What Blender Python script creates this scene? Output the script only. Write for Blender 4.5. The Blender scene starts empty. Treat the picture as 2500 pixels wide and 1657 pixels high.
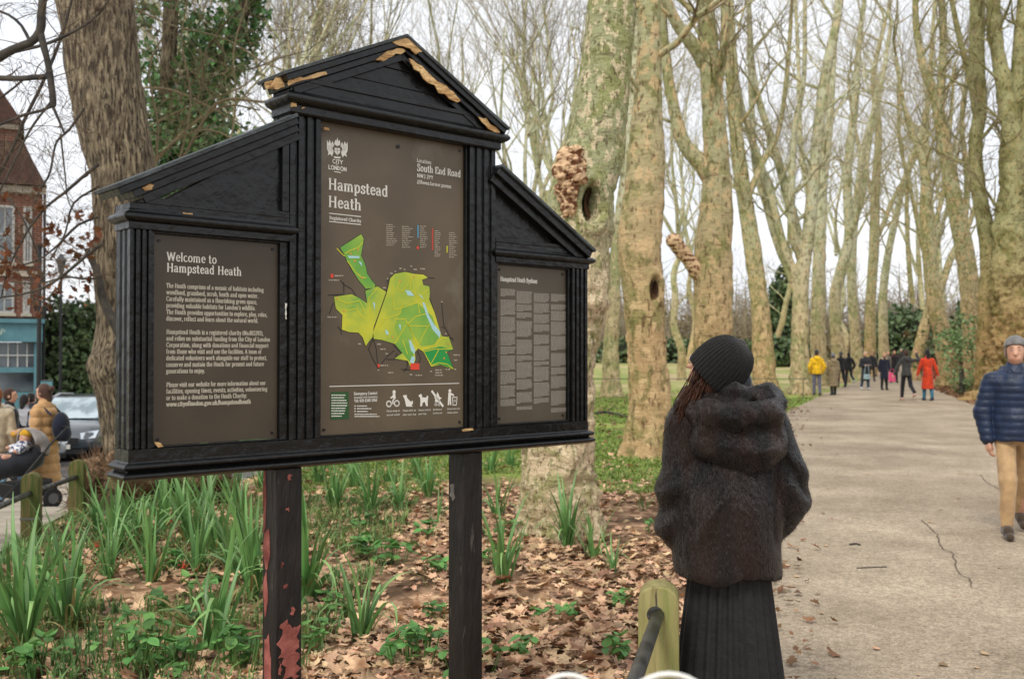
import bpy, math, random
import numpy as np
from mathutils import Vector, Matrix
random.seed(7); np.random.seed(7)
sc = bpy.context.scene
COL = sc.collection
# ------------------------------------------------------------------ camera
FPX, CXP, CYP, HZP = 2430.6, 1250.0, 828.5, 866.5      # the photograph's optics, in its own 2500 px width
PITCH = math.atan((HZP - CYP) / FPX)
EYE = 1.6
cam_d = bpy.data.cameras.new('camera'); cam = bpy.data.objects.new('camera', cam_d); COL.objects.link(cam)
cam.location = (0, 0, EYE); cam.rotation_euler = (math.pi / 2 + PITCH, 0, 0)
cam_d.sensor_width = 36; cam_d.lens = 36 * FPX / 2500; cam_d.clip_end = 900; cam_d.clip_start = 0.05
cam_d.dof.use_dof = True; cam_d.dof.focus_distance = 3.7; cam_d.dof.aperture_fstop = 4.6
sc.camera = cam
# ------------------------------------------------------------------ sky and sun (overcast)
SUN_EL, SUN_AZ = math.radians(48), math.radians(205)
w = bpy.data.worlds.new('World'); sc.world = w; w.use_nodes = True
nt = w.node_tree; nt.nodes.clear()
o_ = nt.nodes.new('ShaderNodeOutputWorld'); sky = nt.nodes.new('ShaderNodeTexSky'); sky.sky_type = 'NISHITA'
sky.sun_disc = False; sky.sun_elevation = SUN_EL; sky.sun_rotation = SUN_AZ; sky.dust_density = 3; sky.air_density = 1
b1 = nt.nodes.new('ShaderNodeBackground'); b1.inputs[1].default_value = 0.1
b2 = nt.nodes.new('ShaderNodeBackground'); b2.inputs[1].default_value = 0.93
tc = nt.nodes.new('ShaderNodeTexCoord'); nz = nt.nodes.new('ShaderNodeTexNoise'); nz.inputs['Scale'].default_value = 2.2; nz.inputs['Detail'].default_value = 5
cr = nt.nodes.new('ShaderNodeValToRGB'); cr.color_ramp.elements[0].position = .3; cr.color_ramp.elements[0].color = (.76, .80, .87, 1)
cr.color_ramp.elements[1].position = .7; cr.color_ramp.elements[1].color = (.97, .97, .98, 1)
mp = nt.nodes.new('ShaderNodeMapping'); mp.inputs['Scale'].default_value = (1, 1, 2.5)
mx = nt.nodes.new('ShaderNodeMixShader'); mx.inputs[0].default_value = 0.9
L = nt.links.new
L(tc.outputs['Generated'], mp.inputs[0]); L(mp.outputs[0], nz.inputs['Vector']); L(nz.outputs['Fac'], cr.inputs[0]); L(cr.outputs[0], b2.inputs[0])
L(sky.outputs[0], b1.inputs[0]); L(b1.outputs[0], mx.inputs[1]); L(b2.outputs[0], mx.inputs[2]); L(mx.outputs[0], o_.inputs[0])
sd = bpy.data.lights.new('sun', 'SUN'); sd.energy = 1.5; sd.angle = math.radians(16); sd.color = (1, .95, .88)
sun = bpy.data.objects.new('sun', sd); COL.objects.link(sun)
sun.rotation_euler = (math.pi / 2 - SUN_EL, 0, math.radians(-28))
sc.view_settings.view_transform = 'Standard'; sc.view_settings.look = 'None'; sc.view_settings.exposure = 0.5; sc.view_settings.gamma = 1
sc.cycles.max_bounces = 6; sc.cycles.diffuse_bounces = 3; sc.cycles.use_denoising = True

# ------------------------------------------------------------------ pixel -> place in the world (a distance is always given)
K = 2500 / 2366.0
_c, _s = math.cos(PITCH), math.sin(PITCH)
def ray(x, y):
    a = (x - CXP) / FPX; b = -(y - CYP) / FPX
    return np.array([a, _c - b * _s, _s + b * _c])
def at(x, y, dist):                      # x, y in the 2366 px wide view; dist = distance along +Y
    r = ray(x * K, y * K); return np.array([0, 0, EYE]) + r * (dist / r[1])
def px2m(dist): return dist / FPX * K

# ------------------------------------------------------------------ mesh helpers
def mesh_np(name, V, F, smooth=False):
    me = bpy.data.meshes.new(name)
    if isinstance(F, np.ndarray):
        V = np.asarray(V, dtype=np.float32); n = F.shape[1]
        me.vertices.add(len(V)); me.vertices.foreach_set('co', V.ravel())
        me.loops.add(F.size); me.loops.foreach_set('vertex_index', F.astype(np.int32).ravel())
        me.polygons.add(len(F)); me.polygons.foreach_set('loop_start', np.arange(0, F.size, n, dtype=np.int32))
        me.polygons.foreach_set('loop_total', np.full(len(F), n, dtype=np.int32))
        me.update(calc_edges=True)
    else:
        me.from_pydata([tuple(map(float, v)) for v in V], [], F)
    me.polygons.foreach_set('use_smooth', [smooth] * len(me.polygons))
    return me
def link(name, me, mat=None, parent=None):
    if mat is not None and len(me.materials) == 0: me.materials.append(mat)
    o = bpy.data.objects.new(name, me); COL.objects.link(o)
    if parent is not None: o.parent = parent
    return o
def tag(o, label=None, cat=None, group=None, kind=None):
    if label: o['label'] = label
    if cat: o['category'] = cat
    if group: o['group'] = group
    if kind: o['kind'] = kind
    return o
def thing(name, label, cat, loc=(0, 0, 0), rz=0, group=None):
    o = bpy.data.objects.new(name, None); COL.objects.link(o); o.location = tuple(map(float, loc)); o.rotation_euler = (0, 0, rz); o.empty_display_size = .1
    return tag(o, label, cat, group)
class MB:
    def __init__(s): s.V = []; s.F = []
    def add(s, V, F):
        b = len(s.V); s.V += [tuple(map(float, v)) for v in V]; s.F += [[b + i for i in f] for f in F]; return s
    def box(s, x0, x1, y0, y1, z0, z1):
        V = [(x0, y0, z0), (x1, y0, z0), (x1, y1, z0), (x0, y1, z0), (x0, y0, z1), (x1, y0, z1), (x1, y1, z1), (x0, y1, z1)]
        return s.add(V, [(0, 3, 2, 1), (4, 5, 6, 7), (0, 1, 5, 4), (1, 2, 6, 5), (2, 3, 7, 6), (3, 0, 4, 7)])
    def prism(s, poly, a, b, axis='y'):     # poly in the plane across axis, extruded a..b
        n = len(poly); V = []
        for t in (a, b):
            for (u, v) in poly:
                V.append((u, t, v) if axis == 'y' else ((u, v, t) if axis == 'z' else (t, u, v)))
        F = [list(range(n))[::-1], list(range(n, 2 * n))] + [(i, (i + 1) % n, n + (i + 1) % n, n + i) for i in range(n)]
        return s.add(V, F)
    def tube(s, pts, rad, n=8, caps=True):
        V, F = tube_np(np.array(pts, float), np.array(rad, float) if hasattr(rad, '__len__') else np.full(len(pts), float(rad)), n)
        F = F.tolist(); k = len(pts)
        if caps: F += [list(range(n))[::-1], [(k - 1) * n + i for i in range(n)]]
        return s.add(V, F)
    def ball(s, c, r, n=10, m=6):
        r = (r, r, r) if not hasattr(r, '__len__') else r; V = []; F = []
        for j in range(m + 1):
            t = math.pi * j / m
            for i in range(n):
                a = 2 * math.pi * i / n
                V.append((c[0] + r[0] * math.sin(t) * math.cos(a), c[1] + r[1] * math.sin(t) * math.sin(a), c[2] + r[2] * math.cos(t)))
        for j in range(m):
            for i in range(n): F.append((j * n + i, (j + 1) * n + i, (j + 1) * n + (i + 1) % n, j * n + (i + 1) % n))
        return s.add(V, F)
    def disc(s, c, r, y, n=16, rz=None):
        V = [(c[0] + r * math.cos(2 * math.pi * i / n), y, c[1] + (rz or r) * math.sin(2 * math.pi * i / n)) for i in range(n)]
        return s.add(V, [list(range(n))])
    def build(s, name, mat, parent=None, smooth=False, bevel=0):
        me = mesh_np(name, s.V, s.F, smooth); o = link(name, me, mat, parent)
        if bevel:
            m = o.modifiers.new('bevel', 'BEVEL'); m.width = bevel; m.segments = 2; m.limit_method = 'ANGLE'
        return o
def tube_np(P, R, n=8):
    k = len(P); T = np.gradient(P, axis=0); T /= np.linalg.norm(T, axis=1)[:, None] + 1e-9
    up = np.array([0, 0, 1.0]) if abs(T[:, 2]).mean() < .9 else np.array([0, 1.0, 0])
    A = np.cross(T, up); A /= np.linalg.norm(A, axis=1)[:, None] + 1e-9
    B = np.cross(T, A); a = np.linspace(0, 2 * math.pi, n, endpoint=False)
    V = P[:, None, :] + R[:, None, None] * (A[:, None, :] * np.cos(a)[None, :, None] + B[:, None, :] * np.sin(a)[None, :, None])
    i = np.arange(k - 1)[:, None] * n; j = np.arange(n)[None, :]; j2 = (j + 1) % n
    F = np.stack([i + j, i + j2, i + n + j2, i + n + j], -1).reshape(-1, 4)
    return V.reshape(-1, 3), F
def many_tubes(tubes, n=3):
    groups = {}
    for P, R in tubes: groups.setdefault(len(P), []).append((P, R))
    VV = []; FF = []; base = 0
    for k, g in groups.items():
        P = np.array([x[0] for x in g], float); R = np.array([x[1] for x in g], float)
        T = np.gradient(P, axis=1); T /= np.linalg.norm(T, axis=2)[..., None] + 1e-9
        up = np.where(np.abs(T[:, :1, 2:3]) < .8, np.array([0, 0, 1.0]), np.array([0, 1.0, 0])); up = np.broadcast_to(up, T.shape)
        A = np.cross(T, up); A /= np.linalg.norm(A, axis=2)[..., None] + 1e-9; B = np.cross(T, A)
        a = np.linspace(0, 2 * math.pi, n, endpoint=False)
        V = P[:, :, None, :] + R[:, :, None, None] * (A[:, :, None, :] * np.cos(a)[:, None] + B[:, :, None, :] * np.sin(a)[:, None])
        g0 = np.arange(len(g))[:, None, None] * k * n + np.arange(k - 1)[None, :, None] * n; j = np.arange(n)[None, None, :]; j2 = (j + 1) % n
        F = np.stack([g0 + j, g0 + j2, g0 + n + j2, g0 + n + j], -1).reshape(-1, 4) + base
        VV.append(V.reshape(-1, 3)); FF.append(F); base += len(VV[-1])
    return np.concatenate(VV), np.concatenate(FF)
def _hash(i, j, k, s):
    h = (i * 374761393 + j * 668265263 + k * 2147483647 + s * 1274126177) & 0xFFFFFFFF
    h = ((h ^ (h >> 13)) * 1274126177) & 0xFFFFFFFF
    return ((h ^ (h >> 16)) & 0xFFFF) / 65535.0
def vnoise(P, s=0):
    P = np.asarray(P, float); I = np.floor(P).astype(np.int64); f = P - I; f = f * f * (3 - 2 * f); r = 0
    for a in (0, 1):
        for b in (0, 1):
            for c in (0, 1):
                wgt = (f[..., 0] if a else 1 - f[..., 0]) * (f[..., 1] if b else 1 - f[..., 1]) * (f[..., 2] if c else 1 - f[..., 2])
                r = r + wgt * _hash(I[..., 0] + a, I[..., 1] + b, I[..., 2] + c, s)
    return r * 2 - 1
def fbm(P, s=0, oct=3):
    r = 0; a = 1
    for i in range(oct): r = r + a * vnoise(np.asarray(P) * 2 ** i, s + i); a *= .5
    return r
def normals_np(V, F):
    N = np.zeros_like(V); n = np.cross(V[F[:, 2]] - V[F[:, 0]], V[F[:, 3 if F.shape[1] > 3 else 1]] - V[F[:, 1 if F.shape[1] > 3 else 0]])
    for i in range(F.shape[1]): np.add.at(N, F[:, i], n)
    return N / (np.linalg.norm(N, axis=1)[:, None] + 1e-9)
def spline(pts, step):                   # Catmull-Rom resample; rows may hold extra columns (radius)
    P = np.array(pts, float); out = []
    Q = np.vstack([2 * P[0] - P[1], P, 2 * P[-1] - P[-2]])
    for i in range(1, len(Q) - 2):
        m = max(2, int(np.linalg.norm(Q[i + 1][:3] - Q[i][:3]) / step))
        t = np.linspace(0, 1, m, endpoint=False)[:, None]; a, b, c, d = Q[i - 1], Q[i], Q[i + 1], Q[i + 2]
        out.append(.5 * (2 * b + (c - a) * t + (2 * a - 5 * b + 4 * c - d) * t ** 2 + (3 * b - a - 3 * c + d) * t ** 3))
    out.append(P[-1:]); return np.vstack(out)
# ---- smooth-union bodies: signed distances on a grid, then surface nets
def seg(a, b, ra, rb=None, k=1.0): return ('s', np.array(a, float), np.array(b, float), ra, ra if rb is None else rb, k)
def ell(c, r): return ('e', np.array(c, float), np.array(r if hasattr(r, '__len__') else (r, r, r), float))
def sdf_eval(P, prims, sm):
    d = None
    for p in prims:
        if p[0] == 's':
            a, b, ra, rb, k = p[1:]; ab = b - a; t = np.clip(((P - a) @ ab) / max(ab @ ab, 1e-9), 0, 1)
            q = P - a - t[..., None] * ab; q = q * np.array([1, 1 / k, 1]); e = np.sqrt((q * q).sum(-1)) - (ra + (rb - ra) * t)
            if k < 1: e = e * (k + 1) / 2
        else:
            q = (P - p[1]) / p[2]; l = np.sqrt((q * q).sum(-1)); e = (l - 1) * p[2].min() if False else l * (l - 1) / (np.sqrt(((q / p[2]) ** 2).sum(-1)) + 1e-6)
        if d is None: d = e
        else:
            h = np.clip(.5 + .5 * (d - e) / sm, 0, 1); d = d * (1 - h) + e * h - sm * h * (1 - h)
    return d
def blob(prims, res, sm=.03, cut=None, pad=.03, cutn=None):
    lo = np.min([np.minimum(p[1], p[2] if p[0] == 's' else p[1]) - (max(p[3], p[4]) if p[0] == 's' else p[2].max()) for p in prims], axis=0) - pad
    hi = np.max([np.maximum(p[1], p[2] if p[0] == 's' else p[1]) + (max(p[3], p[4]) if p[0] == 's' else p[2].max()) for p in prims], axis=0) + pad
    n = np.ceil((hi - lo) / res).astype(int) + 1
    G = np.stack(np.meshgrid(*[lo[i] + np.arange(n[i]) * res for i in range(3)], indexing='ij'), -1)
    S = sdf_eval(G, prims, sm)
    if cut is not None and cutn:
        a = np.maximum(sdf_eval(G, prims[:cutn], sm), cut(G)); e = sdf_eval(G, prims[cutn:], sm); h = np.clip(.5 + .5 * (a - e) / .012, 0, 1); S = a * (1 - h) + e * h - .012 * h * (1 - h)
    elif cut is not None: S = np.maximum(S, cut(G))
    ins = S < 0; c = [slice(None, -1), slice(1, None)]
    cnt = sum(ins[c[a], c[b], c[d]].astype(int) for a in (0, 1) for b in (0, 1) for d in (0, 1))
    mixed = (cnt > 0) & (cnt < 8); idx = -np.ones(mixed.shape, int); ids = np.argwhere(mixed); idx[mixed] = np.arange(len(ids))
    acc = np.zeros((len(ids), 3)); num = np.zeros(len(ids)); cor = [(a, b, d) for a in (0, 1) for b in (0, 1) for d in (0, 1)]
    for i, A in enumerate(cor):
        for B in cor[i + 1:]:
            if sum(abs(A[j] - B[j]) for j in range(3)) != 1: continue
            sa = S[ids[:, 0] + A[0], ids[:, 1] + A[1], ids[:, 2] + A[2]]; sb = S[ids[:, 0] + B[0], ids[:, 1] + B[1], ids[:, 2] + B[2]]
            m = (sa < 0) != (sb < 0); t = np.where(m, sa / np.where(m, sa - sb, 1), 0)
            acc += np.where(m[:, None], np.array(A) + t[:, None] * (np.array(B) - np.array(A)), 0); num += m
    V = lo + (ids + acc / num[:, None]) * res; Fs = []
    for ax in range(3):
        a = [slice(None)] * 3; b = [slice(None)] * 3; a[ax] = slice(None, -1); b[ax] = slice(1, None)
        x = ins[tuple(a)] != ins[tuple(b)]; E = np.argwhere(x)
        o1, o2 = [i for i in range(3) if i != ax]; E = E[(E[:, o1] > 0) & (E[:, o2] > 0) & (E[:, o1] < n[o1] - 1) & (E[:, o2] < n[o2] - 1)]
        q = []
        for (u, v) in ((0, 0), (1, 0), (1, 1), (0, 1)):
            e = E.copy(); e[:, o1] -= u; e[:, o2] -= v; q.append(idx[e[:, 0], e[:, 1], e[:, 2]])
        Q = np.stack(q, -1); flip = ins[E[:, 0], E[:, 1], E[:, 2]]
        if ax == 1: flip = ~flip
        Q[~flip] = Q[~flip][:, ::-1]; Fs.append(Q)
    F = np.concatenate(Fs); F = F[(F >= 0).all(1)]
    return V, F
# ------------------------------------------------------------------ materials
def mat(name, c1, c2=None, scale=6, rough=.75, bump=0, stretch=(1, 1, 1), detail=5, metal=0, sheen=0, spec=.4, lo=.35, hi=.65, island=0, objrand=0, bscale=None, coat=0, trans=0, wave=None, c3=None, s3=1.5, p3=(.55, .65)):
    m = bpy.data.materials.new(name); m.use_nodes = True; t = m.node_tree; N = t.nodes; b = N['Principled BSDF']; l = t.links.new
    b.inputs['Roughness'].default_value = rough; b.inputs['Metallic'].default_value = metal; b.inputs['Specular IOR Level'].default_value = spec
    b.inputs['Base Color'].default_value = (*c1, 1)
    if sheen: b.inputs['Sheen Weight'].default_value = sheen; b.inputs['Sheen Roughness'].default_value = .4
    if coat: b.inputs['Coat Weight'].default_value = coat; b.inputs['Coat Roughness'].default_value = .1
    tcn = N.new('ShaderNodeTexCoord'); mpn = N.new('ShaderNodeMapping'); mpn.inputs['Scale'].default_value = stretch; l(tcn.outputs['Object'], mpn.inputs[0])
    col = None
    if c2 is not None:
        n = N.new('ShaderNodeTexNoise'); n.inputs['Scale'].default_value = scale; n.inputs['Detail'].default_value = detail; l(mpn.outputs[0], n.inputs['Vector'])
        r = N.new('ShaderNodeValToRGB'); r.color_ramp.elements[0].position = lo; r.color_ramp.elements[1].position = hi
        r.color_ramp.elements[0].color = (*c1, 1); r.color_ramp.elements[1].color = (*c2, 1); l(n.outputs['Fac'], r.inputs[0]); col = r.outputs[0]
        if c3 is not None:
            n3 = N.new('ShaderNodeTexNoise'); n3.inputs['Scale'].default_value = s3; n3.inputs['Detail'].default_value = 6; n3.inputs['Roughness'].default_value = .6; l(mpn.outputs[0], n3.inputs['Vector'])
            mr = N.new('ShaderNodeMapRange'); mr.inputs[1].default_value, mr.inputs[2].default_value = p3; l(n3.outputs['Fac'], mr.inputs[0])
            mm = N.new('ShaderNodeMix'); mm.data_type = 'RGBA'; l(mr.outputs[0], mm.inputs[0]); l(col, mm.inputs[6]); mm.inputs[7].default_value = (*c3, 1); col = mm.outputs[2]
    if island or objrand:
        src = N.new('ShaderNodeNewGeometry').outputs['Random Per Island'] if island else N.new('ShaderNodeObjectInfo').outputs['Random']
        h = N.new('ShaderNodeHueSaturation'); amp = island or objrand
        mv = N.new('ShaderNodeMapRange'); mv.inputs[3].default_value = 1 - amp; mv.inputs[4].default_value = 1 + amp; l(src, mv.inputs[0]); l(mv.outputs[0], h.inputs['Value'])
        mh = N.new('ShaderNodeMath'); mh.operation = 'MULTIPLY'; mh.inputs[1].default_value = 7.31; l(src, mh.inputs[0])
        fr = N.new('ShaderNodeMath'); fr.operation = 'FRACT'; l(mh.outputs[0], fr.inputs[0])
        mh2 = N.new('ShaderNodeMapRange'); mh2.inputs[3].default_value = .5 - amp * .025; mh2.inputs[4].default_value = .5 + amp * .03; l(fr.outputs[0], mh2.inputs[0]); l(mh2.outputs[0], h.inputs['Hue'])
        if col is not None: l(col, h.inputs['Color'])
        else: h.inputs['Color'].default_value = (*c1, 1)
        col = h.outputs[0]
    if col is not None: l(col, b.inputs['Base Color'])
    if bump:
        n = N.new('ShaderNodeTexNoise'); n.inputs['Scale'].default_value = bscale or scale * 2; n.inputs['Detail'].default_value = 6; l(mpn.outputs[0], n.inputs['Vector'])
        bp = N.new('ShaderNodeBump'); bp.inputs['Strength'].default_value = bump; bp.inputs['Distance'].default_value = .02; l(n.outputs['Fac'], bp.inputs['Height']); l(bp.outputs[0], b.inputs['Normal'])
    if trans:
        tr = N.new('ShaderNodeBsdfTranslucent'); ms = N.new('ShaderNodeMixShader'); ms.inputs[0].default_value = trans
        if col is not None: l(col, tr.inputs[0])
        else: tr.inputs[0].default_value = (*c1, 1)
        l(b.outputs[0], ms.inputs[1]); l(tr.outputs[0], ms.inputs[2]); l(ms.outputs[0], N['Material Output'].inputs[0])
    return m
def srgb(r, g, b, k=1.0):
    f = lambda v: ((v / 255 + .055) / 1.055) ** 2.4 if v > 10 else v / 255 / 12.92
    return (f(r) * k, f(g) * k, f(b) * k)
def plane_bark(name, low, high, moss, dark, zmix=(1.5, 5.0), scale=3.5, patch=.5):
    m = bpy.data.materials.new(name); m.use_nodes = True; t = m.node_tree; N = t.nodes; b = N['Principled BSDF']; l = t.links.new; b.inputs['Roughness'].default_value = .85; b.inputs['Specular IOR Level'].default_value = .2
    geo = N.new('ShaderNodeNewGeometry'); sep = N.new('ShaderNodeSeparateXYZ'); l(geo.outputs['Position'], sep.inputs[0])
    def noise(s, det=5, st=(1, 1, 1), rg=.55):
        mpn = N.new('ShaderNodeMapping'); mpn.inputs['Scale'].default_value = st; l(geo.outputs['Position'], mpn.inputs[0])
        n = N.new('ShaderNodeTexNoise'); n.inputs['Scale'].default_value = s; n.inputs['Detail'].default_value = det; n.inputs['Roughness'].default_value = rg; l(mpn.outputs[0], n.inputs['Vector']); return n.outputs['Fac']
    def mr(v, a, c, d=0, e=1):
        q = N.new('ShaderNodeMapRange'); q.inputs[1].default_value = a; q.inputs[2].default_value = c; q.inputs[3].default_value = d; q.inputs[4].default_value = e; l(v, q.inputs[0]); return q.outputs[0]
    def mix(f, a, c):
        q = N.new('ShaderNodeMix'); q.data_type = 'RGBA'
        l(f, q.inputs[0])
        for s_, k in ((a, 6), (c, 7)):
            if isinstance(s_, tuple): q.inputs[k].default_value = (*s_, 1)
            else: l(s_, q.inputs[k])
        return q.outputs[2]
    c = mix(mr(sep.outputs['Z'], zmix[0], zmix[1]), low, high)
    c = mix(mr(noise(scale * .7, 5), .48, .60, 0, .7), c, moss)
    c = mix(mr(noise(scale * 2.6, 4, (1.1, 1.1, .7)), .53, .57, 0, patch), c, tuple(min(1, v * a) for v, a in zip(low, (1.35, 1.42, 1.5))))
    c = mix(mr(noise(scale * 3.7, 4, (1, .9, .6)), .56, .60, 0, patch * .9), c, tuple(v * .62 for v in moss))
    c = mix(mr(noise(scale * 5.5, 5, (1.2, 1.2, .5), .6), .57, .63, 0, .8), c, dark)
    c = mix(mr(noise(scale * 1.5, 5, (.7, .7, 2.4), .6), .58, .70, 0, .65), c, tuple(v * .8 for v in dark))
    l(c, b.inputs['Base Color'])
    bp = N.new('ShaderNodeBump'); bp.inputs['Strength'].default_value = .9; bp.inputs['Distance'].default_value = .05; l(noise(scale * 4, 8, (1, 1, 1.9), .65), bp.inputs['Height']); l(bp.outputs[0], b.inputs['Normal'])
    return m
M = {}
# ================================================================== TERRAIN
LE = [(-4, .2), (1.9, .5), (3.9, .95), (5, 1.25), (8, 1.95), (13, 3.2), (26, 6.9), (38.7, 11.9), (60, 20.8), (87, 32), (104, 42), (112, 60), (114, 90)]
RE = [(-4, 5.5), (9, 8.2), (20, 11.4), (24.5, 12.6), (30.7, 14.6), (46, 19.7), (60, 24.8), (80, 33.4), (90, 44), (95, 60), (96, 90)]
def ledge(y): return np.interp(y, [p[0] for p in LE], [p[1] for p in LE])
def redge(y): return np.interp(y, [p[0] for p in RE], [p[1] for p in RE])
def smooth(t): t = np.clip(t, 0, 1); return t * t * (3 - 2 * t)
def gh(x, y):
    x = np.asarray(x, float); y = np.asarray(y, float)
    h = smooth((-x - 2.5) / 3) * np.interp(y, [8, 10, 12, 14, 24, 35], [0, -.08, -.25, -.6, -1.05, -1.25])
    h = h + smooth((y - 60) / 60) * 1.3 * smooth((x + 10) / 10)
    dx = x - redge(y); h = h + smooth((dx - .4) / 5) * .7 + smooth((dx - 5) / 25) * 3.0
    return h
def gz(x, y): return float(gh(x, y))
ys = np.concatenate([np.linspace(-8, 30, 130), np.linspace(30.5, 130, 100), np.linspace(140, 600, 12)])
xs = np.concatenate([np.linspace(-300, -40, 8), np.linspace(-38, 60, 200), np.linspace(65, 400, 10)])
X, Y = np.meshgrid(xs, ys); Z = gh(X, Y) + .02 * vnoise(np.stack([X * 1.3, Y * 1.3, X * 0], -1)) * (np.abs(X) < 40) * (X < ledge(Y) - .3)
Z = np.where((X > ledge(Y)) & (X < redge(Y)), Z - .012, Z)
V = np.stack([X, Y, Z], -1).reshape(-1, 3); nx = len(xs); ny = len(ys)
i = np.arange(ny - 1)[:, None] * nx + np.arange(nx - 1)[None, :]
F = np.stack([i, i + 1, i + nx + 1, i + nx], -1).reshape(-1, 4)
# ground material: leaf litter close by, lawn further back, bank of dead leaves right
def ground_mat():
    m = bpy.data.materials.new('ground_leaf_litter'); m.use_nodes = True; t = m.node_tree; N = t.nodes; b = N['Principled BSDF']; l = t.links.new; b.inputs['Roughness'].default_value = .95; b.inputs['Specular IOR Level'].default_value = .15
    geo = N.new('ShaderNodeNewGeometry'); sep = N.new('ShaderNodeSeparateXYZ'); l(geo.outputs['Position'], sep.inputs[0])
    def noise(s, det=5, rg=.5):
        n = N.new('ShaderNodeTexNoise'); n.inputs['Scale'].default_value = s; n.inputs['Detail'].default_value = det; n.inputs['Roughness'].default_value = rg; l(geo.outputs['Position'], n.inputs['Vector']); return n.outputs['Fac']
    def mr(v, a, c, d=0, e=1):
        q = N.new('ShaderNodeMapRange'); q.inputs[1].default_value = a; q.inputs[2].default_value = c; q.inputs[3].default_value = d; q.inputs[4].default_value = e; l(v, q.inputs[0]); return q.outputs[0]
    def mix(f, a, c):
        q = N.new('ShaderNodeMix'); q.data_type = 'RGBA'; l(f, q.inputs[0])
        for s_, k in ((a, 6), (c, 7)):
            if isinstance(s_, tuple): q.inputs[k].default_value = (*s_, 1)
            else: l(s_, q.inputs[k])
        return q.outputs[2]
    vo = N.new('ShaderNodeTexVoronoi'); vo.inputs['Scale'].default_value = 13; l(geo.outputs['Position'], vo.inputs['Vector'])
    sv = N.new('ShaderNodeSeparateColor'); l(vo.outputs['Color'], sv.inputs[0])
    leaf = mix(sv.outputs[0], srgb(120, 88, 62), srgb(196, 160, 128)); leaf = mix(mr(vo.outputs['Distance'], .03, .06, 1, 0), leaf, leaf)
    soil = mix(noise(8), srgb(60, 47, 36), srgb(108, 84, 62))
    near = mix(mr(noise(1.1, 6, .6), .44, .56), soil, leaf)
    grass = mix(noise(3), srgb(108, 132, 50), srgb(158, 172, 90))
    far = mix(mr(noise(.9, 6, .6), .50, .64, 0, .7), grass, leaf)
    wob = N.new('ShaderNodeMath'); wob.operation = 'ADD'; l(sep.outputs['Y'], wob.inputs[0]); w2 = N.new('ShaderNodeMath'); w2.operation = 'MULTIPLY'; w2.inputs[1].default_value = 6; l(noise(.35, 4), w2.inputs[0]); l(w2.outputs[0], wob.inputs[1])
    c = mix(mr(wob.outputs[0], 14.5, 17), near, far)
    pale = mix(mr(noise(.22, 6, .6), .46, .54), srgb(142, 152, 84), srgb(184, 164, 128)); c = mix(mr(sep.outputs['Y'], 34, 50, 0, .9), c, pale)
    # right bank keeps its dead leaves
    rb = N.new('ShaderNodeMath'); rb.operation = 'MULTIPLY_ADD'; l(sep.outputs['Y'], rb.inputs[0]); rb.inputs[1].default_value = -.42; l(sep.outputs['X'], rb.inputs[2])
    bank = mix(noise(5), srgb(82, 60, 44), srgb(140, 108, 80)); c = mix(mr(rb.outputs[0], 1.0, 2.0), c, bank)
    l(c, b.inputs['Base Color'])
    bp = N.new('ShaderNodeBump'); bp.inputs['Strength'].default_value = .8; bp.inputs['Distance'].default_value = .03; l(noise(16, 6, .6), bp.inputs['Height']); l(bp.outputs[0], b.inputs['Normal'])
    return m
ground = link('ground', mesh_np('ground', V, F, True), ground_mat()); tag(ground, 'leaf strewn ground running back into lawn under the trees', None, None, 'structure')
def path_mat():
    m = bpy.data.materials.new('path_gravel'); m.use_nodes = True; t = m.node_tree; N = t.nodes; b = N['Principled BSDF']; l = t.links.new; b.inputs['Roughness'].default_value = .9; b.inputs['Specular IOR Level'].default_value = .2
    geo = N.new('ShaderNodeNewGeometry')
    def noise(s, det=5, rg=.5, st=(1, 1, 1)):
        mpn = N.new('ShaderNodeMapping'); mpn.inputs['Scale'].default_value = st; l(geo.outputs['Position'], mpn.inputs[0])
        n = N.new('ShaderNodeTexNoise'); n.inputs['Scale'].default_value = s; n.inputs['Detail'].default_value = det; n.inputs['Roughness'].default_value = rg; l(mpn.outputs[0], n.inputs['Vector']); return n.outputs['Fac']
    def ramp(v, a, c, ca, cb):
        r = N.new('ShaderNodeValToRGB'); r.color_ramp.elements[0].position = a; r.color_ramp.elements[1].position = c; r.color_ramp.elements[0].color = (*ca, 1); r.color_ramp.elements[1].color = (*cb, 1); l(v, r.inputs[0]); return r.outputs[0]
    def mul(a, c, f=1):
        q = N.new('ShaderNodeMix'); q.data_type = 'RGBA'; q.blend_type = 'MULTIPLY'; q.inputs[0].default_value = f; l(a, q.inputs[6]); l(c, q.inputs[7]); return q.outputs[2]
    base = ramp(noise(.8, 6, .6), .35, .68, srgb(151, 138, 119), srgb(183, 169, 149))
    speck = ramp(noise(75, 3, .75), .40, .60, (.50, .47, .44), (1.45, 1.43, 1.4)); base = mul(base, speck, .6)
    stain = ramp(noise(1.3, 5, .65, (1, 1.6, 1)), .60, .74, (1, 1, 1), (.66, .6, .55)); base = mul(base, stain, .8)
    base = mul(base, ramp(noise(.33, 6, .65, (1.5, 1, 1)), .42, .60, (.86, .84, .82), (1.06, 1.05, 1.03)), 1); base = mul(base, ramp(noise(4.5, 6, .7, (1, 1.5, 1)), .60, .68, (1, 1, 1), (.74, .69, .63)), .7)
    fine = ramp(noise(26, 5, .6), .4, .6, (.80, .79, .78), (1.12, 1.12, 1.12)); base = mul(base, fine, .9)
    l(base, b.inputs['Base Color'])
    bp = N.new('ShaderNodeBump'); bp.inputs['Strength'].default_value = .5; bp.inputs['Distance'].default_value = .006; l(noise(110, 3, .7), bp.inputs['Height']); l(bp.outputs[0], b.inputs['Normal'])
    return m
yy = np.concatenate([np.linspace(-4, 30, 300), np.linspace(30.4, 92, 160)]); cols = 26; PV = []
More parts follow.
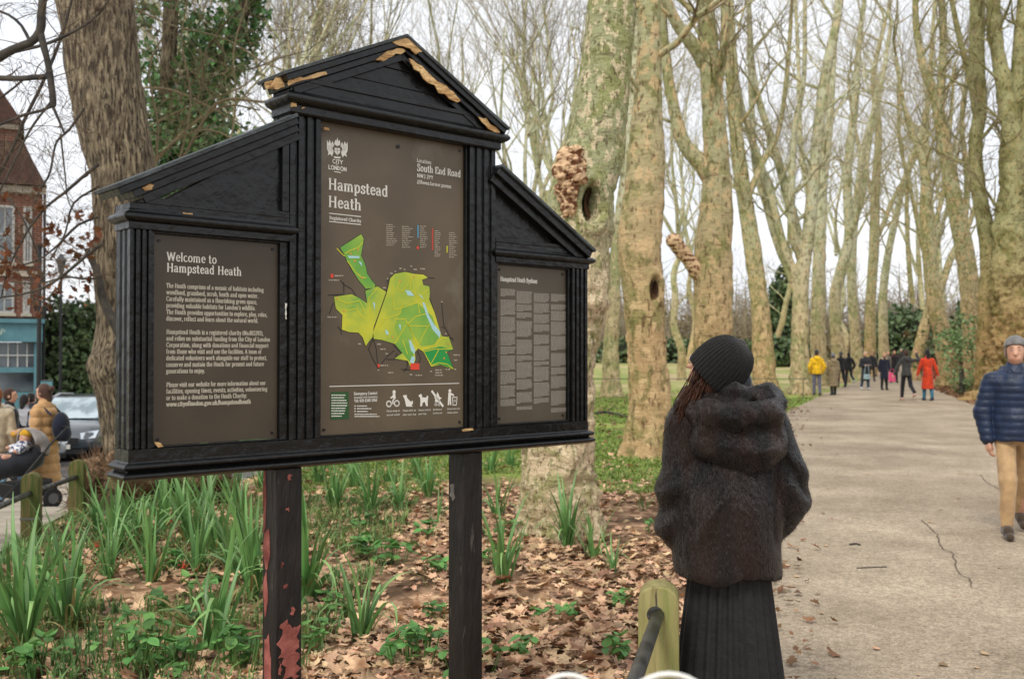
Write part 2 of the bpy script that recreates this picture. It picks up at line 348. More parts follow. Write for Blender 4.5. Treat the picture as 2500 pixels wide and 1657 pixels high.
for y in yy:
    a, b = ledge(y), redge(y); a += .10 * vnoise(np.array([y * 1.7, 3, 0])) + .03 * vnoise(np.array([y * 7, 3, 0])); b += .12 * vnoise(np.array([y * 1.2, 9, 0]))
    for x in np.linspace(a, b, cols): PV.append((x, y, gz(min(x, redge(y)), y) + .004 + .02 * math.sin(math.pi * (x - a) / (b - a)) ** .5))
PV = np.array(PV); i = np.arange(len(yy) - 1)[:, None] * cols + np.arange(cols - 1)[None, :]
F = np.stack([i, i + 1, i + cols + 1, i + cols], -1).reshape(-1, 4)
PM = path_mat()
path = link('path', mesh_np('path', PV, F, True), PM); tag(path, 'wide pale gravel path running up the avenue of plane trees', None, None, 'structure')
# far turn of the path
q = [(31.5, 90), (38, 90), (45, 92), (60, 94), (90, 96), (90, 112), (60, 108), (43, 104)]
m_ = MB(); m_.add([(x, y, gz(x, y) + .05) for x, y in q], [list(range(len(q)))]); o = m_.build('far_path', PM); tag(o, 'far bend of the path turning right behind the walkers', None, None, 'structure')
# cracks in the tarmac: thin sunken lines of dark grit
crack_m = mat('crack_grit', srgb(112, 98, 82), srgb(84, 72, 60), scale=30, rough=1)
def pathpt(x, y): # a photo point on the near path
    r = ray(x, y); t = -(EYE - .045) / r[2]; return np.array([0, 0, EYE]) + r * t
for ci, cp in enumerate([[(2250, 1265), (2262, 1275), (2285, 1295), (2300, 1330), (2325, 1345), (2340, 1390), (2368, 1405), (2372, 1425)], [(2395, 1155), (2405, 1170), (2430, 1185), (2445, 1192)], [(2262, 1100), (2290, 1110)]]):
    P = spline([pathpt(*c) for c in cp], .03); P[:, 0] += .012 * vnoise(P * 14); P[:, 1] += .02 * vnoise(P * 17 + 5)
    wd = .003 + .007 * np.abs(vnoise(P * 9)); T = np.gradient(P, axis=0); Nn = np.stack([-T[:, 1], T[:, 0], T[:, 2] * 0], -1); Nn /= np.linalg.norm(Nn, axis=1)[:, None] + 1e-9
    V = np.concatenate([P - Nn * wd[:, None], P + Nn * wd[:, None]]); V[:, 2] = .052; n = len(P); F = np.stack([np.arange(n - 1), np.arange(1, n), n + np.arange(1, n), n + np.arange(n - 1)], -1)
    for row in V: row[2] = .004 + .02 * math.sin(math.pi * np.clip((row[0] - ledge(row[1])) / (redge(row[1]) - ledge(row[1])), 0, 1)) ** .5 + .006
    link('crack', mesh_np('crack', V, F), crack_m, path)
# ---- street side: pavement, kerb, road
pav_m = mat('pavement_slabs', srgb(150, 140, 124), srgb(178, 168, 150), scale=3, rough=.9, bump=.3, c3=srgb(120, 110, 98), s3=1.2)
road_m = mat('road_tarmac', srgb(70, 68, 66), srgb(96, 92, 88), scale=9, rough=.85, bump=.3)
def sheet(name, x0f, x1f, y0, y1, ny_, nx_, dz, m, label):
    V = []
    for y in np.linspace(y0, y1, ny_):
        for x in np.linspace(x0f(y), x1f(y), nx_): V.append((x, y, gz(x, y) + dz))
    i = np.arange(ny_ - 1)[:, None] * nx_ + np.arange(nx_ - 1)[None, :]
    o = link(name, mesh_np(name, np.array(V), np.stack([i, i + 1, i + nx_ + 1, i + nx_], -1).reshape(-1, 4), True), m); return tag(o, label, None, None, 'structure')
fence_x = lambda y: float(np.interp(y, [0, 7, 8.6, 10, 12, 16, 20], [-3.3, -3.85, -4.25, -4.55, -5.1, -6.0, -6.6]))
pavement = sheet('pavement', lambda y: -14, fence_x, 2, 19.2, 90, 40, .03, pav_m, 'pale pavement beyond the low post and rail fence')
sheet('road', lambda y: -40, lambda y: -2.5, 19.3, 30, 60, 90, .035, road_m, 'dark street road under the parked cars')
sheet('far_pavement', lambda y: -40, lambda y: -2.5, 30.1, 33.5, 12, 60, .12, pav_m, 'far pavement in front of the shop')
kb = MB(); kerb_m = mat('kerb_stone', srgb(150, 146, 138), srgb(120, 116, 108), scale=8)
for xk in np.arange(-16, -3, .92):
    kb.V = []; kb.F = []; x1 = xk + .9; z = gz(xk + .45, 19.25)
    kb.box(xk, x1, 19.2, 19.35, z - .1, z + .06); kb.build('kerb_stone', kerb_m, pavement)
# ================================================================== NOTICE BOARD
BA = math.atan2(2564 / 2300, 1); BD = np.array([math.sin(BA), math.cos(BA), 0]); BN = np.array([BD[1], -BD[0], 0]); BO = np.array([-1.22, 3.05, 0])
board = thing('notice_board', 'big black painted timber notice board with gabled roof on two posts', 'notice board', BO, math.pi / 2 - BA)
def sz(px, py, off=0):                   # photo pixel (2500 wide) -> (s, z) on the board's front plane moved back by off
    r = ray(px, py); P0 = BO - BN * off; t = np.dot(P0 - np.array([0, 0, EYE]), BN) / np.dot(r, BN); P = np.array([0, 0, EYE]) + r * t
    return float(np.dot(P - BO, BD)), float(P[2])
def szD(x, y, off=0): return sz(x * K, y * K, off)
blk = mat('black_paint', srgb(9, 10, 10), srgb(17, 18, 17), scale=9, rough=.3, bump=.3, stretch=(1, 1, 1), bscale=26, spec=.42, c3=srgb(44, 44, 41), s3=14, p3=(.68, .74))
blk2 = mat('black_paint_worn', srgb(16, 14, 13), srgb(36, 31, 27), scale=7, rough=.5, bump=.5, stretch=(3, 3, .6), bscale=20, c3=srgb(86, 80, 72), s3=9, p3=(.64, .72))
bare = mat('bare_wood', srgb(226, 190, 134), srgb(176, 134, 84), scale=16, rough=.8, bump=.8, stretch=(1, 1, 2.5))
pink = mat('red_undercoat', srgb(164, 96, 84), srgb(116, 58, 50), scale=14, rough=.8, bump=.5)
pan_l = mat('panel_brown_dull', srgb(62, 53, 39), srgb(70, 60, 45), scale=5, rough=.42, spec=.5)
pan_c = mat('panel_brown', srgb(86, 74, 56), srgb(98, 85, 65), scale=4, rough=.45, spec=.5, c3=srgb(112, 104, 86), s3=3.0, p3=(.58, .7))  # middle panel: reflection and glazing haze put into a paler brown and patches
pan_r = mat('panel_brown_grey', srgb(78, 70, 56), srgb(88, 79, 64), scale=4, rough=.45, spec=.5)
white = mat('print_cream', srgb(228, 224, 212), rough=.5); grey_p = mat('print_grey', srgb(158, 150, 136), rough=.5)
DEP = .115
def mould(name, s0, s1, prof, y0=0, lab=None, m=None):     # profile (out, z) swept round left end, front and right end
    V = []; n = len(prof)
    for (o, z) in prof: V += [(s0 - o, DEP, z), (s0 - o, y0 - o, z), (s1 + o, y0 - o, z), (s1 + o, DEP, z)]
    F = [(i * 4 + j, i * 4 + j + 1, (i + 1) * 4 + j + 1, (i + 1) * 4 + j) for i in range(n - 1) for j in range(3)]
    F += [(0, 3, 2, 1), ((n - 1) * 4, (n - 1) * 4 + 1, (n - 1) * 4 + 2, (n - 1) * 4 + 3), [i * 4 for i in range(n)], [i * 4 + 3 for i in range(n)][::-1]]
    b = MB(); b.add(V, [list(f)[::-1] for f in F]); o = b.build(name, m or blk, board)
    md = o.modifiers.new('bevel', 'BEVEL'); md.width = .0015; md.segments = 1
    return o
def roll(z0, z1, out, n=7): return [(out * math.sin(math.pi * i / n) ** .7 if 0 < i < n else 0.0, z0 + (z1 - z0) * i / n) for i in range(n + 1)]
# bottom rail: flat band and two rolls
mould('bottom_rail', .046, 2.095, [(0.0, 1.208)] + [(o + .004, z) for o, z in roll(1.210, 1.236, .020)] + [(.002, 1.238)] + [(o + .004, z) for o, z in roll(1.240, 1.264, .016)] + [(.002, 1.266), (0, 1.268), (0, 1.306)])
def pilaster(s0, s1, z0, z1, name='pilaster', grooves=3, side=True):
    w = s1 - s0; pts = [(s0, DEP - .004), (s0, 0)]; g = w / (grooves * 2 + 1)
    if side:                                # fluted left return
        pts = [(s0, DEP - .004)]
        for k in range(2):
            y = .085 - k * .04; pts += [(s0, y), (s0 + .009, y - .006), (s0 + .009, y - .016), (s0, y - .022)]
        pts.append((s0, 0))
    for k in range(grooves):
        a = s0 + g * (1 + 2 * k); pts += [(a, 0), (a + g * .25, .011), (a + g * .75, .011), (a + g, 0)]
    pts += [(s1, 0), (s1, DEP - .004)]
    b = MB(); b.prism(pts[::-1], z0, z1, 'z'); return b.build(name, blk, board, bevel=.0012)
pilaster(.048, .117, 1.3065, 2.0); pilaster(.603, .724, 1.3065, 2.452, side=False); pilaster(1.412, 1.548, 1.3065, 2.452, side=False); pilaster(1.998, 2.093, 1.3065, 2.0, side=False)
b = MB(); b.box(.048, 2.093, DEP - .03, DEP, 1.31, 1.99); b.box(.6, 1.55, DEP - .03, DEP, 1.995, 2.46); b.build('back_board', blk2, board)
# slim inner beads round each panel
def bead(s0, s1, z0, z1, w=.016, wr=None, y=.012):
    wr = wr or w; b = MB(); b.box(s0, s0 + w, y, .05, z0, z1); b.box(s1 - wr, s1, y, .05, z0, z1); b.box(s0 + w, s1 - wr, y + .002, .05, z1 - w, z1); b.box(s0 + w, s1 - wr, y + .002, .05, z0, z0 + w * .4); return b.build('panel_bead', blk, board, bevel=.002)
bead(.118, .602, 1.3065, 1.998, .012, .030); bead(.725, 1.411, 1.3065, 2.451, .010); bead(1.549, 1.997, 1.3065, 1.998, .022, .014)
def panel(s0, s1, z0, z1, m, lab):
    b = MB(); b.box(s0, s1, .028, .034, z0, z1); o = b.build('printed_panel', m, board); o['label'] = lab
    for (a, c) in ((s0 + .02, z0 + .02), (s1 - .02, z0 + .02), (s0 + .02, z1 - .02), (s1 - .02, z1 - .02)):
        t = MB(); t.tube([(a, .0275, c), (a, .024, c)], .005, 8); t.build('screw', blk, o)
    return o
PL = panel(.130, .571, 1.312, 1.985, pan_l, 'left welcome panel of cream text'); PC = panel(.736, 1.400, 1.312, 2.440, pan_c, 'tall middle panel with green map'); PR = panel(1.572, 1.982, 1.316, 1.975, pan_r, 'right panel of close set byelaws')
t = MB(); t.tube([((.736 + 1.4) / 2 + .01, .0275, 2.395), ((.736 + 1.4) / 2 + .01, .022, 2.395)], .007, 10); t.build('screw', blk, PC)
# wing cornices, wing gables
def cprof(z0): return [(0, z0 - .02), (.004, z0 - .018), (.004, z0)] + [(o + .004, z) for o, z in roll(z0 + .002, z0 + .036, .022)] + [(.004, z0 + .038), (0, z0 + .045), (0, z0 + .062)]
mould('wing_cornice', .046, .600, cprof(2.012)); mould('wing_cornice', 1.552, 2.095, cprof(2.002))
mould('main_cornice', .598, 1.556, [(0, 2.44), (.006, 2.445), (.006, 2.468)] + [(o + .008, z) for o, z in roll(2.470, 2.512, .026)] + [(.006, 2.514), (0, 2.52), (0, 2.555)], y0=-.012)
def slab(name, poly, y0, y1, m=blk, bev=.002):
    b = MB(); b.prism(poly, y0, y1); return b.build(name, m, board, bevel=bev)
def offs(a, c, d):                        # strip below the line a-c, thickness d[0]..d[1]
    ax, az = a; cx, cz = c; l = math.hypot(cx - ax, cz - az); nx_, nz_ = (cz - az) / l, -(cx - ax) / l
    if nz_ > 0: nx_, nz_ = -nx_, -nz_
    return [(ax + nx_ * d[0], az + nz_ * d[0]), (cx + nx_ * d[0], cz + nz_ * d[0]), (cx + nx_ * d[1], cz + nz_ * d[1]), (ax + nx_ * d[1], az + nz_ * d[1])]
# left wing roof
roof_lit_m = mat('roof_edge_lit', srgb(82, 88, 90), srgb(54, 58, 58), scale=7, rough=.7, bump=.6, bscale=40)  # grey roof boards: light on their front edges put into the colour
A_, B_ = (-.016, 2.117), (.602, 2.433)
slab('roof_board', offs(A_, B_, (0, .013)), -.050, DEP + .03, roof_lit_m)
slab('roof_board', offs((-.010, 2.1201), B_, (.0132, .036)), -.036, DEP + .02)
slab('rake_moulding', offs((.03, 2.1405), B_, (.0362, .060)), -.018, DEP)
slab('rake_moulding', offs((.055, 2.1533), B_, (.0602, .088)), -.004, DEP - .01)
slab('gable_panel', [(.13, 2.076), (.604, 2.076), (.604, 2.36)], .022, DEP - .02, blk)
slab('gable_rail', [(.06, 2.0745), (.602, 2.0745), (.602, 2.096), (.10, 2.096)], .001, DEP - .012); slab('gable_stile', [(.575, 2.0975), (.602, 2.0975), (.602, 2.352), (.575, 2.338)], .003, DEP - .012)
# right wing roof
C_, D_ = (2.104, 2.068), (1.55, 2.380)
slab('roof_board', offs(D_, C_, (0, .013)), -.046, DEP + .07, roof_lit_m)
slab('roof_board', offs(D_, (2.098, 2.0714), (.0132, .046)), -.034, DEP + .05)
slab('rake_moulding', offs(D_, (2.08, 2.0815), (.0462, .080)), -.014, DEP)
slab('gable_panel', [(1.552, 2.066), (2.05, 2.066), (1.552, 2.33)], .022, DEP - .02)
slab('gable_rail', [(1.552, 2.0655), (2.06, 2.0655), (2.0, 2.082), (1.552, 2.082)], .001, DEP - .012)
# centre pediment
AP = (1.068, 2.808); LL = (.548, 2.568); RR = (1.585, 2.532)
slab('roof_board', offs(LL, AP, (0, .012)), -.050, DEP + .03, roof_lit_m); slab('roof_board', offs(AP, RR, (0, .012)), -.0495, DEP + .03, roof_lit_m)
def chev(d0, d1, y0, y1, name, endl, endr):
    l0 = offs((endl, LL[1] + (endl - LL[0]) * (AP[1] - LL[1]) / (AP[0] - LL[0])), AP, (d0, d1)); r0 = offs(AP, (endr, AP[1] + (endr - AP[0]) * (RR[1] - AP[1]) / (RR[0] - AP[0])), (d0, d1))
    k0 = (AP[0], AP[1] - d0 * 1.12); k1 = (AP[0], AP[1] - d1 * 1.12)
    slab(name, [l0[0], k0, k1, l0[3]], y0, y1); slab(name, [k0, r0[1], r0[2], k1], y0, y1)
chev(.0125, .034, -.042, DEP + .02, 'rake_moulding', .556, 1.58); chev(.0345, .056, -.030, DEP + .012, 'rake_moulding', .566, 1.57); chev(.0565, .085, -.016, DEP, 'rake_moulding', .58, 1.555)
slab('tympanum', [(.66, 2.556), (1.50, 2.556), (1.07, 2.745)], .012, DEP - .02)
for k, (z0, z1) in enumerate(((2.5555, 2.615), (2.6165, 2.68), (2.6815, 2.725))):     # boards of the tympanum
    f = lambda z: (.66 + (z - 2.556) * 2.16 + .008, 1.50 - (z - 2.556) * 2.26 - .008)
    slab('tympanum_board', [(f(z0)[0], z0), (f(z0)[1], z0), (f(z1)[1], z1), (f(z1)[0], z1)], .004 + .002 * (k % 2), .013)
slab('pediment_base', [(.605, 2.5552), (1.56, 2.5552), (1.50, 2.572), (.665, 2.572)], -.018, DEP - .02)
# bare wood where the paint has broken away
rng = random.Random(5)
def patch(pts, y, m=bare, name='bare_wood_patch', jag=.35, th=.0016, par=None, D_=True):
    P = [szD(*p, off=y) if D_ else p for p in pts]; Q = []
    for i in range(len(P)):
        a, c = np.array(P[i]), np.array(P[(i + 1) % len(P)])
        for t in (0, .33, .66):
            q = a + (c - a) * t; l = np.linalg.norm(c - a); nn = np.array([-(c - a)[1], (c - a)[0]]) / (l + 1e-9); Q.append(tuple(q + nn * l * jag * rng.uniform(-.25, .25)))
    b = MB(); b.prism(Q, y - th, y + .004); o = b.build(name, m, par or board); return o
patch([(868, 140), (895, 122), (930, 112), (936, 118), (905, 132), (885, 142)], -.0325)
patch([(905, 95), (945, 88), (968, 105), (975, 120), (962, 124), (940, 108), (915, 104)], -.0435)
patch([(945, 138), (975, 152), (1010, 185), (1040, 205), (1064, 232), (1056, 238), (1028, 222), (990, 190), (958, 160)], -.0325)
patch([(1105, 268), (1122, 276), (1155, 305), (1148, 310), (1120, 290)], -.0325)
patch([(664, 184), (700, 176), (752, 166), (756, 172), (720, 186), (668, 198)], -.0325)
patch([(632, 184), (655, 176), (657, 200), (640, 208), (628, 200)], -.005)
patch([(612, 192), (628, 186), (636, 204), (616, 206)], .02)
patch([(328, 435), (345, 425), (356, 428), (350, 437), (335, 441)], -.020); patch([(298, 501), (322, 499), (323, 507), (300, 508)], -.008); patch([(357, 524), (420, 530), (420, 537), (360, 532)], .0)
patch([(357, 1021), (370, 1022), (377, 1031), (366, 1033)], .005); patch([(422, 492), (445, 493), (444, 499), (424, 498)], .0); patch([(672, 237), (684, 236), (685, 247), (673, 248)], -.022)
patch([(660, 700), (663, 702), (662, 738), (659, 735)], .008, white); patch([(1066, 992), (1092, 989), (1094, 994), (1070, 997)], .0)
patch([(748, 293), (760, 296), (760, 301), (749, 300)], .009)
for q in ((500, 345, 12), (560, 322, 14), (470, 372, 10), (540, 345, 7), (1185, 410, 6), (1230, 455, 7), (1275, 505, 8), (700, 250, 5)):
    x, y, r = q; patch([(x - r, y + r * .35), (x, y - 2), (x + r, y - r * .45), (x, y + 2)], -.022)
# green algae along the foot of the left panel
alg = mat('algae', srgb(60, 82, 44), srgb(90, 96, 70), scale=20, rough=.9)
patch([(385, 1030), (480, 1026), (560, 1020), (640, 1014), (640, 1018), (560, 1025), (480, 1032), (386, 1036)], .024, alg, 'algae_streak')
# posts
for k, (s0, s1) in enumerate(((.556, .655), (1.382, 1.480))):
    gx = BO + BD * s0; b = MB(); b.box(s0, s1, .002, .100, gz(gx[0], gx[1]) - .3, 1.2075); o = b.build('post', blk2, board, bevel=.004)
    if k == 0:
        o['label'] = 'left post with flaking red undercoat'
        for pts in ([(668, 1095), (676, 1095), (675, 1112), (667, 1110)], [(660, 1175), (667, 1172), (666, 1182)], [(645, 1446), (660, 1436), (676, 1450), (690, 1444), (694, 1480), (686, 1500), (692, 1530), (690, 1568), (662, 1566), (655, 1530), (642, 1510), (650, 1478)], [(643, 1530), (652, 1540), (648, 1560), (642, 1556)], [(672, 1405), (680, 1402), (678, 1420), (670, 1418)], [(650, 1300), (654, 1298), (654, 1312), (650, 1310)], [(655, 1350), (664, 1348), (663, 1360), (654, 1360)], [(612, 1238), (612, 1238), (612, 1238)]):
            if pts[0] != pts[1]: patch([(x, y) for x, y in pts], -.0005, pink, 'undercoat_patch', 1.3, .0008, o)
        # the end (side) face of the post, s = s0
        def sidepatch(z0, z1, y0, y1):
            Q = []; n = 14
            for i in range(n):
                a = 2 * math.pi * i / n; r = 1 + rng.uniform(-.22, .22); Q.append(((y0 + y1) / 2 + (y1 - y0) / 2 * r * math.cos(a), (z0 + z1) / 2 + (z1 - z0) / 2 * r * math.sin(a)))
            b = MB(); b.prism([(max(.004, min(.098, u)), v) for u, v in Q], s0 - .0015, s0 + .003, 'x'); b.build('undercoat_patch', pink, o)
        sidepatch(.98, 1.2, .075, .097); sidepatch(.86, 1.0, .045, .097); sidepatch(.70, .84, .06, .09); sidepatch(.40, .62, .03, .09); sidepatch(.30, .42, .06, .096); sidepatch(1.05, 1.12, .085, .097)
    else:
        o['label'] = 'right post, black and weathered'
        chip = mat('chipped_grey', srgb(120, 116, 108), srgb(96, 92, 86), scale=20)
        patch([(1040, 1120), (1050, 1118), (1052, 1150), (1046, 1156), (1041, 1145)], -.0005, chip, 'paint_chip', .5, .0012, o)
# ------------------------------------------------------------------ lettering: a hand-made slab-serif stroke alphabet
def arc(cx, cy, rx, ry, a0, a1, n=7): return [(cx + rx * math.cos(math.radians(a0 + (a1 - a0) * i / n)), cy + ry * math.sin(math.radians(a0 + (a1 - a0) * i / n))) for i in range(n + 1)]
S_ = .10                                    # serif half length
def sv(x, y0, y1, bot=1, top=0):            # stem with serifs
    r = [[(x, y0), (x, y1)]]
    if bot: r.append([(x - S_, y0 + .03), (x + S_, y0 + .03)])
    if top == 1: r.append([(x - S_, y1 - .03), (x + S_, y1 - .03)])
    if top == 2: r.append([(x - S_ - .01, y1 - .04), (x, y1 - .02)])
    return r
O_ = arc(.29, .34, .21, .33, 0, 360, 12)
G = {
 'a': (.56, [arc(.24, .50, .15, .17, 160, 0), [(.39, .5), (.39, .08), (.5, .03)], [(.39, .40), (.2, .37), (.09, .28), (.08, .14), (.17, .03), (.29, .04), (.39, .13)]]),
 'b': (.60, sv(.12, .02, 1.0, 0, 2) + [arc(.30, .34, .19, .33, 150, -150, 10)]), 'c': (.50, [arc(.29, .34, .21, .33, 55, 320, 10)]),
 'd': (.62, sv(.46, 0, 1.0, 0, 2) + [[(.46, .03), (.56, .03)], arc(.28, .34, .19, .33, 30, 330, 10)]), 'e': (.52, [[(.08, .37), (.45, .37)], arc(.28, .34, .19, .33, 5, 320, 11)]),
 'f': (.38, sv(.15, 0, .8) + [arc(.28, .82, .13, .17, 180, 60, 5), [(.03, .65), (.33, .65)]]), 'g': (.56, [arc(.25, .45, .16, .21, 0, 360, 11), [(.37, .6), (.5, .68)], [(.15, .26), (.12, .12), (.42, .08), (.46, -.08), (.3, -.25), (.1, -.2), (.08, -.06), (.2, .05)]]),
 'h': (.64, sv(.13, 0, 1.0, 1, 2) + [arc(.30, .46, .17, .2, 150, 0, 6)] + sv(.47, 0, .47)), 'i': (.28, sv(.14, 0, .66, 1, 2) + [[(.14, .84), (.14, .93)]]),
 'j': (.28, [[(.04, .64), (.15, .66)], [(.15, .66), (.15, -.1), (.05, -.24), (-.05, -.22)], [(.15, .84), (.15, .93)]]), 'k': (.60, sv(.13, 0, 1.0, 1, 2) + [[(.13, .28), (.45, .65)], [(.25, .4), (.5, .02)], [(.36, .65), (.54, .65)], [(.42, .03), (.58, .03)]]),
 'l': (.28, sv(.14, 0, 1.0, 1, 2)), 'm': (.94, sv(.13, 0, .66, 1, 2) + [arc(.28, .46, .15, .2, 150, 0, 6)] + sv(.44, 0, .47) + [arc(.60, .46, .15, .2, 160, 0, 6)] + sv(.76, 0, .47)),
 'n': (.64, sv(.13, 0, .66, 1, 2) + [arc(.30, .46, .17, .2, 150, 0, 6)] + sv(.47, 0, .47)), 'o': (.58, [O_]), 'p': (.60, sv(.13, -.28, .66, 1, 2) + [arc(.31, .34, .19, .33, 150, -150, 10)]),
 'q': (.60, sv(.47, -.28, .66) + [arc(.28, .34, .19, .33, 30, 330, 10)]), 'r': (.46, sv(.13, 0, .66, 1, 2) + [arc(.29, .44, .15, .22, 150, 50, 5)]),
 's': (.46, [[(.38, .5), (.36, .64), (.22, .68), (.1, .6), (.1, .46), (.22, .37), (.34, .29), (.38, .18), (.32, .05), (.2, 0), (.08, .04), (.07, .18)]]), 't': (.38, [[(.15, .88), (.15, .12), (.22, .01), (.34, .06)], [(.02, .64), (.33, .64)]]),
 'u': (.64, sv(.14, .2, .66, 0, 2) + [arc(.30, .2, .16, .2, 180, 330, 6)] + sv(.48, 0, .66, 0, 2) + [[(.48, .03), (.58, .03)]]), 'v': (.56, [[(.08, .64), (.28, .02)], [(.28, .02), (.48, .64)], [(0, .64), (.2, .64)], [(.38, .64), (.56, .64)]]),
 'w': (.82, [[(.08, .64), (.24, .02)], [(.24, .02), (.41, .64)], [(.41, .64), (.57, .02)], [(.57, .02), (.74, .64)], [(0, .64), (.18, .64)], [(.64, .64), (.82, .64)]]), 'x': (.56, [[(.08, .64), (.48, .03)], [(.46, .64), (.07, .03)], [(0, .64), (.18, .64)], [(.38, .03), (.56, .03)]]),
 'y': (.56, [[(.08, .64), (.29, .04)], [(.48, .64), (.22, -.2), (.08, -.26)], [(0, .64), (.2, .64)], [(.38, .64), (.56, .64)]]), 'z': (.48, [[(.06, .5), (.06, .64), (.4, .64), (.06, .03), (.42, .03), (.42, .16)]]),
 'A': (.74, [[(.08, 0), (.37, .97)], [(.37, .97), (.66, 0)], [(.18, .34), (.56, .34)], [(0, .03), (.2, .03)], [(.54, .03), (.74, .03)]]), 'B': (.66, sv(.15, 0, .97, 1, 1) + [[(.15, .95), (.4, .94), (.5, .75), (.4, .53), (.15, .52)], [(.4, .52), (.57, .4), (.56, .12), (.4, .03), (.15, .03)]]),
 'C': (.70, [arc(.38, .49, .3, .48, 45, 318, 12), [(.6, .78), (.6, .97)]]), 'E': (.64, sv(.15, 0, .97) + [[(.06, .94), (.55, .94), (.55, .76)], [(.15, .5), (.42, .5)], [(.06, .03), (.57, .03), (.57, .22)]]), 'F': (.60, sv(.15, 0, .97) + [[(.06, .94), (.55, .94), (.55, .76)], [(.15, .5), (.42, .5)]]),
 'H': (.82, sv(.17, 0, .97, 1, 1) + sv(.65, 0, .97, 1, 1) + [[(.17, .5), (.65, .5)]]), 'I': (.34, sv(.17, 0, .97, 1, 1)), 'L': (.60, sv(.15, 0, .97, 1, 1) + [[(.15, .03), (.55, .03), (.55, .24)]]), 'N': (.80, sv(.15, 0, .97) + [[(.15, .97), (.65, 0)]] + sv(.65, 0, .97, 0, 1)),
 'P': (.64, sv(.15, 0, .97, 1, 1) + [[(.15, .94), (.42, .94), (.55, .82), (.55, .6), (.42, .48), (.15, .48)]]), 'R': (.72, sv(.15, 0, .97, 1, 1) + [[(.15, .94), (.42, .94), (.54, .82), (.54, .62), (.42, .5), (.15, .5)], [(.38, .5), (.6, .03), (.7, .03)]]),
 'S': (.58, [[(.48, .74), (.45, .92), (.3, .98), (.13, .9), (.1, .72), (.2, .57), (.4, .45), (.5, .3), (.46, .08), (.28, -.01), (.12, .06), (.08, .24)]]), 'T': (.66, sv(.33, 0, .97) + [[(.06, .78), (.06, .94), (.6, .94), (.6, .78)]]),
 'W': (1.04, [[(.1, .95), (.3, .02)], [(.3, .02), (.52, .95)], [(.52, .95), (.74, .02)], [(.74, .02), (.94, .95)], [(0, .95), (.2, .95)], [(.84, .95), (1.04, .95)]]), 'Y': (.70, [[(.08, .95), (.35, .45)], [(.62, .95), (.35, .45)]] + sv(.35, 0, .45) + [[(0, .95), (.18, .95)], [(.52, .95), (.7, .95)]]),
 'M': (.94, sv(.14, 0, .97) + [[(.14, .97), (.47, .1)], [(.47, .1), (.8, .97)]] + sv(.8, 0, .97)), 'O': (.76, [arc(.38, .49, .3, .48, 0, 360, 14)]), 'D': (.74, sv(.15, 0, .97, 1, 1) + [arc(.15, .49, .47, .45, 90, -90, 9)]),
 '0': (.56, [arc(.28, .49, .2, .48, 0, 360, 12)]), '1': (.4, sv(.22, 0, .97) + [[(.08, .84), (.22, .97)]]), '2': (.54, [arc(.27, .72, .18, .25, 170, -20, 7) + [(.08, .03), (.48, .03)]]), '3': (.54, [arc(.26, .74, .18, .23, 150, -90, 7), arc(.25, .26, .21, .26, 90, -150, 8)]),
 '4': (.56, [[(.38, 0), (.38, .97), (.06, .3), (.52, .3)]]), '5': (.54, [[(.45, .94), (.14, .94), (.12, .55)], arc(.25, .3, .22, .3, 120, -150, 9)]), '8': (.56, [arc(.28, .73, .17, .23, 0, 360, 10), arc(.28, .26, .21, .26, 0, 360, 10)]), '9': (.56, [arc(.28, .68, .2, .29, 0, 360, 10), [(.48, .66), (.42, .2), (.2, 0)]]),
 '7': (.5, [[(.06, .94), (.46, .94), (.2, 0)]]), '6': (.56, [arc(.28, .29, .2, .29, 0, 360, 10), [(.08, .3), (.14, .75), (.38, .97)]]),
 '.': (.22, [[(.1, 0), (.1, .12)]]), ',': (.22, [[(.11, .1), (.07, -.14)]]), ':': (.24, [[(.11, 0), (.11, .12)], [(.11, .5), (.11, .62)]]), '/': (.4, [[(.05, -.1), (.35, 1.0)]]), '(': (.32, [arc(.36, .4, .24, .6, 130, 230, 5)]), ')': (.32, [arc(-.04, .4, .24, .6, 50, -50, 5)]), "'": (.2, [[(.1, .75), (.1, .98)]]), ' ': (.30, [])}
SANS = {'C': G['C'][1][:1], 'I': [[(.12, 0), (.12, .97)]], 'T': [[(.3, 0), (.3, .94)], [(.04, .93), (.56, .93)]], 'Y': [[(.04, .97), (.3, .45)], [(.56, .97), (.3, .45)], [(.3, 0), (.3, .45)]], 'L': [[(.1, .97), (.1, 0)], [(.1, .04), (.5, .04)]], 'O': G['O'][1], 'N': [[(.1, 0), (.1, .97)], [(.1, .97), (.6, 0)], [(.6, 0), (.6, .97)]], 'D': [[(.1, 0), (.1, .97)], arc(.1, .49, .45, .45, 90, -90, 9)], 'F': [[(.1, 0), (.1, .97)], [(.1, .93), (.5, .93)], [(.1, .5), (.42, .5)]]}
SW = {'C': .7, 'I': .24, 'T': .6, 'Y': .6, 'L': .54, 'O': .76, 'N': .7, 'D': .66, 'F': .54}
def strokes(b, pl, x, z, sx, sy, y, wt, contrast=.45):
    for i in range(len(pl) - 1):
        (ax, az), (cx, cz) = pl[i], pl[i + 1]; ax, az, cx, cz = x + ax * sx, z + az * sy, x + cx * sx, z + cz * sy
        l = math.hypot(cx - ax, cz - az)
        if l < 1e-7: continue
        u, v = (cx - ax) / l, (cz - az) / l; w_ = wt * (contrast + (1 - contrast) * abs(v)) / 2; e = w_ * .35
        b.add([(ax - u * e + v * w_, y, az - v * e - u * w_), (cx + u * e + v * w_, y, cz + v * e - u * w_), (cx + u * e - v * w_, y, cz + v * e + u * w_), (ax - u * e - v * w_, y, az - v * e + u * w_)], [(0, 1, 2, 3)])
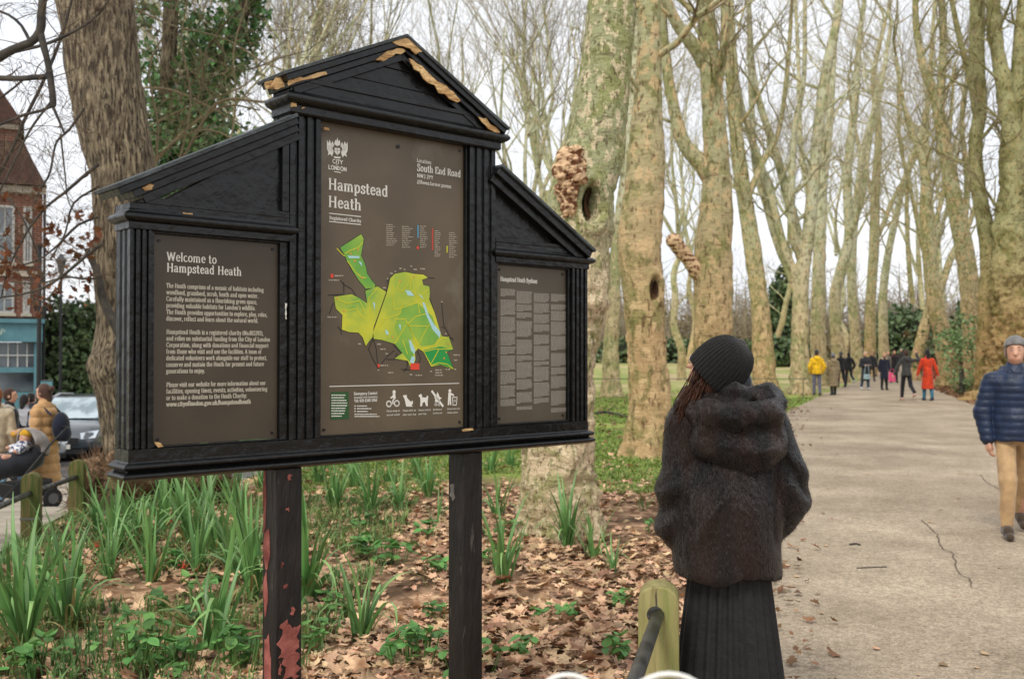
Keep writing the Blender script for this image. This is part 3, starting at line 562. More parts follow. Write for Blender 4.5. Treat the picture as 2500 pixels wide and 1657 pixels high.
def text(b, s, s0, s1, z, cap, wt=.15, y=.0272, sans=False, con=.5):
    adv = [(SW if sans else {k: v[0] for k, v in G.items()}).get(c, .3) for c in s]; tot = sum(adv) + (len(s) - 1) * .04 - .04
    kx = (s1 - s0) / tot if s1 else cap * .92; x = s0
    for c, a in zip(s, adv):
        for pl in (SANS if sans else {k: v[1] for k, v in G.items()}).get(c, []): strokes(b, pl, x, z, kx, cap, y, wt * cap, 1 if sans else con)
        x += (a + .04) * kx
YP = .028
def zz(x, y): return sz(x, y, YP)
b = MB()
for s, x0, x1, y in (('Welcome to', 406.5, 528, 636), ('Hampstead Heath', 406.5, 589, 663)):
    a, z = zz(x0, y); text(b, s, a, zz(x1, y)[0], z, .0285, .15)
b.build('heading_lettering', white, PL)
b = MB()
P1 = ['The Heath comprises of a mosaic of habitats including', 'woodland, grassland, scrub, heath and open water.', 'Carefully maintained as a flourishing green space,', "providing valuable habitats for London's wildlife.", 'The Heath provides opportunities to explore, play, relax,', 'discover, reflect and learn about the natural world.']
P2 = ['Hampstead Heath is a registered charity (No.803392),', 'and relies on substantial funding from the City of London', 'Corporation, along with donations and financial support', 'from those who visit and use the facilities. A team of', 'dedicated volunteers work alongside our staff to protect,', 'conserve and sustain the Heath for present and future', 'generations to enjoy.']
P3 = ['Please visit our website for more information about our', 'facilities, opening times, events, activities, volunteering', 'or to make a donation to the Heath Charity:', 'www.cityoflondon.gov.uk/hampsteadheath']
for lines, ya, yb, ends in ((P1, 702, 782.5, (643, 630, 627, 623, 652, 630)), (P2, 815, 911, (642, 659, 655, 638, 651, 644, 500)), (P3, 944.5, 992, (648, 652, 602, 612))):
    za, zb = zz(406, ya)[1], zz(406, yb)[1]
    for i, s in enumerate(lines): text(b, s, zz(406, ya)[0], zz(ends[i], ya)[0], za + (zb - za) * i / (len(lines) - 1), .0150, .165 if 'www' not in s else .22)
b.build('body_lettering', mat('print_body', srgb(198, 190, 170), rough=.5), PL)
# centre panel
b = MB()
for s, x0, x1, y, cap, wt in (('Hampstead', 801, 946, 462, .0415, .17), ('Heath', 801, 881, 505, .0415, .17), ('Registered Charity', 804, 881, 535.5, .0125, .2), ('Location:', 1017.5, 1053, 396, .0155, .16), ('South End Road', 1018, 1124, 417, .0275, .17), ('NW3 2PY', 1018, 1057, 433, .0155, .16), ('///loves.farmer.poems', 1018, 1101, 448, .0145, .16)):
    a, z = zz(x0, y); e = math.hypot(1, 0); text(b, s, a, zz(x1, y)[0], z, cap, wt)
for (x0, x1, y) in ((803, 881, 521.5), (803, 881, 541.5), (804, 1121, 944)):
    a, z = zz(x0, y); c = zz(x1, y)[0]; b.add([(a, .0272, z), (c, .0272, z), (c, .0272, z + .0028), (a, .0272, z + .0028)], [(0, 1, 2, 3)])
text(b, 'CITY', zz(811.5, 399)[0], zz(836, 399)[0], zz(811, 398)[1], .0150, .2, sans=True); text(b, 'OF', zz(819, 404)[0], zz(825, 404)[0], zz(819, 403)[1], .004, .2, sans=True); text(b, 'LONDON', zz(801.5, 413)[0], zz(845.5, 413)[0], zz(801, 412.5)[1], .0150, .2, sans=True)
a, z = zz(815, 420); b.add([(a, .0272, z), (a + .03, .0272, z), (a + .03, .0272, z + .0025), (a, .0272, z + .0025)], [(0, 1, 2, 3)])
b.build('title_lettering', white, PC)
def each(b, name, m, par):
    for f in b.F: q = MB(); q.add([b.V[i] for i in f], [list(range(len(f)))]); q.build(name, m, par)
def F6(X, Y): return (740 + X / 3.92, 300 + Y / 3.92)
def F7(X, Y): return (740 + X / 3.137, 600 + Y / 3.137)
def F8(X, Y): return (780 + X / 6.572, 920 + Y / 6.572)
def poly(pts, m, y, name, par): 
    b = MB(); b.add([(lambda q: (q[0], y, q[1]))(zz(*p)) for p in pts], [list(range(len(pts)))]); return b.build(name, m, par)
def line(b, pts, wd, y):
    P = [zz(*p) for p in pts]; strokes(b, P, 0, 0, 1, 1, y, wd, 1)
# crest: shield with cross between two jagged wings, a spiky crest above
b = MB()
def fpoly(pts, y=.0271): b.add([(lambda q: (q[0], y, q[1]))(zz(*p)) for p in pts], [list(range(len(pts)))])
fpoly([F6(*p) for p in ((300, 240), (352, 243), (352, 285), (326, 312), (300, 280))])
for sgn in (-1, 1):
    W = [(30, -20), (46, -60), (60, -30), (72, -72), (84, -38), (98, -66), (100, -20), (98, 20), (84, 50), (92, 80), (66, 64), (52, 88), (40, 60), (34, 30), (50, 10)]
    fpoly([F6(326 + sgn * x, 240 + y + sgn * x * .09) for x, y in (W if sgn > 0 else W[::-1])])
fpoly([F6(*p) for p in ((296, 205), (308, 160), (316, 178), (326, 142), (338, 178), (350, 165), (356, 210), (326, 225))]); fpoly([F6(*p) for p in ((290, 322), (362, 328), (352, 342), (300, 338))])
b.build('crest', white, PC)
b = MB(); line(b, [F6(326, 243), F6(326, 305)], .0016, .0268); line(b, [F6(304, 262), F6(350, 265)], .0016, .0268)
for sgn in (-1, 1):
    for k in range(4): line(b, [F6(326 + sgn * (45 + 14 * k), 205 + 4 * k), F6(326 + sgn * (40 + 13 * k), 285 - 6 * k)], .001, .0268)
b.build('crest_linework', pan_c, PC)
# map
mg1 = mat('map_green', srgb(160, 182, 62), srgb(200, 200, 56), scale=7, lo=.42, hi=.6, rough=.5, c3=srgb(110, 168, 72), s3=4, p3=(.56, .66)); mg2 = mat('map_green_mid', srgb(104, 164, 66), srgb(150, 184, 66), scale=9, rough=.5); mg3 = mat('map_green_deep', srgb(38, 148, 66), rough=.5)
mye = mat('map_yellow', srgb(206, 202, 44), rough=.5); mbl = mat('map_pond', srgb(170, 210, 212), rough=.5); mrd = mat('map_red', srgb(220, 70, 48), rough=.5); mbk = mat('map_road', srgb(38, 34, 30), rough=.5); mor = mat('map_orange', srgb(214, 150, 70), rough=.5)
tail = [F6(*p) for p in ((555, 1065), (578, 1110), (572, 1160), (552, 1270), (582, 1330), (602, 1390), (610, 1440))] + [F7(*p) for p in ((520, 260), (553, 300), (545, 320), (480, 330), (430, 270), (380, 195))] + [F6(*p) for p in ((410, 1300), (388, 1250), (352, 1195))]
east = [F7(*p) for p in ((655, 300), (665, 250), (700, 215), (780, 200), (850, 215), (920, 220), (955, 245), (910, 260), (920, 300), (965, 310), (970, 360), (965, 410), (1005, 510), (1060, 690), (1115, 700), (1148, 790), (1100, 810), (1150, 945), (1050, 910), (980, 925), (920, 810), (880, 785), (855, 815), (860, 870), (830, 950), (800, 880), (700, 862), (760, 820), (700, 750), (600, 720), (540, 712), (535, 660), (640, 360))]
west = [F7(*p) for p in ((235, 390), (370, 370), (430, 400), (490, 440), (475, 345), (570, 310), (635, 352), (590, 480), (540, 620), (530, 700), (500, 735), (480, 768), (455, 700), (425, 665), (350, 660), (295, 640), (300, 530), (250, 480))]
# dark rim of roads, slightly larger, below the greens
b = MB()
for pl in (tail, east, west):
    line(b, [tuple(p) for p in pl] + [pl[0]], .0045, .0275)
for pts in ([(190, 378), (310, 372), (400, 400), (480, 480), (520, 570), (535, 700)], [(665, 240), (640, 340), (540, 640), (535, 700)], [(1000, 490), (980, 430), (965, 390)], [(1060, 430), (1075, 600), (1120, 690), (1150, 730)], [(285, 265), (315, 300), (370, 330), (410, 390)], [(310, 280), (312, 360)], [(535, 710), (500, 790), (540, 880), (575, 940)], [(535, 710), (560, 790), (570, 900)], [(690, 760), (760, 830), (800, 900), (790, 950)], [(600, 900), (650, 840), (700, 800)], [(750, 945), (820, 950)], [(870, 800), (900, 860), (880, 920)], [(265, 620), (290, 650), (292, 680)], [(1060, 620), (1080, 630)], [(1100, 700), (1150, 710)], [(945, 245), (1005, 248)], [(640, 280), (655, 250)], [(640, 870), (700, 870), (720, 820)], [(200, 520), (230, 440)], [(790, 940), (770, 965)]):
    line(b, [F7(*p) for p in pts], .0035, .0274)
b.build('map_roads', mbk, PC)['kind'] = 'stuff'
poly(tail, mg2, .0270, 'map_area', PC); poly(west, mg1, .0270, 'map_area', PC); poly(east, mg1, .0270, 'map_area', PC)
poly([F7(*p) for p in ((920, 800), (1050, 770), (1145, 795), (1100, 810), (1148, 940), (1050, 908), (985, 915))], mg3, .0268, 'map_area', PC)
poly([F7(*p) for p in ((760, 460), (880, 440), (990, 540), (1040, 700), (1000, 760), (900, 770), (860, 700), (740, 740), (700, 620))], mg2, .0268, 'map_area', PC); poly([F7(*p) for p in ((700, 750), (780, 700), (850, 800), (830, 900), (790, 860))], mg2, .0267, 'map_area', PC)
b = MB(); rg = random.Random(3)
for pts in ([(690, 300), (685, 400), (700, 490), (800, 460), (880, 430), (890, 520)], [(740, 260), (720, 330), (760, 350), (840, 230)], [(800, 600), (860, 540), (940, 520)], [(800, 600), (880, 760), (940, 640), (970, 600)], [(790, 600), (700, 750)], [(800, 610), (960, 615)], [(540, 660), (620, 560), (740, 520), (760, 440)], [(890, 780), (1000, 760), (1060, 710), (1115, 700)], [(920, 810), (1010, 790), (1140, 790)], [(1040, 790), (980, 900)], [(760, 720), (800, 830)], [(640, 600), (660, 700)], [(250, 400), (330, 440), (430, 420), (480, 520)], [(320, 500), (400, 480), (470, 560)], [(560, 330), (500, 400), (520, 560)], [(850, 330), (870, 400), (960, 330)], [(430, 640), (500, 700)], [(880, 780), (820, 640), (780, 560), (700, 560)], [(820, 230), (820, 330), (900, 420)], [(985, 912), (1040, 895), (1100, 905), (1148, 940)]): line(b, [F7(*p) for p in pts], .0032, .0264)
for pts in ([(320, 1200), (360, 1245), (395, 1275)], [(400, 1250), (450, 1220), (530, 1190), (570, 1140)], [(420, 1320), (500, 1430), (560, 1480), (600, 1480)]): line(b, [F6(*p) for p in pts], .0034, .0264)
b.build('map_paths', mye, PC)['kind'] = 'stuff'
b = MB()
for pts in ([(780, 340), (820, 345), (850, 385), (800, 380)], [(910, 430), (930, 440), (960, 530), (1000, 600), (1050, 660), (1045, 705), (990, 640), (945, 540)], [(805, 715), (825, 730), (858, 800), (850, 830), (825, 800)], [(830, 845), (856, 850), (845, 900), (815, 890)], [(730, 600), (748, 605), (742, 650)], [(625, 640), (645, 650), (655, 680), (635, 680)], [(535, 430), (550, 440), (545, 500)], [(880, 370), (905, 380), (920, 410)], [(420, 120), (445, 125), (450, 160)], [(340, 75), (430, 80), (430, 95), (350, 95)]): b.add([(lambda q: (q[0], .0265, q[1]))(zz(*F7(*p))) for p in pts], [list(range(len(pts)))])
each(b, 'map_pond', mbl, PC)
b = MB()
for (x, y) in ((258, 400), (310, 500), (740, 270), (845, 235), (685, 700), (1110, 750), (395, 115), (362, 60), (450, 245), (420, 30), (1078, 860), (1095, 815)): 
    q = zz(*F7(x, y)); b.disc(q, .0042, .0262, 8)
each(b, 'map_marker', mor, PC)
b = MB()
for (x0, y0, x1, y1) in ((820, 900, 888, 948), (208, 215, 230, 245), (568, 905, 585, 928)): b.add([(lambda q: (q[0], .0262, q[1]))(zz(*F7(*p))) for p in ((x0, y1), (x1, y1), (x1, y0), (x0, y0))], [(0, 1, 2, 3)])
each(b, 'map_red_box', mrd, PC)
# little print: captions and legend, drawn as short words
wb = MB(); rb = random.Random(9)
def words(b, F_, x0, x1, y, h, y_=.0271):
    x = x0
    while x < x1 - 3:
        w_ = min(rb.uniform(10, 34), x1 - x); q0 = zz(*F_(x, y + h)); q1 = zz(*F_(x + w_, y)); s0, s1 = q0[0], q1[0]; z0 = q0[1]; z1 = zz(*F_(x, y))[1]; b.add([(s0, y_, z0), (s1, y_, z0), (s1, y_, z1), (s0, y_, z1)], [(0, 1, 2, 3)]); x += w_ + 5
for (x, y, w_) in ((665, 210, 20), (735, 172, 25), (820, 155, 16), (845, 180, 25), (895, 175, 40), (700, 195, 10), (770, 180, 14), (640, 250, 12), (610, 320, 30), (195, 262, 80), (185, 545, 75), (420, 750, 25), (565, 752, 30), (590, 790, 40), (630, 825, 20), (590, 915, 60), (650, 970, 40), (815, 985, 25), (860, 990, 50), (970, 960, 22), (1010, 950, 50), (1012, 970, 50), (1010, 990, 60), (1090, 945, 40), (1150, 835, 55), (1155, 875, 30), (1085, 672, 20), (1155, 945, 16), (240, 228, 70), (570, 950, 14), (1055, 428, 12)): words(wb, F7, x, x + w_, y - 4, 9)
for r_, (x0, x1, ya, yb, n) in enumerate(((790, 905, 970, 1185, 11), (940, 1055, 988, 1205, 11), (1112, 1190, 985, 1205, 11), (1252, 1318, 1030, 1290, 14), (1390, 1480, 1048, 1300, 13))):
    for k in range(n): words(wb, F6, x0 + 5, x0 + (x1 - x0) * rb.uniform(.55, 1), ya + (yb - ya) * k / n, 7)
wb.build('caption_lettering', mat('print_small', srgb(172, 162, 142), rough=.5), PC)['kind'] = 'stuff'
for (m_, x, ya, yb, n) in ((mat('key_blue', srgb(90, 170, 205)), 1098, 990, 1110, 6), (mrd, 1237, 1020, 1230, 10), (mye, 1376, 1185, 1250, 4)):
    b = MB()
    for k in range(n): b.disc(zz(*F6(x, ya + (yb - ya) * k / n)), .0036, .0268, 8)
    each(b, 'key_dot', m_, PC)
b = MB(); b.disc(zz(*F6(1095, 1195)), .006, .0268, 10); b.build('key_dot', mrd, PC)
poly([F8(*p) for p in ((178, 242), (462, 235), (470, 670), (172, 685))], mat('notice_green', srgb(38, 82, 38), rough=.5), .0270, 'green_notice', PC)
b = MB()
for k in range(9): words(b, F8, 188, 188 + (225, 205, 240, 255, 250, 230, 220, 205, 165)[k], 282 + k * 42, 17, .0266)
b.build('green_notice_lettering', white, PC)
b = MB()
for s, x0, x1, y, cap in (('Emergency Contact', 550, 925, 290, .0095), ('Hampstead Heath Constabulary', 552, 930, 342, .0055), ('Tel: 020 8340 5260', 555, 920, 405, .0095), ('Please keep to', 1075, 1285, 560, .0055), ('shared routes', 1075, 1285, 622, .0055), ('Please pick up', 1335, 1545, 552, .0055), ('after your dog', 1335, 1545, 618, .0055), ('Please control', 1585, 1780, 545, .0055), ('your dog', 1585, 1710, 605, .0055), ('No fires or', 1820, 1965, 535, .0055), ('barbecues', 1820, 1965, 592, .0055), ('Please keep the', 2045, 2250, 525, .0055), ('Heath clean', 2050, 2215, 585, .0055)):
    a, z = zz(*F8(x0, y)); text(b, s, a, zz(*F8(x1, y))[0], z, cap * 1.15, .2)
for (x0, x1, y) in ((600, 760, 458), (600, 835, 500), (600, 775, 545), (560, 915, 590), (560, 960, 625)): words(b, F8, x0, x1, y, 15)
for y in (465, 507, 550): b.disc(zz(*F8(568, y)), .0028, .0271, 8)
b.build('contact_lettering', white, PC)
# pictograms
b = MB()
def F8l(b, pts, wd): line(b, [F8(*p) for p in pts], wd, .0271)
def ring(cx, cy, r, wd): F8l(b, [(cx + r * math.cos(2 * math.pi * i / 16), cy + r * 1.15 * math.sin(2 * math.pi * i / 16)) for i in range(17)], wd)
def dsc(cx, cy, r): b.disc(zz(*F8(cx, cy)), r, .0271, 12)
def pic():
    global b
    b.build('pictogram', white, PC); b = MB()
ring(1112, 430, 38, .0052); ring(1238, 422, 38, .0052); dsc(1195, 240, .0075); fpoly([F8(*p) for p in ((1178, 262), (1212, 262), (1222, 345), (1186, 352), (1178, 330), (1140, 345), (1132, 330), (1170, 300))]); F8l(b, [(1200, 345), (1175, 380), (1178, 430)], .006); pic()
fpoly([F8(*p) for p in ((1335, 300), (1360, 288), (1372, 292), (1395, 282), (1400, 320), (1412, 345), (1450, 385), (1475, 400), (1480, 375), (1498, 390), (1495, 430), (1470, 455), (1492, 462), (1488, 475), (1390, 472), (1382, 440), (1362, 350))]); pic()
fpoly([F8(*p) for p in ((1582, 300), (1600, 285), (1628, 268), (1640, 290), (1648, 325), (1710, 330), (1718, 305), (1738, 298), (1742, 330), (1735, 380), (1735, 466), (1705, 466), (1690, 400), (1655, 410), (1642, 468), (1612, 468), (1618, 380), (1612, 330))]); pic()
F8l(b, [(1800, 225), (1980, 470)], .009); fpoly([F8(*p) for p in ((1838, 330), (1862, 315), (1878, 275), (1892, 238), (1908, 275), (1925, 320), (1962, 335), (1930, 360), (1925, 410), (1850, 400), (1856, 355))]); ring(1865, 440, 16, .003); ring(1915, 440, 16, .003); pic()
dsc(2090, 222, .0072); fpoly([F8(*p) for p in ((2066, 252), (2100, 250), (2150, 275), (2160, 305), (2148, 308), (2108, 285), (2108, 350), (2112, 448), (2090, 448), (2085, 370), (2076, 452), (2055, 452), (2060, 350))]); F8l(b, [(2130, 328), (2205, 322), (2195, 448), (2140, 450), (2130, 328)], .0035); ring(2168, 382, 14, .0025)
b.build('pictogram', white, PC)
# right panel
b = MB(); text(b, 'Hampstead Heath Byelaws', sz(1221.5, 687, YP)[0], sz(1311, 687, YP)[0], sz(1221, 686, YP)[1], .0200, .19); b.build('heading_lettering', white, PR)
# four columns of close print: each line of type its own thin bar of words
b = MB(); rb = random.Random(21)
X0 = [sz(x, 850, YP)[0] for x in (1221.5, 1261, 1303, 1345)]; X1 = [sz(x, 850, YP)[0] for x in (1258.5, 1299, 1341, 1382)]
zt = [sz(1221, y, YP)[1] for y in (706, 708, 710, 713)]; zbm = [sz(1221, y, YP)[1] for y in (993, 1001, 985, 1010)]
zt = [sz(x, y, YP)[1] for x, y in ((1221, 706), (1262, 712), (1304, 717), (1346, 719))]; zbm = [sz(x, y, YP)[1] for x, y in ((1221, 993), (1262, 1002), (1304, 985), (1346, 1008))]
for c in range(4):
    z = zt[c]; nline = 0; para = rb.randint(4, 14)
    while z > zbm[c]:
        last = nline == para; w_ = (X1[c] - X0[c]) * (rb.uniform(.25, .85) if last else rb.uniform(.93, 1)); x = X0[c]; xe = x + w_
        while x < xe - .003:
            ww = min(rb.uniform(.006, .02), xe - x); b.add([(x, .0271, z), (x + ww, .0271, z), (x + ww, .0271, z + .0029), (x, .0271, z + .0029)], [(0, 1, 2, 3)]); x += ww + .0018
        z -= .0048; nline += 1
        if last: nline = 0; para = rb.randint(3, 13); z -= .0045 if rb.random() < .7 else .012
b.build('byelaw_lettering', grey_p, PR)['kind'] = 'stuff'
# ================================================================== TREES
bark_pl = plane_bark('plane_bark', srgb(186, 156, 114), srgb(176, 174, 134), srgb(140, 140, 84), srgb(100, 76, 52), zmix=(2.0, 6.5), scale=2.2, patch=.7)
bark_near = plane_bark('plane_bark_mossy', srgb(210, 188, 152), srgb(170, 172, 130), srgb(150, 154, 92), srgb(98, 80, 60), (2.1, 3.0), 5, .7)
bark_far = plane_bark('plane_bark_pale', srgb(184, 164, 126), srgb(198, 198, 166), srgb(150, 156, 104), srgb(108, 86, 60), zmix=(2.5, 8), scale=1.6, patch=.7)
bark_right = plane_bark('plane_bark_brown', srgb(164, 136, 92), srgb(164, 162, 116), srgb(108, 106, 54), srgb(66, 46, 30), (2.5, 6), 2.6, .3)
bark_oak = mat('oak_bark', srgb(86, 76, 60), srgb(148, 134, 108), scale=10, rough=.95, bump=1, stretch=(2.4, 2.4, .42), bscale=11, lo=.38, hi=.62, c3=srgb(56, 46, 36), s3=16, p3=(.48, .58))
bark_burr = mat('burr_bark', srgb(78, 60, 44), srgb(138, 112, 84), scale=14, rough=.95, bump=1, bscale=30)
bark_dark = mat('dark_branch_bark', srgb(52, 48, 44), srgb(82, 76, 66), scale=9, rough=.9, bump=.5)
twig_m = mat('twig_bark', srgb(120, 108, 82), srgb(142, 128, 98), scale=3, rough=.9)
twig_far = mat('twig_bark_pale', srgb(160, 150, 122), srgb(180, 168, 138), scale=3, rough=.9)
twig_dk = mat('twig_bark_dark', srgb(84, 70, 56), srgb(116, 98, 78), scale=3, rough=.9)
hollow_m = mat('hollow_heartwood', srgb(36, 24, 14), srgb(96, 64, 38), scale=12, rough=1, bump=1, stretch=(1, 1, .4))
torn_m = mat('torn_wood', srgb(104, 64, 38), srgb(218, 184, 144), scale=13, rough=.95, bump=1, stretch=(1, 1, 1.6), lo=.42, hi=.54)
def project(V):
    d = V - np.array([0, 0, EYE]); f = d[:, 1] * _c + d[:, 2] * _s; u = -d[:, 1] * _s + d[:, 2] * _c
    return np.stack([(CXP + d[:, 0] / f * FPX) / K, (CYP - u / f * FPX) / K], -1)
def stem(pts, dist, d1=None, drop=None):   # (x, y, width) in the photo at a known distance -> xyz r
    n = len(pts); out = []
    for i, p in enumerate(pts):
        dd = dist + ((d1 - dist) * i / (n - 1) if d1 else 0); q = at(p[0], p[1], dd); out.append((*q, p[2] / 2 * px2m(dd)))
    return out
def trunk(rows, name, m, parent, nseg=40, step=.08, burl=.10, flare=.35, seed=0, holes=(), fold=0.0, zb=1.5, base=True, fine=.02, vert=False, bf=1.0):
    rows = [np.array(r, float) for r in rows]
    for r in rows: r[3] *= .97 if vert else (.94 if nseg >= 48 else .87)
    if base:
        z0 = gz(rows[0][0], rows[0][1]); b = rows[0].copy(); b[2] = z0 - .15
        if rows[0][2] > z0 + .02: rows = [b] + rows
        else: rows[0][2] = z0 - .15
    R = spline(rows, step); P = R[:, :3]; r = R[:, 3]; V, F = tube_np(P, r, nseg); k = len(P)
    C = np.repeat(P, nseg, 0); rr = np.repeat(r, nseg); dv = (V - C) / rr[:, None]; zg = V[:, 2] - (P[0, 2] + .15)
    th = np.tile(np.linspace(0, 2 * math.pi, nseg, endpoint=False), k); low = np.exp(-np.maximum(zg, 0) / zb)
    q = V / rr[:, None].max() * np.array([1, 1, 1.3])
    n1 = fbm(q * 1.6 + seed, seed, 3); n2 = np.abs(fbm(q * bf * np.array([2.2, 2.2, 3.8]) + seed * 3, seed + 5, 3)); n3 = (vnoise(V * np.array([9, 9, 26]) + seed, seed + 9) + .6 * vnoise(V * np.array([20, 20, 40]) + seed, seed + 4)) if not vert else (vnoise(V * np.array([17, 17, 1.6]) + seed, 4) + .7 * vnoise(V * np.array([34, 34, 4]) + seed, 5)) * (1.5 / (.3 + low))
    disp = burl * n1 * (.35 + low) + burl * 1.4 * (n2 - .35) * low + fine * n3 * (.3 + low)
    if base: disp += flare * np.exp(-np.maximum(zg, 0) / .32) * (.55 + .45 * np.cos(th * 5 + seed) + .25 * np.cos(th * 9 + seed * 2))
    if fold: disp += fold * n3
    V = V + dv * (rr * disp)[:, None]
    for (hx, hy, hw, hh, dp, rim) in holes:      # knot holes: pushed in, with a swollen lip
        s = project(V); e = np.sqrt(((s[:, 0] - hx) / hw) ** 2 + ((s[:, 1] - hy) / hh) ** 2); front = (dv @ np.array([0, -1, 0])) > .1
        V = V + dv * (np.where(front, -dp * smooth((1.05 - e) / .35) + rim * np.exp(-((e - 1.35) / .3) ** 2), 0) * rr)[:, None]
    o = link(name, mesh_np(name, V, F, True), m, parent); return o, R
def hole_core(hx, hy, hw, hh, dist, parent, inset):
    c = at(hx, hy, dist + inset); s = px2m(dist); b = MB(); n = 20
    V = []; rg = random.Random(int(hx))
    for j, q in enumerate((1.05, .7, .35)):
        for i in range(n): a = 2 * math.pi * i / n; k = q * (1 + rg.uniform(-.07, .07)); V.append((c[0] + hw * s * k * math.cos(a), c[1] + (1 - q) * .12 + rg.uniform(-.01, .01), c[2] + hh * s * k * math.sin(a)))
    V.append((c[0], c[1] + .1, c[2])); F = [(j * n + i, j * n + (i + 1) % n, (j + 1) * n + (i + 1) % n, (j + 1) * n + i) for j in range(2) for i in range(n)] + [(2 * n + i, 2 * n + (i + 1) % n, 3 * n) for i in range(n)]
    b.add(V, F); b.build('knot_hole', hollow_m, parent, True).location = tuple(-np.array(parent.location))
def grow(P0, d, r, Ln, lvl, big, small, rg, kids=(5, 5, 4), up=.25, wig=.22, minr=.006, spread=(.5, .95)):
    n = 6 if lvl < 2 else (5 if lvl == 2 else 4); pts = [np.array(P0, float)]; d = np.array(d, float); d /= np.linalg.norm(d); rs = [r]; dirs = [d]
    for i in range(n - 1):
        d = d + np.array([rg.gauss(0, wig), rg.gauss(0, wig), rg.gauss(0, wig * .6) + up * .35]); d /= np.linalg.norm(d)
        pts.append(pts[-1] + d * Ln / (n - 1)); rs.append(max(minr * .6, r * (1 - .72 * (i + 1) / (n - 1)))); dirs.append(d)
    (big if r > .028 else small).append((np.array(pts), np.array(rs)))
    if lvl >= len(kids): return
    for j in range(kids[lvl]):
        t = rg.uniform(.25, 1.0) * (n - 1); i = min(n - 2, int(t)); f = t - i; p = pts[i] * (1 - f) + pts[i + 1] * f; base = dirs[min(i + 1, n - 1)]
        a = rg.uniform(0, 6.283); ang = rg.uniform(*spread); x = np.cross(base, [0, 0, 1] if abs(base[2]) < .9 else [1, 0, 0]); x = x / np.linalg.norm(x); y = np.cross(base, x)
        nd = base * math.cos(ang) + (x * math.cos(a) + y * math.sin(a)) * math.sin(ang)
        grow(p, nd, max(minr, rs[i] * rg.uniform(.45, .65)), Ln * rg.uniform(.45, .68), lvl + 1, big, small, rg, kids, up, wig, minr, spread)
def crown(big, small, parent, mb, ms, nm=('limb_network', 'twigs')):
    if big: V, F = many_tubes(big, 6); o = link(nm[0], mesh_np(nm[0], V, F, True), mb, parent); o['kind'] = 'stuff'
    if small: V, F = many_tubes(small, 3); o = link(nm[1], mesh_np(nm[1], V, F, True), ms, parent); o['kind'] = 'stuff'
def branches_on(R, z0, every, Ln, big, small, rg, kids=(5, 4), up=.35, rr=.5, rmax=.09, minr=.006, maxn=40):
    P = R[:, :3]; r = R[:, 3]; acc = 0; c = 0
    for i in range(1, len(P)):
        acc += np.linalg.norm(P[i] - P[i - 1])
        if P[i, 2] > z0 and acc > every * rg.uniform(.6, 1.4) and c < maxn:
            acc = 0; c += 1; a = rg.uniform(0, 6.283); grow(P[i], (math.cos(a), math.sin(a), rg.uniform(.3, 1.3)), min(rmax, r[i] * rr) * rg.uniform(.5, 1), Ln * rg.uniform(.6, 1.2), 0, big, small, rg, kids, up, minr=minr)
def top_on(R, big, small, rg, Ln, n=3, kids=(5, 5, 4)):
    T = R[-1, :3] - R[-4, :3]; T /= np.linalg.norm(T)
    for k in range(n): grow(R[-1, :3], T + np.array([rg.gauss(0, .3), rg.gauss(0, .3), .2]), R[-1, 3] * .75, Ln * rg.uniform(.8, 1.2), 0, big, small, rg, kids, .3)
PT = 'plane trees lining the path'
def tree(label, dist, stems, seed, m=bark_pl, tm=None, nseg=32, step=.13, burl=.13, flare=.35, side=1.2, Ln=3.0, z0=3, name='plane_tree', group=PT, kids=(5, 4), topL=4, holes=(), zb=1.8, rmax=.08, cat='tree', fine=.02, topn=2, maxn=12, bf=1.0):
    rg = random.Random(seed); rows = stem(stems[0], dist); t = thing(name, label, cat, (0, 0, 0), 0, group)
    o, R = trunk(rows, 'trunk', m, t, nseg, step, burl, flare, seed, holes, zb=zb, fine=fine, bf=bf); big = []; small = []; base = np.array([R[0, 0], R[0, 1], gz(R[0, 0], R[0, 1])])
    branches_on(R, z0, side, Ln, big, small, rg, kids, rmax=rmax, maxn=maxn); top_on(R, big, small, rg, topL, topn)
    for s in stems[1:]:
        d1 = None
        rows = stem(s, dist, dist + rg.uniform(-1.2, 1.2) * .04 * dist); o2, R2 = trunk(rows, 'limb', m, t, max(12, nseg // 2), step, burl * .6, 0, seed + 3, base=False, fine=fine)
        branches_on(R2, z0, side, Ln * .8, big, small, rg, kids, rmax=rmax, maxn=maxn); top_on(R2, big, small, rg, topL * .8, max(1, topn - 1))
    crown(big, small, t, m, tm or twig_m)
    t.location = tuple(base)
    for c in t.children: c.location = tuple(-base)
    return t
# the two nearest planes behind the board
T1 = tree('huge mossy plane tree with knot hole and torn stub behind the notice board', 8.9, [[(1298, 1245, 205), (1290, 1140, 185), (1290, 1044, 180), (1285, 938, 185), (1290, 811, 190), (1315, 705, 190), (1322, 600, 182), (1332, 520, 172), (1350, 435, 158), (1380, 326, 140), (1393, 217, 132), (1416, 0, 119), (1430, -150, 112), (1440, -420, 100)]], 11, bark_near, nseg=110, step=.03, burl=.09, flare=.22, side=.9, Ln=1.6, z0=5.5, holes=[(1368, 470, 23, 46, 1.0, .16), (1330, 640, 30, 22, .05, .05), (1400, 560, 22, 26, .02, .06), (1375, 700, 40, 20, -.12, .0), (1345, 1115, 60, 12, .05, .04)], zb=2.6, fine=.035)
hole_core(1368, 470, 17, 38, 8.62, T1, .10)
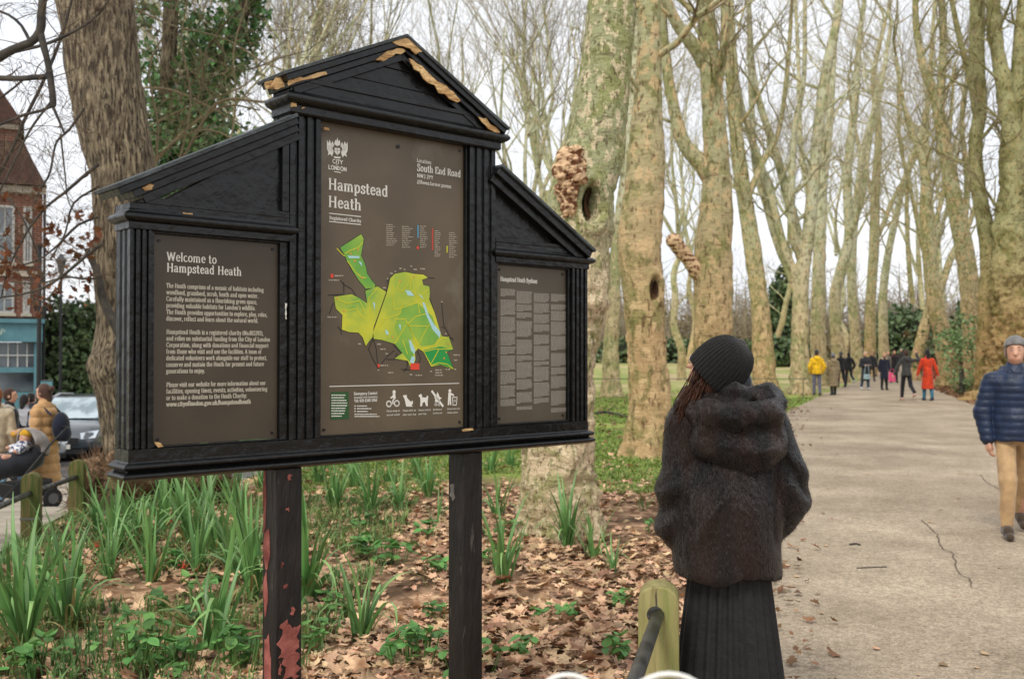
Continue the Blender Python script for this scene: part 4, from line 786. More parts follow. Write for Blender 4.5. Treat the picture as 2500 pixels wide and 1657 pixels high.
# torn stub: a ragged lump of broken heartwood
c = at(1316, 388, 8.56); pr = [ell(c + np.array([0, 0, .06]), (.10, .10, .11)), ell(c + np.array([-.05, 0, -.03]), (.09, .09, .08)), ell(c + np.array([.05, -.02, -.07]), (.07, .07, .07)), ell(c + np.array([.04, .03, .15]), (.06, .06, .05)), ell(c + np.array([-.02, .05, -.16]), (.09, .1, .14)), ell(c + np.array([.0, .08, -.30]), (.07, .1, .14)), seg(c + np.array([.06, .15, 0]), c + np.array([.1, .3, -.02]), .13, .15)]
V, F = blob(pr, .011, .03); N_ = normals_np(V, F); V += N_ * (.030 * fbm(V * np.array([12, 12, 9]), 3, 3) + .030 * np.abs(vnoise(V * np.array([46, 46, 10]), 8)) + .012 * vnoise(V * 80, 4) - .05 * np.exp(-(((V - c - np.array([.02, 0, .12])) / np.array([.05, .2, .04])) ** 2).sum(1)))[:, None]
o = link('torn_stub', mesh_np('torn_stub', V, F, True), torn_m, T1); o.location = tuple(-np.array(T1.location))
T2 = tree('tall straight plane trunk with swollen ridged base, second beside the board', 15.7, [[(1498, 1062, 118), (1500, 1000, 106), (1502, 938, 100), (1494, 811, 96), (1486, 680, 98), (1478, 560, 108), (1490, 440, 98), (1492, 362, 92), (1497, 230, 70), (1500, 100, 58), (1500, 0, 54), (1500, -150, 50)]], 12, bark_pl, nseg=72, step=.06, burl=.07, side=.9, Ln=2.4, z0=5.5, holes=[(1513, 668, 12, 28, 1.0, .16), (1470, 470, 12, 14, 0, .07)], zb=3.5, fine=.05)
hole_core(1513, 668, 8, 20, 15.35, T2, .10)
T3 = tree('forked plane tree with a brown limb and a broken stub on its left', 21, [[(1650, 1010, 118), (1648, 880, 100), (1648, 780, 96), (1648, 600, 92), (1655, 480, 80), (1656, 398, 66), (1650, 280, 58), (1640, 145, 50), (1630, 20, 44), (1622, -120, 38)],
  [(1655, 440, 46), (1626, 385, 48), (1578, 326, 36), (1552, 225, 30), (1540, 150, 28), (1533, 60, 22), (1530, -60, 18)], [(1628, 150, 38), (1607, 112, 38), (1571, 66, 32), (1545, 16, 28), (1520, -60, 24)], [(1650, 420, 20), (1647, 362, 20), (1658, 217, 22), (1673, 109, 22), (1674, 0, 20), (1676, -90, 18)]], 13, bark_pl, nseg=48, step=.09, burl=.08, side=1.1, Ln=3, z0=6.5, zb=3.5, fine=.04)
_off = -np.array(T3.location); _b = [at(1640, 665, 21), at(1606, 622, 20.9), at(1580, 588, 20.8), at(1557, 556, 20.7)]
_V, _F = blob([seg(_b[i], _b[i + 1], (.19, .165, .15)[i], (.165, .15, .145)[i]) for i in range(3)], .03, .05); _V += normals_np(_V, _F) * (.012 * vnoise(_V * np.array([16, 16, 5]), 3) + .03 * fbm(_V * 2.2, 2, 2))[:, None]; o = link('broken_stub', mesh_np('broken_stub', _V, _F, True), torn_m, T3); o.location = tuple(_off)
tree('slender plane tree just behind and right of the knitted hat', 40, [[(1773, 918, 72), (1765, 850, 60), (1755, 700, 48), (1735, 550, 44), (1715, 420, 40), (1700, 300, 36), (1690, 150, 34), (1682, 0, 28), (1675, -80, 22)], [(1722, 470, 20), (1760, 380, 16), (1800, 300, 13), (1820, 150, 12), (1830, 0, 9)]], 14, burl=.10, z0=7, Ln=4, side=1.3, zb=4)
tree('pale plane tree with a long left limb beside the yellow jacket', 41, [[(1850, 908, 58), (1848, 800, 46), (1852, 640, 40), (1868, 540, 34), (1888, 326, 30), (1906, 181, 28), (1932, 54, 22), (1950, -60, 18)], [(1846, 690, 24), (1828, 640, 22), (1795, 560, 20), (1770, 470, 20), (1745, 380, 18), (1735, 200, 15), (1730, 0, 13)], [(1842, 650, 26), (1808, 560, 22), (1786, 470, 19), (1755, 371, 18), (1718, 260, 15), (1693, 136, 13)], [(1856, 600, 32), (1842, 540, 28), (1805, 397, 24), (1786, 334, 21), (1742, 185, 17), (1730, 20, 14)], [(1852, 600, 24), (1829, 520, 22), (1835, 309, 16), (1857, 185, 13), (1860, -10, 10)]], 15, burl=.10, z0=7, Ln=4, side=1.2, zb=4, tm=twig_far, m=bark_far)
tree('grey plane tree standing behind the olive coat', 52, [[(1895, 880, 42), (1890, 760, 38), (1893, 600, 34), (1900, 420, 28), (1915, 300, 22), (1925, 150, 16), (1935, 0, 13)], [(1893, 560, 20), (1870, 460, 17), (1850, 330, 14), (1845, 150, 11), (1838, 0, 9)]], 16, m=bark_far, tm=twig_far, z0=8, Ln=4.5, side=1.4, zb=4)
tree('leaning plane tree that bends right above the black puffer jacket', 58, [[(1945, 872, 36), (1932, 760, 32), (1930, 680, 30), (1950, 600, 29), (1962, 540, 26), (1958, 400, 24), (1975, 250, 20), (1985, 100, 15), (2000, -20, 12)], [(1956, 560, 14), (1990, 470, 12), (2010, 330, 10), (2030, 180, 9)]], 17, m=bark_far, tm=twig_far, z0=8, Ln=4.5, side=1.4)
tree('straight grey plane trunk behind the walker in the long dark coat', 64, [[(1985, 866, 34), (1975, 760, 28), (1968, 640, 25), (1975, 500, 21), (2000, 330, 18), (2035, 200, 14), (2060, 50, 10)]], 18, m=bark_far, tm=twig_far, z0=9, Ln=5, side=1.3)
tree('brown barked plane tree in the middle of the far avenue', 70, [[(2010, 858, 32), (2012, 700, 27), (2020, 560, 26), (2022, 450, 24), (2030, 300, 18), (2018, 180, 14), (2045, 50, 10)], [(2022, 470, 14), (1995, 380, 12), (1972, 280, 10), (1960, 180, 8)], [(2020, 560, 15), (2040, 520, 13), (2064, 460, 12), (2113, 371, 9), (2140, 300, 7)]], 19, m=bark_pl, tm=twig_far, z0=9, Ln=5, side=1.3)
tree('thin right leaning plane tree above the fur hooded walker', 76, [[(2043, 850, 28), (2040, 700, 23), (2050, 600, 20), (2075, 480, 17), (2100, 380, 14), (2130, 300, 10), (2160, 150, 7)]], 20, m=bark_far, tm=twig_far, z0=9, Ln=5, side=1.3)
tree('leaning brown plane tree above the grey hooded walker', 62, [[(2118, 838, 34), (2135, 760, 28), (2155, 690, 25), (2160, 600, 20), (2145, 450, 18), (2140, 300, 15), (2150, 150, 11), (2160, 0, 8)], [(2156, 660, 14), (2130, 560, 13), (2105, 440, 11), (2080, 330, 9), (2075, 200, 7)], [(2110, 700, 14), (2101, 619, 13), (2095, 464, 11), (2108, 371, 10), (2139, 297, 8)]], 21, m=bark_pl, tm=twig_far, z0=9, Ln=5, side=1.3)
tree('plane tree with dark slanting limbs right of the orange red coat', 51, [[(2195, 885, 62), (2180, 780, 46), (2160, 700, 42), (2148, 600, 36), (2140, 500, 30), (2138, 400, 25), (2120, 340, 18), (2090, 250, 12), (2070, 130, 9)], [(2165, 690, 22), (2200, 590, 18), (2238, 520, 14), (2260, 450, 10)], [(2148, 560, 14), (2180, 440, 12), (2195, 300, 10), (2205, 150, 8)]], 22, m=bark_pl, z0=7, Ln=4.5, side=1.2)
tree('tall olive plane tree with two upright limbs at the bend of the path', 42, [[(2258, 905, 70), (2252, 805, 58), (2245, 714, 52), (2230, 590, 48), (2196, 416, 40), (2165, 240, 30), (2136, 163, 22), (2118, 72, 18), (2114, -20, 15)], [(2170, 262, 24), (2176, 180, 22), (2180, 90, 21), (2176, 0, 18), (2174, -80, 14)], [(2222, 560, 20), (2235, 420, 16), (2222, 280, 14), (2240, 160, 11), (2252, 60, 9)]], 23, m=bark_pl, nseg=34, step=.12, burl=.12, z0=6, Ln=3.4, side=1.1, zb=3.5, fine=.04)
tree('brown ribbed plane stem at the right edge, left of the giant trunk', 36, [[(2284, 905, 66), (2280, 760, 50), (2286, 609, 46), (2276, 520, 42), (2257, 416, 35), (2254, 325, 35), (2264, 254, 36), (2258, 145, 38), (2258, 0, 38), (2255, -120, 34)], [(2262, 300, 20), (2240, 180, 16), (2215, 80, 15), (2195, -20, 12)]], 24, m=bark_right, nseg=40, step=.09, burl=.12, z0=5.5, Ln=2.6, side=1.0, zb=4, fine=.06)
tree('giant burry plane tree with many stems at the right edge', 35, [[(2332, 925, 128), (2335, 860, 112), (2338, 700, 96), (2334, 550, 80), (2342, 400, 62), (2330, 250, 46), (2305, 120, 34), (2294, 0, 32), (2288, -120, 28)], [(2352, 440, 48), (2368, 300, 38), (2385, 150, 32), (2405, 0, 28)], [(2330, 420, 34), (2345, 280, 34), (2355, 120, 32), (2368, -40, 26)], [(2375, 900, 80), (2380, 700, 74), (2395, 500, 60), (2420, 300, 50)]], 25, m=bark_right, nseg=120, step=.07, burl=.24, bf=2.2, flare=.55, z0=5.5, Ln=2.6, side=1.0, zb=5, fine=.07)
tree('young plane trunk seen between the two nearest trunks', 38, [[(1415, 912, 52), (1411, 820, 42), (1418, 700, 35), (1425, 560, 30), (1445, 400, 27), (1462, 250, 22), (1468, 100, 18), (1474, -40, 13)]], 26, m=bark_far, tm=twig_far, z0=7, Ln=3.5, side=1.2)
# ------------------------------------------------------------------ bare trees further off: five grown, then copied
protos = []
for v in range(5):
    rg = random.Random(100 + v); big = []; small = []; rows = [(0, 0, -.3, .30), (0, 0, .5, .23)]; x = y = 0
    for k in range(6): x += rg.gauss(0, .25); y += rg.gauss(0, .25); rows.append((x, y, 1.6 + k * 1.3, max(.12, .21 - .018 * k)))
    R = spline(rows, .4); V, F = tube_np(R[:, :3], R[:, 3], 14); V += .03 * fbm(V * 1.7, v)[:, None] * np.array([1, 1, 0]); T = mesh_np('trunk', V, F, True); T.materials.append(bark_far if v % 2 else bark_pl)
    for k in range(4): a = 6.283 * k / 4 + rg.uniform(-.4, .4); grow(R[-1, :3] - [0, 0, rg.uniform(0, 2.5)], (math.cos(a) * .42, math.sin(a) * .42, 1), .115, rg.uniform(7, 10), 0, big, small, rg, (5, 4, 4, 3), .35, .13, .007, (.35, .8))
    branches_on(R, 3.2, 1.0, 3.5, big, small, rg, (5, 4), rmax=.05)
    V, F = many_tubes(big, 6); B = mesh_np('limbs', V, F, True); B.materials.append(bark_far); V, F = many_tubes(small, 3); S = mesh_np('twigs', V, F, True); S.materials.append(twig_far if v % 2 else twig_m)
    protos.append((T, B, S))
def bgtree(v, x, y, s, rz, label, group='bare trees further off'):
    t = thing('bare_tree', label, 'tree', (x, y, gz(x, y)), rz, group); t.scale = (s, s, s)
    for nm, me in zip(('trunk', 'crown', 'twigs'), protos[v]): link(nm, me, None, t)
    return t
SP = [  # photo x (2366 wide), distance, variant, scale, label
 (596, 34, 0, 1.0, 'bare tree with brown trunk at the left end of the gabled roof'), (650, 26, 1, .95, 'bare pale trunk rising left of the roof peak'), (712, 42, 2, 1.15, 'thin bare tree behind the left slope of the middle roof'), 
 (832, 38, 4, 1.05, 'dark bare trunk close left of the roof peak'), (985, 30, 1, .75, 'slender bare pole of a tree right of the roof peak'), 
 (1205, 30, 4, .82, 'bare thin tree over the top of the right wing roof'), (1262, 48, 0, 1.2, 'bare tree left of the torn stub'), (1312, 60, 1, 1.3, 'distant bare tree close left of the mossy trunk'),
 (1575, 62, 3, 1.2, 'bare tree behind the broken stub'), (1592, 85, 2, 1.3, 'far leaning bare tree on the lawn left of the hat'), (1800, 88, 0, 1.35, 'far bare tree in front of the dark yew'),
 (1950, 100, 1, 1.5, 'furthest bare tree left of the path bend'), 
 (2118, 100, 2, 1.5, 'furthest bare tree right of the path bend'), (2180, 72, 3, 1.3, 'bare tree behind the rhododendron'), (445, 36, 2, 1.1, 'bare tree hidden behind the ivy'),
 ]
for i, (px, y, v, s, lab) in enumerate(SP):
    p = at(px, 820, y); bgtree(v, p[0], y, s, i * 1.37, lab)
# ------------------------------------------------------------------ big rough-barked tree on the left
T = thing('rough_barked_tree', 'massive rough barked tree with burry foot left behind the board', 'tree')
rows = stem([(345, 1150, 225), (335, 1090, 200), (320, 1000, 160), (312, 900, 172), (305, 845, 190), (300, 760, 150), (295, 620, 148), (293, 520, 146), (284, 400, 146), (262, 300, 158), (240, 180, 166), (228, 60, 172), (215, -60, 178), (200, -260, 185)], 11.0)
o, R = trunk(rows, 'trunk', bark_oak, T, 150, .05, .06, .10, 31, holes=[(243, 235, 10, 10, .06, .05), (275, 345, 10, 12, .10, .05), (228, 845, 16, 18, .0, .08), (325, 330, 7, 7, .08, .06)], zb=1.2, fine=.022, vert=True)
big = []; small = []; rg = random.Random(77)
branches_on(R, 2.6, .55, 1.9, big, small, rg, (5, 4), up=-.1, rmax=.022, minr=.003, maxn=16); top_on(R, big, small, rg, 5, 4)
crown(big, small, T, bark_oak, twig_dk)
# burry epicormic growth round the foot
pr = []; rg = random.Random(4)
for k in range(26):
    a = rg.uniform(0, 6.28); q = at(350 + 125 * math.cos(a), 1120, 10.9 + .5 * math.sin(a)); q[2] = gz(q[0], q[1]) + rg.uniform(.05, .50); pr.append(ell(q, (rg.uniform(.16, .3), rg.uniform(.16, .3), rg.uniform(.14, .26))))
V, F = blob(pr, .035, .12); N_ = normals_np(V, F); V += N_ * (.05 * fbm(V * 9, 3, 3))[:, None]; link('burr', mesh_np('burr', V, F, True), bark_burr, T)
tw = []
for k in range(1500):
    i = rg.randrange(len(V)); p = V[i]; n = N_[i] + np.array([rg.gauss(0, .5), rg.gauss(0, .5), .3 + rg.gauss(0, .4)]); n /= np.linalg.norm(n); L_ = rg.uniform(.05, .16); tw.append((np.array([p, p + n * L_ * .5, p + n * L_ + [0, 0, .02]]), np.array([.005, .004, .002])))
V2, F2 = many_tubes(tw, 3); link('burr_twigs', mesh_np('burr_twigs', V2, F2), mat('burr_twig', srgb(120, 92, 64), srgb(84, 62, 42), island=.4), T)['kind'] = 'stuff'
# ------------------------------------------------------------------ dark overhanging branches from a tree outside the frame, top left
T = thing('overhanging_tree', 'dark tree leaning in from the left edge with thick bent boughs', 'tree'); big = []; small = []; rg = random.Random(8)
base = at(-150, 820, 7.4); zb_ = gz(base[0], base[1]); rows = [(base[0] - .3, base[1], zb_ - .1, .2), (base[0] - .2, base[1], zb_ + 1.5, .17), (base[0], base[1], 3.2, .13), (*at(-60, 150, 7.4), .06)]
trunk(rows, 'trunk', bark_dark, T, 20, .12, .06, .2, 3)
BR = [[(-60, 150, 34), (-20, 140, 26), (30, 115, 23), (70, 98, 21), (92, 74, 23), (97, 20, 22), (105, -40, 20)], [(-60, 180, 12), (-10, 180, 14), (40, 182, 15), (95, 178, 13), (120, 176, 13)], [(94, 80, 18), (107, 130, 17), (117, 180, 17), (122, 232, 17), (122, 246, 15)], [(122, 244, 9), (95, 256, 8), (60, 264, 8), (20, 280, 7), (-30, 300, 6)], [(122, 246, 9), (136, 278, 7), (150, 312, 5)],
 [(170, -20, 7), (150, 60, 8), (125, 130, 9), (95, 200, 9), (60, 270, 9), (30, 340, 8), (0, 400, 8), (-30, 460, 7)], [(260, -10, 6), (225, 35, 6), (190, 62, 7), (140, 88, 8), (100, 104, 8), (30, 122, 7)], [(-20, 235, 5), (10, 220, 6), (60, 180, 5)], [(70, 98, 9), (50, 60, 8), (20, 35, 7), (-20, 20, 6)], [(-20, 480, 5), (30, 380, 5), (70, 300, 6), (118, 235, 6)]]
for k, p in enumerate(BR):
    rows = stem(p, 7.4 + (k % 3) * .25 if k > 4 else 7.4); o, R = trunk(rows, 'bough', bark_dark, T, 12, .05, .10, 0, k, base=False); branches_on(R, 1.0, .16, .55, big, small, rg, (4, 3), up=-.35, rmax=.010, minr=.0022, maxn=14)
crown(big, small, T, bark_dark, twig_dk)
# branch sprays with last year's brown leaves
T2_ = thing('leafy_branch_spray', 'low branches with withered brown leaves in front of the brick house', 'tree'); big = []; small = []; lv = []
rows = stem([(285, 780, 30), (240, 700, 22), (228, 640, 18), (200, 575, 14)], 10.2)
SPR = [[(240, 560, 9), (200, 590, 8), (160, 625, 7), (110, 660, 6), (50, 680, 5), (-20, 690, 4)], [(228, 380, 9), (190, 410, 8), (150, 445, 7), (105, 480, 6), (60, 540, 5), (20, 620, 4), (0, 700, 3)], [(230, 500, 7), (180, 520, 6), (140, 560, 5), (90, 600, 4), (20, 620, 4)], [(235, 640, 7), (200, 645, 6), (150, 640, 5), (90, 655, 4), (10, 650, 3)], [(195, 250, 6), (160, 300, 6), (130, 330, 5), (115, 400, 5), (92, 440, 4), (80, 470, 3)], [(-20, 430, 5), (20, 460, 5), (60, 520, 4), (90, 600, 4), (100, 660, 3)], [(-20, 560, 5), (30, 585, 4), (70, 640, 4), (80, 720, 3)], [(230, 430, 6), (170, 470, 5), (150, 540, 4), (110, 610, 3)], [(140, 310, 5), (150, 400, 4), (160, 470, 3), (200, 520, 3)]]
for k, p in enumerate(SPR):
    R = spline(stem(p, 9.6 + .15 * k), .05); big.append((R[::2, :3], R[::2, 3])) if len(R) % 2 == 0 else big.append((R[:, :3], R[:, 3])); b2 = []
    branches_on(R, 0, .09, .55, small, small, rg, (5, 3), up=-.2, rmax=.007, minr=.002, maxn=40)
o, R = trunk(rows, 'trunk', bark_dark, T2_, 14, .08, .05, .1, 5, base=False)
V, F = [], []
for P, r in big:
    v, f = tube_np(P, r, 6); F.append(f + sum(len(q) for q in V)); V.append(v)
link('limbs', mesh_np('limbs', np.concatenate(V), np.concatenate(F), True), bark_dark, T2_)
V, F = many_tubes(small, 3); link('twigs', mesh_np('twigs', V, F), twig_dk, T2_)['kind'] = 'stuff'
LEAFO = [(0, 0), (.18, .12), (.12, .3), (.34, .38), (.22, .55), (.36, .72), (.15, .8), (0, 1.05), (-.15, .8), (-.36, .72), (-.22, .55), (-.34, .38), (-.12, .3), (-.18, .12)]
def leaf_sheet(points, sizes, normals_rand, outline, curl=.25, rg=None, droop=False):
    V = []; F = []; rg = rg or random
    n = len(outline); O = np.array(outline, float)
    for p, s in zip(points, sizes):
        a = rg.uniform(0, 6.283); tilt = rg.gauss(0, normals_rand); t2 = rg.gauss(0, normals_rand); 
        z = curl * (np.abs(O[:, 0]) * rg.uniform(-.8, 1.2) + (O[:, 1] - .4) ** 2 * rg.uniform(-.8, 1.2)); L3 = np.stack([O[:, 0], O[:, 1] - .4, z], -1) * s
        Rm = (Matrix.Rotation(a, 3, 'Z') @ Matrix.Rotation(tilt, 3, 'X') @ Matrix.Rotation(t2, 3, 'Y')); L3 = L3 @ np.array(Rm).T + np.array(p)
        c = (np.array([[0, 0, z.mean() * .3 * s]]) @ np.array(Rm).T + np.array(p))[0]; b = len(V); V += list(L3); V.append(c)
        F += [(b + i, b + (i + 1) % n, b + n) for i in range(n)]
    return np.array(V), np.array(F)
dead_m = mat('dead_brown_leaf', srgb(132, 82, 48), srgb(92, 56, 36), scale=5, rough=.85, island=.4, trans=.25)
pts = []
for k in range(380):
    P, r = rg.choice(small); q = P[-1]; s = project(q[None])[0]
    if s[1] > 430 and s[0] < 235 and not (s[0] > 100 and s[1] < 470): pts.append(q + np.array([0, 0, -.03]))
V, F = leaf_sheet(pts, [rg.uniform(.07, .12) for _ in pts], .9, LEAFO, .5, rg); link('withered_leaves', mesh_np('withered_leaves', V, F), dead_m, T2_)['kind'] = 'stuff'
# ------------------------------------------------------------------ ivy covered tree
ivy_m = mat('ivy_leaf', srgb(52, 94, 46), srgb(92, 134, 70), scale=6, rough=.35, spec=.6, island=.5, trans=.15)
T = thing('ivy_covered_tree', 'forked tree smothered in dark glossy ivy behind the left wing roof', 'tree'); rg = random.Random(14)
IV = [[(410, 1010, 60), (400, 420, 44), (385, 250, 42), (392, 100, 40), (398, -80, 38)], [(398, 470, 30), (445, 280, 30), (500, 165, 32), (548, 60, 36), (585, -80, 40)]]
ip = []; big = []; small = []
for k, p in enumerate(IV):
    o, R = trunk(stem(p, 15), 'trunk' if k == 0 else 'limb', bark_oak, T, 20, .15, .06, .2, 40 + k, base=(k == 0)); branches_on(R, 2.5, .5, 2.6, big, small, rg, (5, 4), up=.1, rmax=.03, minr=.004)
    for j in range(8000 if k == 0 else 5000):
        i = rg.randrange(len(R)); q = R[i]; 
        if q[2] < 2.4: continue
        rad = (.50 if k == 0 else .30) * (1 + .4 * math.sin(q[2] * 2.1 + k)) ; a = rg.uniform(0, 6.283); d_ = rad * rg.uniform(.35, 1.15) ; cl = vnoise(np.array([q[2] * 2.2, a * 1.4, k * 5.0]))
        if cl < -.25: continue
        ip.append((q[0] + d_ * math.cos(a) + rg.gauss(0, .05), q[1] + d_ * math.sin(a), q[2] + rg.uniform(-.15, .15)))
for j in range(3600):                       # the lower mass between the forks
    q = at(440 + rg.gauss(0, 52), 330 + rg.gauss(0, 55), 15 + rg.gauss(0, .3)); ip.append(tuple(q))
crown(big, small, T, bark_oak, twig_dk)
IVO = [(0, 0), (.42, .12), (.30, .45), (0, 1), (-.30, .45), (-.42, .12)]
V, F = leaf_sheet(ip, [rg.uniform(.07, .12) for _ in ip], 1.1, IVO, .3, rg); o = link('ivy_leaves', mesh_np('ivy_leaves', V, F), ivy_m, T); o['kind'] = 'stuff'
# whippy shrub stems in front of it
T = thing('whippy_shrub', 'tangle of thin arching brown stems in front of the ivy', 'shrub'); rg = random.Random(15); big = []; small = []
for p in ([(300, 480, 12), (340, 400, 10), (430, 300, 8), (520, 245, 6), (600, 255, 4)], [(330, 500, 10), (420, 370, 8), (500, 240, 9), (600, 235, 7), (660, 240, 6)], [(290, 440, 7), (400, 330, 6), (480, 300, 6), (560, 330, 5), (640, 350, 4)], [(350, 460, 7), (365, 300, 6), (345, 160, 5), (390, 60, 4), (420, -20, 3)], [(400, 430, 6), (440, 240, 5), (420, 90, 4), (440, -20, 3)], [(520, 400, 6), (545, 240, 5), (540, 120, 4), (570, 0, 3)], [(250, 210, 5), (380, 205, 6), (480, 245, 5), (560, 290, 4)], [(310, 20, 5), (400, 60, 5), (520, 90, 4), (620, 150, 4), (700, 170, 3)], [(330, 300, 5), (430, 250, 5), (560, 200, 4), (640, 130, 3)], [(450, 440, 6), (520, 340, 5), (620, 300, 4), (680, 290, 3)], [(300, 120, 5), (280, 30, 5), (330, 50, 4), (380, 80, 3)]):
    rows = stem(p, 12.5 + rg.uniform(-.8, .8)); o, R = trunk(rows, 'stem', twig_m, T, 8, .12, .05, 0, 3, base=False); branches_on(R, 0, .3, 1.1, big, small, rg, (4, 3), up=0, rmax=.012, minr=.003, maxn=14)
q = at(300, 820, 12.5); trunk([(q[0], 12.5, gz(q[0], 12.5), .05), (*at(300, 480, 12.5), .03)], 'stem', twig_m, T, 8, .2, .02, .2, 1)
crown(big, small, T, twig_m, twig_m)
# ------------------------------------------------------------------ evergreens and thickets
def leaf_cloud(cs, n, size, rg, outline=IVO, shell=.55):
    pts = []
    for c, r, k in cs:
        for _ in range(int(n * k)):
            v = np.array([rg.gauss(0, 1) for _ in range(3)]); v /= np.linalg.norm(v); q = rg.uniform(shell, 1) ** .6; nn = 1 + .22 * float(vnoise(v * 2.3 + c[0])) + .12 * float(vnoise(v * 6 + c[1]))
            pts.append(np.array(c) + v * np.array(r) * q * nn)
    return leaf_sheet(pts, [size * rg.uniform(.6, 1.3) for _ in pts], 1.0, outline, .3, rg)
ever = mat('evergreen_leaf', srgb(70, 92, 58), srgb(104, 120, 80), scale=2, rough=.5, island=.45); ever2 = mat('rhododendron_leaf', srgb(104, 134, 84), srgb(142, 164, 110), scale=3, rough=.4, island=.4, trans=.2); shade_core_m = mat('shrub_shade', srgb(24, 34, 20), srgb(44, 46, 30), scale=4, rough=1)
def bush(name, label, cat, cs, n, size, m, seed, group=None, corek=.62):
    rg = random.Random(seed); x, y = cs[0][0][0], cs[0][0][1]; z = gz(x, y); t = thing(name, label, cat, (x, y, z), 0, group); off = np.array([x, y, z])
    cs = [(np.array(c) - off, np.array(r, float), k) for c, r, k in cs]
    V, F = leaf_cloud(cs, n, size, rg); link('foliage', mesh_np('foliage', V, F), m, t)['kind'] = 'stuff'
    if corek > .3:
      V, F = blob([ell(c, r * corek) for c, r, k in cs], max(.12, float(cs[0][1].max()) / 14), .4, pad=.3); V += normals_np(V, F) * .15 * fbm(V * 1.4, seed)[:, None]; link('shade_core', mesh_np('shade_core', V, F, True), shade_core_m, t)  # dark blob standing in for the shade inside the foliage
    b = MB(); b.tube([(0, 0, -.1), (0, 0, max(.4, float(cs[0][0][2]) * .8))], [.14, .08], 8); b.build('trunk', bark_dark, t); return t
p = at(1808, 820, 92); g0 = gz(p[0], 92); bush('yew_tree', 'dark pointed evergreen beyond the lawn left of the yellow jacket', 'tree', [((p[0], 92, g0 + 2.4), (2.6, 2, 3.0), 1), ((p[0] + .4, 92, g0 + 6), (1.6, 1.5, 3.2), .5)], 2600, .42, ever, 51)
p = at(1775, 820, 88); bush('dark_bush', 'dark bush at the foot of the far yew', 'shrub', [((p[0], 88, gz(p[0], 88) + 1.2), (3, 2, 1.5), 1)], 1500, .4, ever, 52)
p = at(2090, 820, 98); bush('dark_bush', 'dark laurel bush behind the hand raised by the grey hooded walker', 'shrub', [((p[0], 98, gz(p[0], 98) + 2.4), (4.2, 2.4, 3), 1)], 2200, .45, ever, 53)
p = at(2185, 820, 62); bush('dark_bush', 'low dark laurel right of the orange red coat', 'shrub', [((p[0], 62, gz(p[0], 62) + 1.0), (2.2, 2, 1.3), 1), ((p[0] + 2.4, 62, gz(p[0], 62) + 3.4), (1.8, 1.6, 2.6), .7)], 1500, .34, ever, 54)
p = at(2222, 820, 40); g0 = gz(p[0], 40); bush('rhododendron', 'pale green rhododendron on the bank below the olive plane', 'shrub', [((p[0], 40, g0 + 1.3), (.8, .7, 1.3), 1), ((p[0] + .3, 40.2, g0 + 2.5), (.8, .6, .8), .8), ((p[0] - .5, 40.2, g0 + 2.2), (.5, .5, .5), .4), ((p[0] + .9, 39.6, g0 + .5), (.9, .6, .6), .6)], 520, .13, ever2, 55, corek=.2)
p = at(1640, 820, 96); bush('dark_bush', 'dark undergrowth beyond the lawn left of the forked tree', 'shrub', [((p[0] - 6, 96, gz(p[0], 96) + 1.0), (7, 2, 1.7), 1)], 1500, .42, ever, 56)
for (px, d, lab) in ((118, 34, 'dark evergreen hedge tree just right of the brick house'), (178, 35, 'dark evergreen hedge tree above the parked cars'), (250, 36, 'dark evergreen hedge tree behind the rough barked trunk')):
    p = at(px, 820, d); g0 = gz(p[0], d); bush('hedge_tree', lab, 'tree', [((p[0], d, g0 + 1.7), (1.5, 1.2, 2.0), 1), ((p[0] + .3, d, g0 + 3.3), (1.2, 1.1, 1.5), .7)], 2600, .20, ever, px)
# far woodland: a band of stems, brushwood and low leaves closing the view
rg = random.Random(61); tubes = []; pts = []
for k in range(2800):
    a = rg.uniform(-.42, .62); d = rg.uniform(100, 150); x = a * d; 
    if x > 52 and x < 90 and d < 118: continue
    z = gz(x, d); h = rg.uniform(3.5, 7.5) if rg.random() < .85 else rg.uniform(7, 12); lx = rg.gauss(0, .12) * h; tubes.append((np.array([(x, d, z - .2), (x + lx * .3, d, z + h * .4), (x + lx * .6 + rg.gauss(0, .2), d, z + h * .75), (x + lx, d, z + h)]), np.array([.10, .075, .05, .02]) * rg.uniform(.5, 1.6)))
    for j in range(7):
        f = rg.uniform(.3, 1); q = np.array([x + lx * f, d, z + h * f]); e = q + np.array([rg.gauss(0, 1.3), rg.gauss(0, .5), rg.uniform(.2, 2)]); tubes.append((np.array([q, (q + e) / 2 + [0, 0, -.15], e, e + [rg.gauss(0, .4), 0, .4]]), np.array([.035, .028, .02, .012])))
V, F = many_tubes(tubes, 3); o = link('far_wood', mesh_np('far_wood', V, F), mat('far_stems', srgb(150, 138, 114), srgb(120, 108, 88), scale=.4, rough=1, island=.25)); tag(o, 'far band of bare woodland closing the view beyond the lawn', None, None, 'stuff')
pts = []
for k in range(26000):
    a = rg.uniform(-.42, .62); d = rg.uniform(104, 150); x = a * d
    if x > 52 and x < 90 and d < 118: continue
    hh = 1.6 + 2.6 * (vnoise(np.array([x * .12, d * .1, 3.0])) + .6); pts.append((x, d, gz(x, d) + rg.uniform(0, max(.5, float(hh)))))
V, F = leaf_sheet(pts, [rg.uniform(.35, .7) for _ in pts], 1.0, [(0, 0), (.35, .5), (0, 1), (-.35, .5)], .2, rg); o = link('far_undergrowth', mesh_np('far_undergrowth', V, F), mat('far_leaves', srgb(92, 96, 62), srgb(120, 100, 72), scale=.12, rough=1, island=.35)); tag(o, 'far dim undergrowth of brambles and evergreens', None, None, 'stuff')

